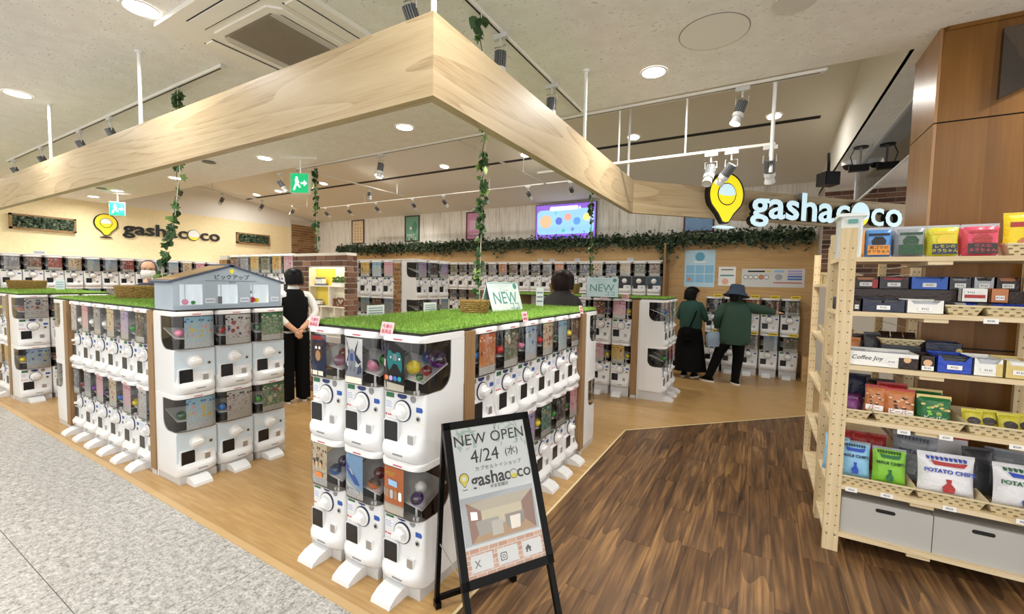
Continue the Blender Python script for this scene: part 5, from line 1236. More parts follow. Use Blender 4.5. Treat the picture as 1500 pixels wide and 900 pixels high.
track((-10.6, 4.2, zr3), (-10.6, 7.5, zr3), 'hung white track running beside the yellow wall', slots=False)
track((-7.2, 4.2, zr3+.05), (-7.2, 7.4, zr3+.05), 'hung white track running above the brick showcase', slots=False)
def hrod(x, y, z0): rod(x, y, z0, slope_z(y) if y > YB else CEIL, 'thin white rod hanging a lighting track from the ceiling', 'rods holding tracks', .008)
for x in (-1.18, -.6): hrod(x, 3.98, ZR)
rod(.04, 3.97, 2.5, slope_z(3.97), 'thick white rod hanging a pair of spotlights by the lit sign', None, .014)
for x, y in ((-3.62, 5.2), (-3.62, 6.6), (-4.9, 7.5), (-8.6, 7.5), (-10.6, 5), (-10.6, 7.3), (-7.2, 5), (-7.2, 7.2)): hrod(x, y, zr3)
LAMPME = {}
def spot(p, aim, lit, lab, group=None, L=.15, r=.038, power=None, glow=True):
    """track spotlight hanging at p (the track), pointing along AIM"""
    p = Vector(p); aim = Vector(aim).normalized(); t = empty('track_spotlight', lab, 'spotlight', p, group=group)
    if not LAMPME:
        LAMPME['adapter'] = MB().box(-.05, .05, -.016, .016, -.03, 0).mesh('adapter', 'lamp_grey'); LAMPME['neck'] = MB().cyl((0, 0, -.08), .008, .055, 'z', 8).mesh('neck', 'lamp_grey', 40)
        LAMPME['yoke'] = MB().tube([(-.045, 0, -.13), (-.045, 0, -.075), (.045, 0, -.075), (.045, 0, -.13)], .004, 6).mesh('yoke', 'lamp_grey', 40)
        b = MB()
        for q in range(16):
            a = 2*PI*q/16; c, s = math.cos(a), math.sin(a); b.prism([(r*c-.004*s, r*s+.004*c), (r*c+.004*s, r*s-.004*c), (.6*r*c+.004*s, .6*r*s-.004*c), (.6*r*c-.004*s, .6*r*s+.004*c)], -.02, .085, 'xy')
        b.cyl((0, 0, -.02), r*.7, .105, 'z', 14); LAMPME['heat_sink'] = b.mesh('heat_sink', 'fin_grey')
        LAMPME['collar'] = MB().cyl((0, 0, .08), r*1.08, .03, 'z', 20).mesh('collar', 'lamp_grey', 40); LAMPME['reflector'] = MB().loft([[(q*math.cos(2*PI*j/20), q*math.sin(2*PI*j/20), z) for j in range(20)] for q, z in ((r*.8, .11), (r*1.0, .15), (r*1.05, .165))], False, False).mesh('reflector', 'lamp_grey', 40)
        LAMPME['lens'] = MB().cyl((0, 0, .145), r*.93, .008, 'z', 20).mesh('lens', 'lamp_glow'); LAMPME['lens_off'] = MB().cyl((0, 0, .145), r*.93, .008, 'z', 20).mesh('lens', 'lamp_off')
    for k_ in ('adapter', 'neck', 'yoke'): ob(k_, LAMPME[k_], t)
    q = aim.to_track_quat('Z', 'Y'); hd = ob('head', LAMPME['heat_sink'], t, (0, 0, -.13)); hd.rotation_mode = 'QUATERNION'; hd.rotation_quaternion = q
    for k_ in ('collar', 'reflector'): ob(k_, LAMPME[k_], hd)
    ob('lens', LAMPME['lens' if lit else 'lens_off'], hd)
    if power:
        l = bpy.data.lights.new('spot_lamp', 'SPOT'); l.energy = power; l.spot_size = math.radians(75); l.spot_blend = .8; l.shadow_soft_size = .04; l.color = (1, .95, .86)
        l.name = lamp_name('spot_lamp', p); o = bpy.data.objects.new(l.name, l); COL.objects.link(o); o.location = p+Vector((0, 0, -.13))+aim*.18; o.rotation_mode = 'QUATERNION'; o.rotation_quaternion = (-aim).to_track_quat('Z', 'Y'); o['kind'] = 'structure'
GF = 'spotlights on the track over the granite side'
for x in (-1.69, -5.74, -6.57, -7.9, -9.1): spot((x, 1.78, CEIL-.02), (.15, .45, -1), True, 'grey finned track spotlight over the granite side of the shop', GF, power=SPOT_W)
for y in (2.40, 3.18): spot((-1.5, y, CEIL-.02), (-.05, 0, -1), True, 'grey finned track spotlight above the long oak beam', 'spotlights above the long beam', power=SPOT_W)
p = at(558, 228, Y=3.92); spot((p.x, 3.92, CEIL-.022), (-.1, -.1, -1), True, 'lit track spotlight on the edge of the flat ceiling above the turf', None, power=SPOT_W)
p = at(1088, 130, Y=3.92); spot((p.x, 3.92, CEIL-.022), (-.25, -.15, -.9), True, 'bright lit track spotlight at the ceiling edge over the sign', None, power=SPOT_W)
p = at(410, 262, Y=3.92); spot((p.x, 3.92, CEIL-.022), (.3, .5, -1), False, 'unlit track spotlight on the ceiling edge beside the exit sign', None)
p = at(1042, 228, Y=3.98); spot((p.x, 3.98, ZR-.02), (-.1, -.5, -.8), False, 'grey track spotlight hung above the pin of the lit sign', None)
spot((.03, 3.98, ZR-.02), (.05, .5, -.8), True, 'lit spotlight on the thick rod above the lit sign', None, power=SPOT_W); spot((-.24, 3.98, ZR-.02), (-.6, .3, -.8), False, 'second spotlight on the thick rod above the lit sign', None)
for x in (-10.1, -9.2, -8.2, -7.0, -6.1, -5.0, -4.0, -3.1): spot((x, 7.5, zr3-.02), (.1*math.sin(x*3), 1, -.75), x in (-8.2,), 'small track spotlight aimed at the whitewashed wall' if x != -8.2 else 'lit track spotlight aimed at the whitewashed wall', 'spotlights aimed at the whitewashed wall', power=SPOT_W if x == -8.2 else None)
for y in (4.4, 5.2, 6.1, 6.9): spot((-10.6, y, zr3-.02), (-1, .1, -.7), y in (5.2, 6.1), 'small track spotlight aimed at the yellow wall' if y not in (5.2, 6.1) else 'lit track spotlight aimed at the yellow wall', 'spotlights aimed at the yellow wall', power=SPOT_W if y in (5.2, 6.1) else None)
for y in (4.8, 6.4): spot((-7.2, y, zr3+.03), (.4, -.3, -1), False, 'unlit track spotlight hung above the brick showcase', 'unlit spotlights above the showcase')
# ================================================================== EXIT SIGNS, CAMERAS
def exit_sign(p, lab, rz, s=1.0):
    p = Vector(p); t = empty('exit_sign', lab, 'exit sign', p, rz)
    wbox('ceiling_plate', -.24, .24, -.06, .06, CEIL-p.z-.03, CEIL-p.z, 'ac_white', t); ob('stem', MB().cyl((0, 0, .13*s), .009, CEIL-p.z-.13*s-.02, 'z', 8).mesh('stem', 'rod_white'), t)
    wbox('housing', -.12*s, .12*s, -.035, .035, -.13*s, .13*s, 'ac_white', t); f = wbox('green_face', -.115*s, .115*s, -.038, -.035, -.125*s, .125*s, 'exit_green', t)
    b = MB(); y0, y1 = -.0405, -.038
    b.prism(circ(-.035*s, .07*s, .016*s, 10), y0, y1); b.prism([(-.06*s, .05*s), (-.02*s, .05*s), (.0, .01*s), (-.02*s, -.01*s), (-.05*s, .0)], y0, y1); b.prism([(-.05*s, .0), (-.02*s, .0), (.02*s, -.05*s), (.0, -.06*s)], y0, y1); b.prism([(-.05*s, .0), (-.03*s, -.01*s), (-.06*s, -.09*s), (-.085*s, -.09*s)], y0, y1)
    ob('running_figure', b.mesh('running_figure', 'exit_white'), f)
    ob('arrow', MB().prism([(.02*s, .012*s), (.06*s, .012*s), (.06*s, .04*s), (.1*s, 0), (.06*s, -.04*s), (.06*s, -.012*s), (.02*s, -.012*s)], y0, y1).mesh('arrow', 'exit_white'), f)
exit_sign((-5.36, 3.60, 2.86), 'green running-man exit sign hanging from the ceiling above the showcase', .55); exit_sign((-10.9, 3.46, 2.88), 'green exit sign hanging in front of the yellow wall', .95)
sp_ = at(1216, 262, Y=6.3)
t = empty('black_loudspeaker', 'black box loudspeaker hanging beside the glass screen', 'loudspeaker', (sp_.x-.02, 6.3, sp_.z-.10))
wbox('cabinet', -.085, .085, -.08, .08, .02, .17, 'tv_black', t, rz=.5); wbox('grille', -.075, .075, -.086, -.08, .03, .16, 'ink', t, rz=.5); ob('bracket', MB().tube([(0, 0, .17), (0, .02, .30), (0, .06, CEIL-sp_.z+.10)], .016, 8).mesh('bracket', 'tv_black'), t)
dm = at(1240, 243, z=CEIL-.05)
t = empty('dome_camera', 'white dome security camera under the right soffit', 'camera', (dm.x+.02, dm.y, CEIL-.001)); ob('mount', MB().cyl((0, 0, -.05), .075, .05, 'z', 20).mesh('mount', 'rod_white', 40), t); ob('dome', MB().ball((0, 0, -.05), .06, 16, 8).mesh('dome', 'tv_black', 60), t)
cm = at(1264, 215, z=CEIL)
t = empty('bracket_camera', 'black bracket camera hanging on a thin pole below the soffit', 'camera', (min(cm.x, .93), cm.y, CEIL-.001)); ob('plate', MB().cyl((0, 0, -.012), .07, .012, 'z', 20).mesh('plate', 'tv_black', 40), t); ob('pole', MB().tube([(0, 0, 0), (0, 0, -.2)], .012, 8).mesh('pole', 'steel'), t); ob('cable', MB().tube([(-.05, 0, 0), (-.09, 0, -.1), (-.06, 0, -.22), (0, 0, -.22)], .005, 6).mesh('cable', 'tv_black'), t)
wbox('camera_body', -.1, .08, -.035, .035, -.27, -.2, 'tv_black', t)

# ================================================================== PINE RACK WITH SWEETS
RX0, RX1, RY0, RY1 = .408, 1.385, 3.172, 3.60
SHZ = [1.772, 1.455, 1.135, .818, .408, .112]
rk = empty('pine_rack', 'open pine shelf rack full of snacks in front of the wooden pillar', 'shelf rack', (0, 0, 0))
def post(parent, x0, y0, h, w_=.078, d_=.03, flip=False):
    p = wbox('post', x0, x0+w_, y0, y0+d_, 0, h, 'pine_z', parent)
    b = MB(); z = .1
    while z < h-.08:
        for dx in (.25, .75): b.prism(circ(x0+w_*dx, z, .0038, 7), y0-.0006, y0)
        z += .062
    ob('peg_holes', b.mesh('peg_holes', 'dark_inside'), p, kind='stuff'); return p
for x in (RX0, RX1-.078):
    for y in (RY0, RY1-.03):
        p = post(rk, x, y, 1.955)
        if y == RY0:
            for z in SHZ:
                for dx in (.22, .78): ob('bolt', MB().ball((x+.078*dx, y-.001, z), .0075, 8, 5, (1, .5, 1)).mesh('bolt', 'bolt', 60), p)
for z in SHZ:
    s_ = wbox('shelf_board', RX0+.002, RX1-.002, RY0+.03, RY1-.03, z-.012, z+.012, 'pine', rk)
    wbox('front_edge', RX0+.078, RX1-.078, RY0+.004, RY0+.03, z-.014, z+.012, 'pine', s_); wbox('cleat', .80, .90, RY0+.012, RY1-.03, z-.034, z-.012, 'pine', s_)
# side rack along the pillar
rk2 = empty('pine_rack', 'narrow pine side rack standing behind the snack rack along the pillar', 'shelf rack', (0, 0, 0))
for y in (3.63, 4.50): post(rk2, .408, y, 1.88, .045, .045)
for y in (3.63, 4.50): post(rk2, .84, y, 1.88, .045, .045)
for z in (1.62, 1.22, .86, .50, .15): wbox('shelf_board', .41, .885, 3.64, 4.54, z-.012, z+.012, 'pine', rk2)
for z in [.2+.06*i for i in range(27)]: ob('grid_wire', MB().tube([(.88, 3.66, z), (.88, 4.5, z)], .003, 4).mesh('grid_wire', 'lamp_grey'), rk2)

def px2x(px, py, y=3.22): return at(px, py, Y=y).x
def bag(x, y, z, w_, h, d, mat, lab, cat='snack bag', group=None, rz=0, tilt=-.12, fn=None, name='snack_bag', crimp=None):
    t = empty(name, lab, cat, (x, y, z), rz, group); nu, nv = 10, 12; vs = []; fs = []
    r = random.Random(int(x*1000+z*77))
    for side in (-1, 1):
        for j in range(nv+1):
            for i in range(nu+1):
                u, v = 2*i/nu-1, 2*j/nv-1
                k_ = max(0, (1-u**4))*max(0, (1-abs(v)**3.2)); wr = r.uniform(-.003, .003) if 0 < i < nu and 0 < j < nv else 0
                vs.append((u*w_/2*(1-.045*(1-v*v)), side*(d/2*k_**.62+wr*.6), (v+1)/2*h))
    n1 = (nu+1)*(nv+1)
    for side in (0, 1):
        for j in range(nv):
            for i in range(nu):
                a = side*n1+j*(nu+1)+i; q = (a, a+1, a+nu+2, a+nu+1); fs.append(q if side == 0 else q[::-1])
    me = bpy.data.meshes.new('pouch'); me.from_pydata(vs, [], fs); me.materials.append(m(mat)); me.polygons.foreach_set('use_smooth', [True]*len(me.polygons))
    p = ob('pouch', me, t, rot=(tilt, 0, 0))
    wbox('top_seal', -w_/2, w_/2, -.002, .002, h-.012, h+.012, crimp or mat, p); wbox('bottom_seal', -w_/2, w_/2, -.002, .002, -.001, .012, crimp or mat, p)
    if fn: fn(p, w_, h, -d/2)
    return t
def carton(x0, x1, y, z, h, d, mat, lab, fn=None, inner=None, group=None, cut=True, name='snack_carton'):
    """open display carton seen from the front, with packets standing in it"""
    w_ = x1-x0; t = empty(name, lab, 'carton', (x0, y, z), group=group); b = MB(); e = .003
    hf = h*.72 if cut else h
    b.prism([(0, 0), (w_, 0), (w_, h), (w_*.92, h), (w_*.80, hf), (w_*.20, hf), (w_*.08, h), (0, h)] if cut else [(0, 0), (w_, 0), (w_, h), (0, h)], 0, e)
    b.box(0, e, 0, d, 0, h); b.box(w_-e, w_, 0, d, 0, h); b.box(0, w_, d-e, d, 0, h*1.05); b.box(0, w_, 0, d, 0, e)
    bx = ob('box', b.mesh('box', mat), t)
    if inner:
        n = max(2, int(d/.035))
        for q in range(n): 
            for s in range(max(1, int(w_/.09))):
                ww = w_/max(1, int(w_/.09)); wbox('packet', ww*s+.006, ww*(s+1)-.006, .012+q*(d-.02)/n, .012+q*(d-.02)/n+.018, .004, h*random.uniform(.80, .98), inner, t)
    if fn: fn(bx, w_, h)
    return t
def price(parent, x, z, y=-.0035, w_=.052, h=.024, s='¥162'):
    c = wbox('price_label', x-w_/2, x+w_/2, y-.001, y, z-h/2, z+h/2, 'tag_white', parent); letters(s, h*.62, 'ink_soft', c, (x, y-.0014, z)); return c
def tray(x0, x1, y0, y1, z, h, lab, group=None, slant=.02):
    t = empty('woven_tray', lab, 'basket', (x0, y0, z), group=group); w_, d = x1-x0, y1-y0; i_ = .02; b = MB()
    lo = [(i_, i_, 0), (w_-i_, i_, 0), (w_-i_, d-i_, 0), (i_, d-i_, 0)]; hi = [(0, 0, h), (w_, 0, h), (w_, d, h+slant), (0, d, h+slant)]
    li = [(i_+.004, i_+.004, .004), (w_-i_-.004, i_+.004, .004), (w_-i_-.004, d-i_-.004, .004), (i_+.004, d-i_-.004, .004)]; hi2 = [(.006, .006, h), (w_-.006, .006, h), (w_-.006, d-.006, h+slant), (.006, d-.006, h+slant)]
    b.loft([lo, hi, hi2, li]); ob('shell', b.mesh('shell', 'cream_weave'), t)
    b = MB(); rows = max(3, int(h/.014))
    for r_ in range(rows):
        f = (r_+.5)/rows; off = i_*(1-f); n = int(w_/.022)
        for q in range(n):
            if (q+r_) % 2: continue
            xa = off+(w_-2*off)*q/n; b.box(xa, xa+.015, off-.0025, off+.002, h*f-.0035, h*f+.0035)
    ob('weave', b.mesh('weave', 'cream_weave_dark'), t, kind='stuff')
    ob('rim', MB().tube([hi[0], hi[1], hi[2], hi[3], hi[0]], .006, 6).mesh('rim', 'cream_weave', 60), t); return t
for nm, c in dict(k_blue='#5b93d6', k_green='#244d30', k_lemon='#d6d23a', k_pink='#d8506a', k_orange='#e09438', k_grey='#8f9498', k_silver='#b9bdc4', k_brownbox='#2c1a14', k_bluebox='#2b64c8', k_royal='#2348b8', k_darkgrey='#3a3b40', k_white='#eeeeea', k_navybox='#232a44', k_tan='#c07a4a', k_dgreen='#1f6a3a', k_olive='#c6bc3a', k_purple='#7a3f78', k_cyan='#8ec4e8', k_lime='#86c63c', k_bagwhite='#e9e9ee', k_bagsilver='#8d939c', k_red='#b03030', k_yellow='#f0d81e', k_gold='#d8c27a').items(): M(nm, c, .35, fn=lambda n: n.bump(n.noise(n.coords('Object', (1, 1, 1), 9), 28, 2, 1.2), .35, .012))
# ---- top shelf: stand-up pouches
zt_ = SHZ[0]+.012
def pouch_print(c_low, words, c_ink, c_mot):
    def fn(p, w_, h, yf):
        b = MB(); y_ = yf-.001
        wbox('lower_print', -w_*.38, w_*.38, y_-.004, y_, h*.06, h*.40, c_low, p)
        ob('motif', MB().prism([(-w_*.22, h*.42), (w_*.22, h*.42), (w_*.25, h*.56), (w_*.13, h*.70), (-w_*.13, h*.70), (-w_*.25, h*.56)], y_-.004, y_).mesh('motif', c_mot), p)
        wbox('band_print', -w_*.36, w_*.36, y_-.003, y_, h*.74, h*.82, c_mot, p)
        for q, s in enumerate(words): letters(s, h*.13, c_ink, p, (0, y_-.0048, h*(.31-.14*q)))
    return fn
TOP = [(1256, 1268, 'k_orange', 'k_orange', ('',), 'ink', 'ink', 'orange pouch at the post end of the top shelf'), (1266, 1309, 'k_blue', 'k_orange', ('黒ゴマの', 'タラちゃん'), 'ink', 'p_black', 'blue and orange sesame snack pouch on the top shelf'), (1311, 1358, 'k_grey', 'k_green', ('わさびの', 'タラちゃん'), 'k_dgreen', 'k_green', 'grey and dark green snack pouch on the top shelf'),
       (1360, 1408, 'k_lemon', 'k_navybox', ('レモンの', 'タラちゃん'), 'k_lemon', 'p_yellow', 'yellow lemon snack pouch on the top shelf'), (1411, 1468, 'k_pink', 'k_brownbox', ('ウメの', 'タラちゃん'), 'k_pink', 'k_red', 'pink plum snack pouch on the top shelf')]
for a, c, mt, low, words, ink_, mot, lab in TOP:
    x0, x1 = px2x(a, 360), px2x(c, 360); w_ = x1-x0
    bag((x0+x1)/2, 3.25 if w_ > .06 else 3.24, zt_, w_, .165, .07, mt, lab, fn=pouch_print(low, words, ink_, mot) if w_ > .06 else None, tilt=-.10, crimp='k_silver')
    if w_ > .06: bag((x0+x1)/2+.012, 3.37, zt_, w_, .175, .06, mt, 'second row copy of the '+lab, tilt=-.10, crimp='k_silver')
x0 = px2x(1468, 365); tray(x0+.01, x0+.30, 3.20, 3.5, zt_, .06, 'cream woven tray at the right of the top shelf')
bag(x0+.085, 3.30, zt_+.012, .12, .21, .05, 'k_yellow', 'tall yellow snack bag standing in the top tray', fn=lambda p, w_, h, yf: (ob('nut_print', MB().prism(circ(.02, h*.25, .035, 12), yf-.004, yf).mesh('nut_print', 'k_tan'), p), wbox('red_print', -.04, .03, yf-.003, yf, h*.68, h*.8, 'k_red', p)), tilt=-.05)
# clear tub on the post
t = empty('plastic_tub', 'clear plastic tub with teal label on top of the rack post', 'tub', (.46, 3.30, SHZ[0]+.012)); T_H = .30
b = MB(); b.loft([rring(-.055, .06, -.11, .12, z, .02) for z in (0, .01)]); 
ob('tub_wall', MB().loft([rring(-.05-.0*z, .055, -.10, .11, z, .02) for z in (.0, T_H*.75)]+[rring(-.06, .065, -.11, .12, z, .02) for z in (T_H*.8,)], True, False).mesh('tub_wall', M('tub_plastic', '#dfe6e6', .3), 40), t)
ob('lid', MB().loft([rring(-.065, .07, -.115, .125, z, .02) for z in (T_H*.8, T_H*.86)]).mesh('lid', M('lid_plastic', '#e8eeee', .3), 40), t); wbox('teal_label', -.02, .025, -.113, -.11, T_H*.66, T_H*.74, 'teal_ink', t)
bag(.47, 3.42, SHZ[0]+.012, .10, .17, .06, 'k_bagwhite', 'pale wrapped pouch behind the clear tub on the rack')
# ---- second shelf
z2_ = SHZ[1]+.012
wbox('riser_box', .50, 1.30, 3.40, 3.56, 0, .135, 'k_brownbox', loc=(0, 0, z2_), label='long dark riser carton at the back of the second shelf', cat='riser')
zr_ = z2_+.135
def simple_box(c_tab, pr='¥162', px_=.5):
    def fn(bx, w_, h):
        price(bx, w_*px_, h*.36, s=pr, w_=min(.06, w_*.5))
        if c_tab: wbox('corner_print', w_*.76, w_*.98, -.0012, 0, .004, h*.75, c_tab, bx)
    return fn
back = [(1250, 1287, 'k_brownbox', 'k_red', 'k_tan', 'dark brown carton with red corner on the riser'), (1288, 1332, 'k_darkgrey', 'k_brownbox', 'k_red', 'charcoal carton with red packs on the riser'), (1335, 1390, 'k_bluebox', None, 'k_bluebox', 'bright blue carton on the riser of the second shelf'), (1391, 1424, 'k_darkgrey', None, 'k_grey', 'dark grey carton of green packs on the riser'), (1427, 1458, 'k_silver', None, 'k_brownbox', 'silver pouch carton with coffee print on the riser'), (1460, 1496, 'k_brownbox', None, 'k_tan', 'black carton with brown packs on the riser')]
for a, c, mt, tab, inn, lab in back:
    x0, x1 = px2x(a, 420, 3.38), px2x(c, 420, 3.38); carton(x0, x1, 3.39, zr_, .075, .15, mt, lab, simple_box(tab), inn)
fr = [(1248, 1260, 'k_brownbox', 'small dark carton beside the rack post'), (1262, 1325, 'k_navybox', 'navy and black open carton on the second shelf'), (1327, 1382, 'k_white', 'white open carton on the second shelf')]
for a, c, mt, lab in fr:
    x0, x1 = px2x(a, 450), px2x(c, 450); carton(x0, x1, 3.205, z2_, .075, .17, mt, lab, simple_box(None), 'k_darkgrey' if mt != 'k_white' else 'k_silver')
x0, x1, x2 = px2x(1384, 455), px2x(1440, 455), px2x(1503, 455)
tray(x0, x1-.002, 3.20, 3.39, z2_, .05, 'cream woven tray beside the white carton on the second shelf', slant=.0); tray(x1+.004, x2+.12, 3.20, 3.39, z2_, .05, 'cream woven tray at the right of the second shelf', slant=0)
for i in range(7):
    bag(x0+.035+.05*i, 3.27+.02*(i % 3), z2_+.035, .06, .05, .02, ('k_darkgrey', 'k_silver', 'k_royal')[i % 3] if i < 4 else 'k_royal', 'small %s packet lying in the second-shelf trays' % (('dark grey', 'silver', 'blue')[i % 3] if i < 4 else 'blue'), cat='packet', group='packets in the second-shelf trays', tilt=-1.1, name='sweet_packet')
x0 = px2x(1423, 420); carton(x0, x0+.105, 3.34, z2_+.07, .075, .05, 'k_white', 'white carton with red stripe behind the trays', lambda bx, w_, h: (wbox('red_print', .012, w_-.01, -.0012, 0, h*.3, h*.55, 'k_red', bx), price(bx, w_*.35, h*.72)), cut=False); carton(x0+.115, x0+.185, 3.34, z2_+.07, .075, .05, 'k_tan', 'orange-brown carton behind the right tray', simple_box(None), cut=False)
# ---- third shelf
z3_ = SHZ[2]+.012
x0, x1 = px2x(1243, 530), px2x(1345, 530)
def coffee(bx, w_, h):
    letters('Coffee Joy', h*.40, 'ink', bx, (w_*.26, -.001, h*.58), shear=.3); wbox('brown_print', w_*.72, w_*.99, -.0012, 0, .003, h*.75, 'k_brownbox', bx); ob('cup_print', MB().prism(circ(w_*.84, h*.62, h*.19, 14), -.002, 0).mesh('cup_print', 'p_tan'), bx); price(bx, w_*.62, h*.42, w_=.04)
carton(x0, x1, 3.205, z3_, .085, .20, 'k_white', 'white Coffee Joy display carton on the third shelf', coffee, 'k_silver', cut=False)
x0, x1 = px2x(1347, 535), px2x(1369, 535); carton(x0, x1, 3.21, z3_, .085, .15, 'k_brownbox', 'narrow brown biscuit carton beside the coffee carton', lambda bx, w_, h: (ob('biscuit_print', MB().prism(circ(w_*.5, h*.55, w_*.3, 12), -.0014, 0).mesh('biscuit_print', 'p_tan'), bx), price(bx, w_*.5, h*.2, w_=w_*.8)), cut=False)
x0, x1 = px2x(1371, 535), px2x(1423, 535); carton(x0, x1, 3.205, z3_, .095, .18, 'k_royal', 'royal blue open carton on the third shelf', simple_box(None), 'k_darkgrey')
x0, x1 = px2x(1424, 540), px2x(1468, 540); carton(x0, x1, 3.205, z3_, .095, .18, 'k_white', 'white and cream open carton on the third shelf', simple_box('k_gold'), 'k_silver')
x0, x1 = px2x(1470, 545), px2x(1515, 545); carton(x0, x1, 3.205, z3_, .095, .18, 'k_gold', 'yellow-gold biscuit carton at the right of the third shelf', simple_box(None), 'k_white')
for i in range(4):
    bag(.535+.052*i, 3.46+.045*(i % 2), z3_+.0, .085, .13+.02*(i % 3), .03, ('k_tan', 'k_brownbox', 'k_darkgrey')[i % 3], '%s wrapped sweets bag heaped behind the coffee carton' % ('tan', 'brown', 'dark')[i % 3], group='sweets bags behind the coffee carton', rz=.15*(i % 3)-.15, tilt=-.12)
x0 = px2x(1290, 490, 3.4); tray(x0, x0+.2, 3.40, 3.54, z3_+.115, .035, 'small woven tray raised behind the coffee carton', slant=0); wbox('tray_stand', 0, .18, 0, .12, 0, .115, 'k_darkgrey', loc=(x0+.01, 3.41, z3_), label='dark carton propping up the small woven tray', cat='carton')
for i in range(3): bag(x0+.035+.06*i, 3.47, z3_+.14, .055, .05, .03, 'k_brownbox', 'small brown packet in the raised woven tray', cat='packet', group='packets in the raised tray', name='sweet_packet', tilt=-.7)
x0 = px2x(1356, 495, 3.42); carton(x0, x0+.16, 3.42, z3_+.05, .095, .10, 'k_navybox', 'dark navy cracker carton at the back of the third shelf', lambda bx, w_, h: (wbox('white_print', w_*.2, w_*.8, -.0012, 0, h*.25, h*.32, 'p_white', bx), ob('badge_print', MB().prism(circ(w_*.92, h*.55, .014, 12), -.0014, 0).mesh('badge_print', 'k_gold'), bx), price(bx, w_*.5, -h*.12)), cut=False); wbox('carton_stand', 0, .15, 0, .09, 0, .05, 'k_brownbox', loc=(x0+.005, 3.425, z3_), label='brown carton under the navy cracker carton', cat='carton')
for i, c in enumerate(('k_red', 'k_silver')): carton(px2x(1395, 515, 3.42)+.10*i+.07, px2x(1395, 515, 3.42)+.10*i+.165, 3.43, z3_+.03, .05, .10, c, '%s low carton at the back of the third shelf' % ('red', 'silver')[i], None, None, cut=False)
# ---- fourth shelf: trays with nut bags
z4_ = SHZ[3]+.012
xa, xb, xc, xd = px2x(1238, 608), px2x(1274, 608), px2x(1412, 630), px2x(1500, 640)
tray(xa-.06, xb, 3.185, 3.52, z4_, .05, 'cream woven tray of purple packets at the rack post'); tray(xb+.012, xc-.004, 3.185, 3.52, z4_, .055, 'wide cream woven tray of nut bags on the fourth shelf'); tray(xc+.004, xd+.10, 3.185, 3.52, z4_, .055, 'cream woven tray of olive bags on the fourth shelf')
for i in range(3): bag(xa+.02+.035*i, 3.26+.06*i, z4_+.02, .10, .085, .05, 'k_purple', 'purple crinkled packet in the tray by the post', cat='packet', group='purple packets', rz=.3*i, tilt=-.5, name='sweet_packet')
for i in range(2): bag(xa+.03+.07*i, 3.49, z4_+.01, .12, .2, .05, 'k_navybox', 'dark navy bag standing behind the purple packets', group='navy bags behind the purple packets', tilt=-.05)
def nuts(words, mt, c1, c2):
    def fn(p, w_, h, yf):
        r = random.Random(3); y_ = yf-.0005
        for i in range(16): ob('nut_print', MB().prism(circ(r.uniform(-w_*.36, w_*.36), r.uniform(h*.34, h*.8), w_*.07, 8, w_*.045), y_-.004, y_).mesh('nut_print', c1 if i % 2 else c2), p)
        wbox('word_band', -w_*.40, w_*.40, y_-.0045, y_, h*.12, h*.32, 'k_white' if mt != 'g' else 'k_dgreen', p); letters(words, h*.17, 'k_red' if mt != 'g' else 'p_white', p, (0, y_-.0052, h*.215), bold=.01)
    return fn
x0 = px2x(1268, 595, 3.25)
bag(x0+.045, 3.27, z4_+.03, .10, .155, .05, 'k_tan', 'narrow brown nut bag in the wide tray', fn=nuts('バー', 'b', 'p_tan', 'k_brownbox'), rz=-.25, crimp='k_red'); bag(x0+.155, 3.255, z4_+.025, .135, .155, .055, 'k_tan', 'brown nut bag with red lettering in the wide tray', fn=nuts('ビーバー', 'b', 'p_tan', 'k_brownbox'), crimp='k_red')
bag(x0+.14, 3.36, z4_+.035, .14, .16, .05, 'k_red', 'red-topped brown bag behind the nut bags'); bag(x0+.10, 3.43, z4_+.04, .14, .16, .05, 'k_brownbox', 'dark brown bag at the back of the wide tray')
bag(x0+.30, 3.25, z4_+.02, .145, .145, .055, 'k_dgreen', 'dark green snack bag with white lettering in the wide tray', fn=nuts('ビーバー', 'g', 'k_gold', 'k_lime'), crimp='k_gold'); bag(x0+.285, 3.34, z4_+.03, .15, .15, .05, 'k_dgreen', 'second dark green bag behind the lettered one', crimp='k_gold')
for i in range(4): bag(xc+.05+.07*i, 3.27+.03*(i % 2), z4_+.025, .085, .085, .035, 'k_olive', 'olive yellow nut packet in the right tray', cat='packet', group='olive packets', fn=lambda p, w_, h, yf: ob('nut_print', MB().prism(circ(0, h*.35, w_*.32, 12, h*.25), yf-.003, yf).mesh('nut_print', 'k_brownbox'), p), tilt=-.4, name='sweet_packet')
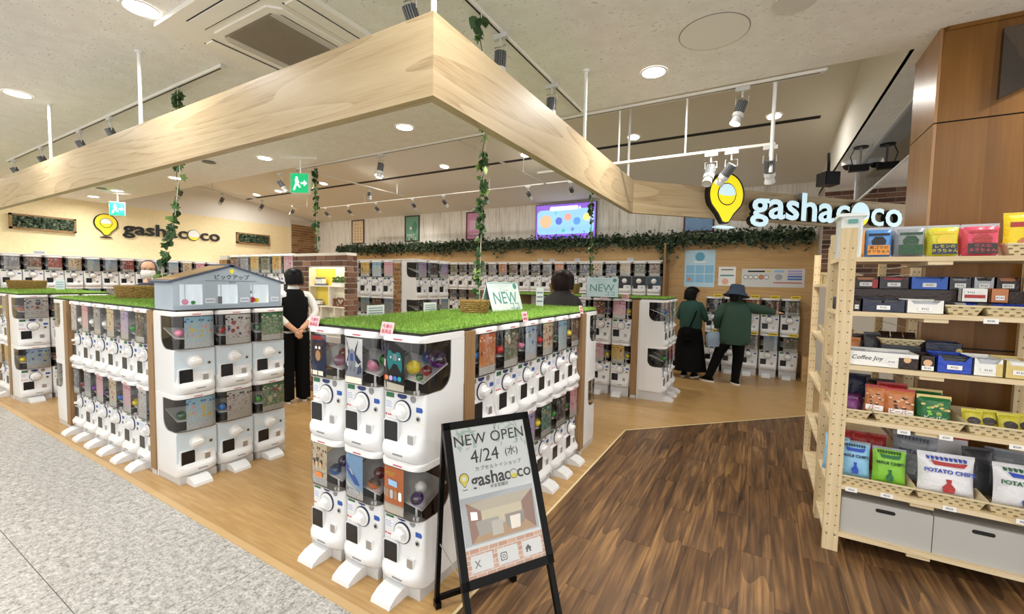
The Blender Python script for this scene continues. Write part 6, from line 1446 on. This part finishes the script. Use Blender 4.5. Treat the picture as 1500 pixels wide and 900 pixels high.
# ---- fifth shelf: chip bags
z5_ = SHZ[4]+.012
xa, xb, xc = px2x(1232, 700), px2x(1337, 725), px2x(1442, 745)
tray(xa-.05, xb-.004, 3.185, 3.52, z5_, .055, 'cream woven tray of Maui chips on the fifth shelf'); tray(xb+.004, xc-.004, 3.185, 3.52, z5_, .055, 'cream woven tray of white potato chips on the fifth shelf'); tray(xc+.004, xc+.24, 3.185, 3.52, z5_, .055, 'cream woven tray at the right of the fifth shelf')
def chips(word, ink_, c_logo, c_fig):
    def fn(p, w_, h, yf):
        y_ = yf-.0005; ob('logo_print', MB().prism([(-w_*.25, h*.78), (w_*.25, h*.78), (w_*.31, h*.88), (w_*.1, h*.86), (-w_*.1, h*.86), (-w_*.31, h*.88)], y_-.004, y_+.01).mesh('logo_print', c_logo), p)
        letters(word, w_*(.155 if len(word) < 11 else .125), ink_, p, (0, y_-.0045, h*.64), bold=.012, ext=.002)
        ob('figure_print', MB().prism([(-w_*.09, h*.14), (w_*.09, h*.14), (w_*.11, h*.26), (w_*.04, h*.36), (w_*.05, h*.46), (-w_*.05, h*.46), (-w_*.03, h*.36), (-w_*.11, h*.26)], y_-.004, y_).mesh('figure_print', c_fig), p)
        for q in range(9): wbox('stripe_print', -w_*.36+w_*.08*q, -w_*.36+w_*.08*q+w_*.03, y_+.006, y_+.03, h*.90, h*.97, ink_, p)
    return fn
x0 = px2x(1240, 660, 3.25)
bag(x0-.05, 3.30, z5_+.03, .13, .215, .07, 'k_cyan', 'sky blue chip bag poking out behind the rack post', rz=-.5); bag(x0+.045, 3.27, z5_+.03, .15, .205, .07, 'k_cyan', 'sky blue Maui chip bag in the tray', fn=chips('MAUI CHIPS', 'k_navybox', 'k_royal', 'k_royal'), crimp='k_grey')
bag(x0+.205, 3.26, z5_+.025, .155, .205, .07, 'k_lime', 'lime green Maui chip bag in the tray', fn=chips('MAUI CHIPS', 'k_green', 'k_dgreen', 'k_dgreen'), crimp='k_grey')
for i in range(3): bag(x0+.02+.08*i, 3.45, z5_+.03, .10, .22, .05, 'k_red', 'dark red bag behind the Maui chips', group='dark red bags behind the Maui chips')
x0 = px2x(1335, 690, 3.25)
bag(x0+.035, 3.385, z5_+.04, .20, .26, .05, 'k_bagsilver', 'grey chip bag leaning behind the white potato chips', rz=-.35, fn=chips('POTATO', 'k_navybox', 'k_grey', 'k_grey')); bag(x0+.15, 3.265, z5_+.02, .245, .225, .09, 'k_bagwhite', 'white potato chips bag with red logo in the tray', fn=chips('POTATO CHIPS', 'k_royal', 'k_red', 'k_red'), rz=.08)
bag(x0+.19, 3.47, z5_+.04, .24, .255, .05, 'k_bagwhite', 'second white chip bag behind the red-logo one', rz=.1, crimp='k_red'); bag(x0+.315, 3.37, z5_+.03, .14, .25, .06, 'k_darkgrey', 'dark grey chip bag between the white chip bags', rz=.2)
bag(x0+.46, 3.27, z5_+.02, .25, .225, .09, 'k_bagwhite', 'white potato chips bag with blue logo and green lettering', fn=chips('POTATO CHIPS', 'k_dgreen', 'k_royal', 'k_royal'), rz=.05); bag(x0+.46, 3.41, z5_+.03, .22, .25, .06, 'k_bagsilver', 'grey chip bag behind the green-lettered one', rz=-.2)
# ---- bottom shelf: grey cartons
z6_ = SHZ[5]+.012
for i, (a, c) in enumerate(((.495, .905), (.909, 1.302))):
    t = empty('storage_box', 'light grey storage box with slot handle, %s on the bottom shelf' % ('by the left post' if i == 0 else 'by the right post'), 'storage box', (a, 3.20, z6_)); wbox('box', 0, c-a, 0, .35, 0, .212, 'grey_carton', t)
    ob('handle_slot', MB().prism(rpoly((c-a)/2-.045, (c-a)/2+.045, .165, .187, .0105), -.001, .002).mesh('handle_slot', 'slot_black'), t)
# shelf-edge price tags
for px, py in ((1324, 634), (1386, 642), (1490, 656), (1247, 718), (1299, 727), (1391, 746), (1500, 766), (1452, 471)):
    p = at(px, py, Y=RY0); t = empty('shelf_price_tag', 'small white price tag clipped on a pine shelf edge', 'price tag', (p.x, RY0+.003, p.z), group='shelf-edge price tags'); c = wbox('card', -.028, .028, -.002, 0, -.013, .013, 'tag_white', t); letters('¥230', .014, 'ink_soft', c, (0, -.0026, 0))
# things on the side rack
for i, z in enumerate((1.62, 1.22, .86, .50)):
    tray(.42, .60, 3.70+.02*i, 4.05, z+.012, .06, 'woven tray on side rack level %s' % ('nearest the top', 'two below the top', 'three below the top', 'nearest the floor')[i])
    bag(.50, 3.86, z+.03, .14, .13, .05, ('k_cyan', 'k_bagwhite', 'k_royal', 'k_pink')[i], '%s packet in a side rack tray' % ('pale blue', 'white', 'blue', 'pink')[i], rz=-HALF, tilt=-.3)
carton(.43, .56, 4.12, 1.632, .09, .12, 'k_gold', 'tan carton on the side rack top level', None, None, cut=False)
t = empty('drink_can', 'small dark can on the rack shelf end', 'can', (.44, 3.42, SHZ[1]+.012)); ob('can', MB().loft([[(q*math.cos(2*PI*j/14), q*math.sin(2*PI*j/14), z) for j in range(14)] for q, z in ((.018, 0), (.022, .006), (.022, .074), (.018, .08))]).mesh('can', 'k_darkgrey', 40), t); ob('top', MB().cyl((0, 0, .078), .017, .003, 'z', 14).mesh('top', 'steel', 40), t)

# ================================================================== PEOPLE
def skin_body(name, chains, mats, cut, sub=1):
    """one continuous body: chains of (point, radius) that share their first joint with the skeleton; grown with Skin + Subdivision"""
    pts, rad, edges, idx = [], [], [], {}
    def vid(p, r):
        k_ = tuple(round(c, 4) for c in p)
        if k_ not in idx: idx[k_] = len(pts); pts.append(p); rad.append(r)
        return idx[k_]
    for ch in chains:
        prev = None
        for p, r in ch:
            i = vid(p, r)
            if prev is not None and prev != i: edges.append((prev, i))
            prev = i
    me = bpy.data.meshes.new(name+'_skel'); me.from_pydata(pts, edges, []); o = bpy.data.objects.new(name+'_skel', me); COL.objects.link(o)
    md = o.modifiers.new('s', 'SKIN'); md.use_smooth_shade = True
    if not me.skin_vertices: 
        bpy.context.view_layer.objects.active = o
    for i, r in enumerate(rad):
        sv = me.skin_vertices[0].data[i]; sv.radius = r if isinstance(r, tuple) else (r, r); sv.use_root = (i == 0)
    sb_ = o.modifiers.new('d', 'SUBSURF'); sb_.levels = sub; sb_.render_levels = sub
    dg = bpy.context.evaluated_depsgraph_get(); ev = o.evaluated_get(dg); out = bpy.data.meshes.new_from_object(ev)
    bpy.data.objects.remove(o); out.name = name; out.materials.clear()
    for k_ in mats: out.materials.append(m(k_))
    out.polygons.foreach_set('use_smooth', [True]*len(out.polygons)); out.polygons.foreach_set('material_index', [cut(p.center) for p in out.polygons]); return out
def hand(wrist, d, palm_n, s=1.0, side=1):
    """palm and five fingers, fingers along d"""
    d = Vector(d).normalized(); n_ = Vector(palm_n).normalized(); sd = d.cross(n_).normalized()*side; w0 = Vector(wrist); pm = w0+d*.05*s; out = [[(tuple(w0), .024*s), (tuple(pm), (.034*s, .018*s))]]
    for q, L_ in zip((-.028, -.009, .010, .028), (.058, .070, .066, .050)):
        a = pm+sd*q*s+d*.028*s; b = a+d*L_*.5*s+n_*.006*s; c = b+d*L_*.4*s+n_*.02*s
        out.append([(tuple(pm), (.034*s, .018*s)), (tuple(a), .0105*s), (tuple(b), .0092*s), (tuple(c), .0075*s)])
    a = w0+d*.02*s-sd*.028*s; b = a+d*.03*s-sd*.022*s+n_*.01*s; out.append([(tuple(w0), .024*s), (tuple(a), .013*s), (tuple(b), .0105*s), (tuple(b+d*.024*s), .008*s)]); return out
def head_part(parent, c, yaw, hair, style, skin='skin', tilt=0, H=.225, hs_=1.0):
    """head with face under PARENT; c is the centre of the head; local -y is the face side after turning by yaw (0 = towards -y)"""
    hd = ob('head', None, parent, c, rot=(tilt, 0, yaw)); hd.empty_display_size = .05
    rings = []
    for z, a, b_, oy in ((-.50, .20, .22, .10), (-.46, .34, .36, .0), (-.34, .48, .56, -.06), (-.18, .60, .74, -.03), (0, .66, .86, 0), (.2, .68, .90, .04), (.36, .60, .80, .06), (.46, .40, .54, .06), (.50, .16, .2, .06)):
        rings.append([(a*H*.5*math.cos(2*PI*j/20), oy*H*.5+b_*H*.5*math.sin(2*PI*j/20), z*H) for j in range(20)])
    me = MB().loft(rings).mesh('head', skin, 80); hd2 = ob('face', me, parent, c, rot=(tilt, 0, yaw)); bpy.data.objects.remove(hd); f = hd2
    ob('nose', MB().loft([[(-.006, -.098, .0), (.006, -.098, .0), (0, -.094, .022)], [(-.013, -.104, -.03), (.013, -.104, -.03), (0, -.122, -.024)]]).mesh('nose', skin, 60), f)
    for s in (-1, 1):
        ob('eye', MB().ball((s*.033, -.090, .008), .010, 10, 6, (1.3, .6, .7)).mesh('eye', 'ink', 60), f); ob('ear', MB().ball((s*.077, .005, -.005), .026, 10, 6, (.35, .7, 1.2)).mesh('ear', skin, 60), f)
    ob('mouth', MB().ball((0, -.096, -.058), .018, 10, 6, (1.2, .35, .28)).mesh('mouth', M('lips', '#a85f55', .5), 60), f)
    b = MB(); n = 28; rg = []
    lo, open_z = {'short': (-.09, .055), 'bob': (-.115, .05), 'thin': (-.03, .2)}[style]; top = .128; rows = 11
    for i in range(rows+1):
        z = top-(top-lo)*(i/rows)**1.25; zz = max(-1, min(1, z/ .13)); full = math.sqrt(max(.02, 1-max(0, zz)**2.2)); k2 = full*(1.0 if z > -.04 else 1-.10*((-.04-z)/.1)); ring = []
        for j in range(n):
            a = 2*PI*j/n; cs, sn = math.cos(a), math.sin(a); x_, y_ = .097*hs_*k2*cs, .012+.118*hs_*k2*sn
            if z < open_z and sn < -.15: y_ = max(y_, -.022 - .03*max(0, (z-open_z+.05)/.05)); x_ *= .98
            ring.append((x_*(1+.015*math.sin(j*2.7)), y_, z+(.006*math.sin(j*1.9) if i == rows else 0)))
        rg.append(ring)
    ob('hair', b.loft(rg, True, True).mesh('hair', hair, 70), f); return f
def loft_cloth(name, parent, rings, mat, n=28, fold=0.0, seed=0, openb=False):
    """rings: (cx, cy, z, rx, ry)"""
    out = []
    for i, (cx_, cy_, z, rx, ry) in enumerate(rings):
        q = fold*i/len(rings); out.append([(cx_+(rx*(1+q*math.sin(j*1.9+seed)))*math.cos(2*PI*j/n), cy_+(ry*(1+q*math.sin(j*2.3+seed)))*math.sin(2*PI*j/n), z) for j in range(n)])
    return ob(name, MB().loft(out, True, not openb).mesh(name, mat, 80), parent)
def shoe(parent, p, rz, mat='cloth_black', L=.25, pitch=0):
    s = ob('shoe', MB().loft([[(x*.046, y*L*.5, z) for x, y in [(math.cos(2*PI*j/16), math.sin(2*PI*j/16)) for j in range(16)]] for z in (.018,)]+[[(x*.045*k_, y*L*.48*k_-(1-k_)*-.06, z) for x, y in [(math.cos(2*PI*j/16), math.sin(2*PI*j/16)) for j in range(16)]] for z, k_ in ((.045, .98), (.07, .72), (.10, .5))]).mesh('shoe', mat, 70), parent, p, rot=(pitch, 0, rz))
    ob('sole', MB().loft([[(x*.049, y*L*.52, z) for x, y in [(math.cos(2*PI*j/16), math.sin(2*PI*j/16)) for j in range(16)]] for z in (0, .024)]).mesh('sole', 'shoe_sole', 60), s)
def person(lab, loc, rz, H=1.62): return empty('person', lab, 'person', loc, rz)
def std_body(t, lsh, rsh, lel, rel, lwr, rwr, lknee, rknee, lank, rank, hip=(0, 0, .86), chest=(0, 0, 1.22), neck=(0, 0, 1.38), headc=(0, 0, 1.50), mats=('skin', 'cloth_black', 'cloth_black'), wide=1.0, hands=None, sleeve=.045, thigh=.075):
    hx = .09*wide; hL, hR = (hip[0]-hx, hip[1], hip[2]-.04), (hip[0]+hx, hip[1], hip[2]-.04)
    ch = [[(hip, (.14*wide, .10)), ((hip[0]*.5+chest[0]*.5, hip[1]*.5+chest[1]*.5, hip[2]*.5+chest[2]*.5), (.125*wide, .095)), (chest, (.15*wide, .105)), (neck, .052), ((headc[0]*.4+neck[0]*.6, headc[1]*.4+neck[1]*.6, headc[2]*.4+neck[2]*.6), .048)]]
    for sh, el, wr in ((lsh, lel, lwr), (rsh, rel, rwr)): ch.append([(chest, (.15*wide, .105)), (sh, .058), (el, sleeve), (wr, .030)])
    for hh, kn, an in ((hL, lknee, lank), (hR, rknee, rank)): ch.append([(hip, (.14*wide, .10)), (hh, thigh+.01), (kn, thigh*.72), (an, .042)])
    if hands:
        for h_ in hands: ch += h_
    wl, wr_ = Vector(lwr), Vector(rwr)
    def cut(c):
        if (min((c-wl).length, (c-wr_).length) < .03 and (c.xy-Vector(hip).xy).length > .135) or (hands and min((c-wl).length, (c-wr_).length) < .13 and c.z > .3 and (c.xy-Vector(hip).xy).length > .135): return 0
        if c.z > neck[2]-.03 and (c.xy-Vector(neck).xy).length < .085: return 0
        return 1 if c.z > hip[2]+.0 else 2
    return ob('body', skin_body('body', ch, mats, cut), t)
# --- clerk with hands behind the back, seen from behind (turned to the left)
def frame_dir(v): return math.atan2(v[1], v[0])+PI/2      # local -y faces v
t = person('person in white shirt and black vest with hands clasped behind the back', (-5.17, 3.36, 0), frame_dir((-.96, .25)))
lw, rw = (-.05, .17, .96), (.05, .17, .94)
std_body(t, (-.175, 0, 1.40), (.175, 0, 1.40), (-.245, .10, 1.16), (.245, .10, 1.16), lw, rw, (-.09, -.01, .46), (.09, -.01, .46), (-.09, .02, .09), (.09, .02, .09), hip=(0, 0, .92), chest=(0, .0, 1.30), neck=(0, 0, 1.47), headc=(0, -.02, 1.62), mats=('skin', 'cloth_white', 'cloth_black'), hands=[hand(lw, (.6, .15, -.75), (0, -1, 0), .95), hand(rw, (-.6, .15, -.75), (0, -1, 0), .95, -1)], sleeve=.052)
loft_cloth('vest', t, [(0, 0, .93, .165, .125), (0, 0, 1.05, .158, .12), (0, 0, 1.2, .17, .125), (0, 0, 1.34, .172, .12), (0, .01, 1.43, .11, .09), (0, .01, 1.46, .075, .07)], 'cloth_vest')
loft_cloth('collar', t, [(0, 0, 1.44, .075, .07), (0, -.005, 1.48, .066, .064), (0, -.005, 1.50, .062, .06)], 'cloth_white', openb=True)
for s in (-1, 1): loft_cloth('trouser_leg', t, [(s*.10, .02, .05, .085, .10), (s*.095, .01, .3, .085, .10), (s*.09, 0, .55, .09, .10), (s*.085, 0, .9, .10, .12)], 'cloth_black'); shoe(t, (s*.1, -.03, 0), 0)
head_part(t, (0, -.02, 1.60), .35, 'hair', 'short', tilt=.15, hs_=1.14)
# --- shopper in green sweater and long black skirt
t = person('person in dark green sweater and long black skirt facing the oak wall machines', (-1.0, 8.02, 0), PI-.25)
lw, rw = (-.12, -.33, .98), (.10, -.26, .96)
std_body(t, (-.16, 0, 1.27), (.16, 0, 1.27), (-.24, -.04, 1.02), (.23, -.03, 1.02), lw, rw, (-.08, 0, .43), (.08, 0, .43), (-.08, .02, .08), (.08, .02, .08), hip=(0, 0, .84), chest=(0, 0, 1.18), neck=(0, -.01, 1.33), headc=(0, -.03, 1.45), mats=('skin', 'cloth_green_dark', 'cloth_black'), hands=[hand(lw, (.2, -1, .1), (0, 0, -1), .85), hand(rw, (-.2, -1, .1), (0, 0, -1), .85, -1)], sleeve=.055)
loft_cloth('sweater', t, [(0, 0, .86, .185, .14), (0, 0, .95, .19, .145), (0, 0, 1.12, .185, .14), (0, 0, 1.24, .19, .13), (0, 0, 1.30, .15, .105), (0, 0, 1.34, .08, .075), (0, 0, 1.36, .068, .064)], 'cloth_green_dark')
loft_cloth('skirt', t, [(0, 0, .90, .16, .13), (0, .01, .8, .20, .165), (0, .02, .55, .24, .20), (0, .03, .3, .28, .235), (0, .03, .13, .30, .25)], 'cloth_black', fold=.10, seed=1)
for s in (-1, 1): shoe(t, (s*.09, -.02, 0), .1*s)
head_part(t, (0, -.04, 1.455), -.75, 'hair', 'bob', tilt=.15, hs_=1.15)
bp = ob('shoulder_bag', MB().loft([rring(-.085, .085, -.05, .05, z, .03) for z in (0, .02)]+[rring(-.09, .09, -.055, .055, z, .035) for z in (.10, .18)]+[rring(-.07, .07, -.04, .04, z, .03) for z in (.23,)]).mesh('shoulder_bag', 'cloth_black', 50), t, (-.03, .20, .66)); wbox('flap', -.08, .08, .05, .062, .11, .20, 'cloth_vest', bp)
ob('strap', MB().tube([(-.05, .19, .86), (-.12, .13, 1.1), (-.13, .02, 1.30), (-.10, -.12, 1.15), (-.02, -.15, 1.0)], .014, 6).mesh('strap', 'cloth_black'), t)
# --- shopper in bucket hat, green shirt, one leg stretched aside, reaching out
t = person('person in denim bucket hat and loose green shirt reaching to a machine', (-.30, 7.86, 0), PI)
# local frame turned by 180 deg: local +x is the room's -x (the photo's left), local -y is the room's +y
lw, rw = (-.56, -.24, 1.19), (.24, -.02, .86)
std_body(t, (-.19, 0, 1.30), (.19, 0, 1.29), (-.40, -.10, 1.23), (.27, .08, 1.06), lw, rw, (-.06, -.02, .46), (.22, .0, .50), (-.03, .02, .09), (.36, .06, .11), hip=(.02, 0, .86), chest=(0, 0, 1.22), neck=(0, -.01, 1.37), headc=(0, -.03, 1.48), mats=('skin', 'cloth_green', 'cloth_black'), hands=[hand(lw, (-.8, -.5, .0), (0, 0, -1), .9), hand(rw, (.1, .1, -1), (0, -1, 0), .9, -1)], sleeve=.062, wide=1.1, thigh=.085)
loft_cloth('shirt', t, [(.01, .02, .66, .205, .17), (.01, .01, .72, .235, .185), (.01, .0, .9, .235, .18), (0, 0, 1.1, .225, .165), (0, 0, 1.25, .215, .14), (0, 0, 1.33, .13, .10), (0, 0, 1.365, .075, .07)], 'cloth_green', fold=-.0)
ob('sleeve', MB().tube([(-.14, 0, 1.27), (-.30, -.06, 1.24), (-.44, -.13, 1.22), (-.53, -.21, 1.19)], [.085, .08, .065, .05], 14).mesh('sleeve', 'cloth_green', 80), t); ob('sleeve', MB().tube([(.15, 0, 1.27), (.24, .05, 1.15), (.28, .07, 1.03), (.26, .02, .92)], [.085, .082, .07, .055], 14).mesh('sleeve', 'cloth_green', 80), t)
ob('trouser_leg', MB().tube([(-.05, 0, .80), (-.06, -.02, .46), (-.03, .02, .07)], [.11, .085, .06], 14).mesh('trouser_leg', 'cloth_black', 80), t); ob('trouser_leg', MB().tube([(.09, 0, .80), (.22, 0, .50), (.36, .06, .09)], [.115, .085, .06], 14).mesh('trouser_leg', 'cloth_black', 80), t)
shoe(t, (-.03, -.0, 0), .5); shoe(t, (.39, .03, 0), 1.1, pitch=0)
f = head_part(t, (0, -.03, 1.475), -.4, 'hair', 'bob', tilt=.1)
ob('bucket_hat', MB().loft([[(q*math.cos(2*PI*j/24), q*1.1*math.sin(2*PI*j/24)+.01, z) for j in range(24)] for q, z in ((.195, -.045), (.19, -.052), (.118, .035), (.11, .10), (.095, .135), (.03, .143))]).mesh('bucket_hat', 'denim', 50), f, (0, .01, .01), rot=(.1, 0, 0))
bp = ob('hand_bag', MB().loft([rring(-.10, .10, -.06, .06, z, .04) for z in (0, .015)]+[rring(-.12, .12, -.07, .07, z, .05) for z in (.10, .17)]+[rring(-.09, .09, -.04, .04, z, .03) for z in (.24,)]).mesh('hand_bag', 'bag_blue', 50), t, (.31, .06, .60), .5); ob('handle', MB().tube([(-.06, 0, .23), (-.05, 0, .36), (.05, 0, .36), (.06, 0, .23)], .01, 6).mesh('handle', 'bag_blue'), bp)
# --- bob-haired shopper behind the turfed island
t = person('person with dark bob hair and charcoal jacket behind the NEW board', (-2.20, 5.12, 0), PI+.25)
std_body(t, (-.18, 0, 1.36), (.18, 0, 1.36), (-.25, -.05, 1.1), (.25, -.05, 1.1), (-.20, -.2, .95), (.20, -.2, .95), (-.09, 0, .45), (.09, 0, .45), (-.09, .02, .08), (.09, .02, .08), hip=(0, 0, .9), chest=(0, 0, 1.26), neck=(0, 0, 1.43), headc=(0, -.03, 1.56), mats=('skin', 'cloth_grey', 'cloth_black'), sleeve=.06)
loft_cloth('jacket', t, [(0, 0, .85, .20, .15), (0, 0, 1.05, .20, .15), (0, 0, 1.25, .215, .15), (0, 0, 1.36, .20, .12), (0, .01, 1.42, .12, .10), (0, .01, 1.455, .09, .085)], 'cloth_grey', openb=True); 
for s in (-1, 1): shoe(t, (s*.09, -.02, 0), 0)
head_part(t, (0, -.02, 1.575), .2, 'hair_brown', 'bob', H=.235, hs_=1.5); t.scale = (1.04, 1.04, 1.04)
# --- man with glasses and mask behind the house island
t = person('person with glasses and white mask in a grey suit behind the house island', (-7.25, 2.60, 0), frame_dir((.9, -.35)))
std_body(t, (-.19, 0, 1.43), (.19, 0, 1.43), (-.25, .03, 1.15), (.25, .03, 1.15), (-.24, -.08, .92), (.24, -.08, .92), (-.09, 0, .48), (.09, 0, .48), (-.09, .02, .08), (.09, .02, .08), hip=(0, 0, .95), chest=(0, 0, 1.33), neck=(0, 0, 1.50), headc=(0, -.02, 1.66), mats=('skin', 'cloth_suit', 'cloth_suit'), sleeve=.055)
loft_cloth('jacket', t, [(0, 0, .85, .19, .14), (0, 0, 1.1, .19, .14), (0, 0, 1.33, .205, .14), (0, 0, 1.43, .18, .11), (0, .01, 1.50, .09, .08)], 'cloth_suit', openb=True)
for s in (-1, 1): shoe(t, (s*.09, -.02, 0), 0)
f = head_part(t, (0, -.02, 1.68), 0, M('hair_grey', '#4a443f', .6) and 'hair_grey', 'thin')
ob('face_mask', MB().loft([[(q*math.cos(PI+PI*j/12), -.012+.105*q/.078*math.sin(PI+PI*j/12), z) for j in range(13)] for q, z in ((.074, -.012), (.081, -.04), (.074, -.085), (.045, -.108))], False, False, False).mesh('face_mask', 'cloth_white', 80, fix=False), f)
for s in (-1, 1): ob('lens_rim', MB().tube([(s*.035+.026*math.cos(2*PI*j/16), -.105, .010+.019*math.sin(2*PI*j/16)) for j in range(17)], .0022, 5).mesh('lens_rim', 'ink'), f); ob('temple', MB().tube([(s*.06, -.10, .012), (s*.08, 0, .012)], .0022, 5).mesh('temple', 'ink'), f)
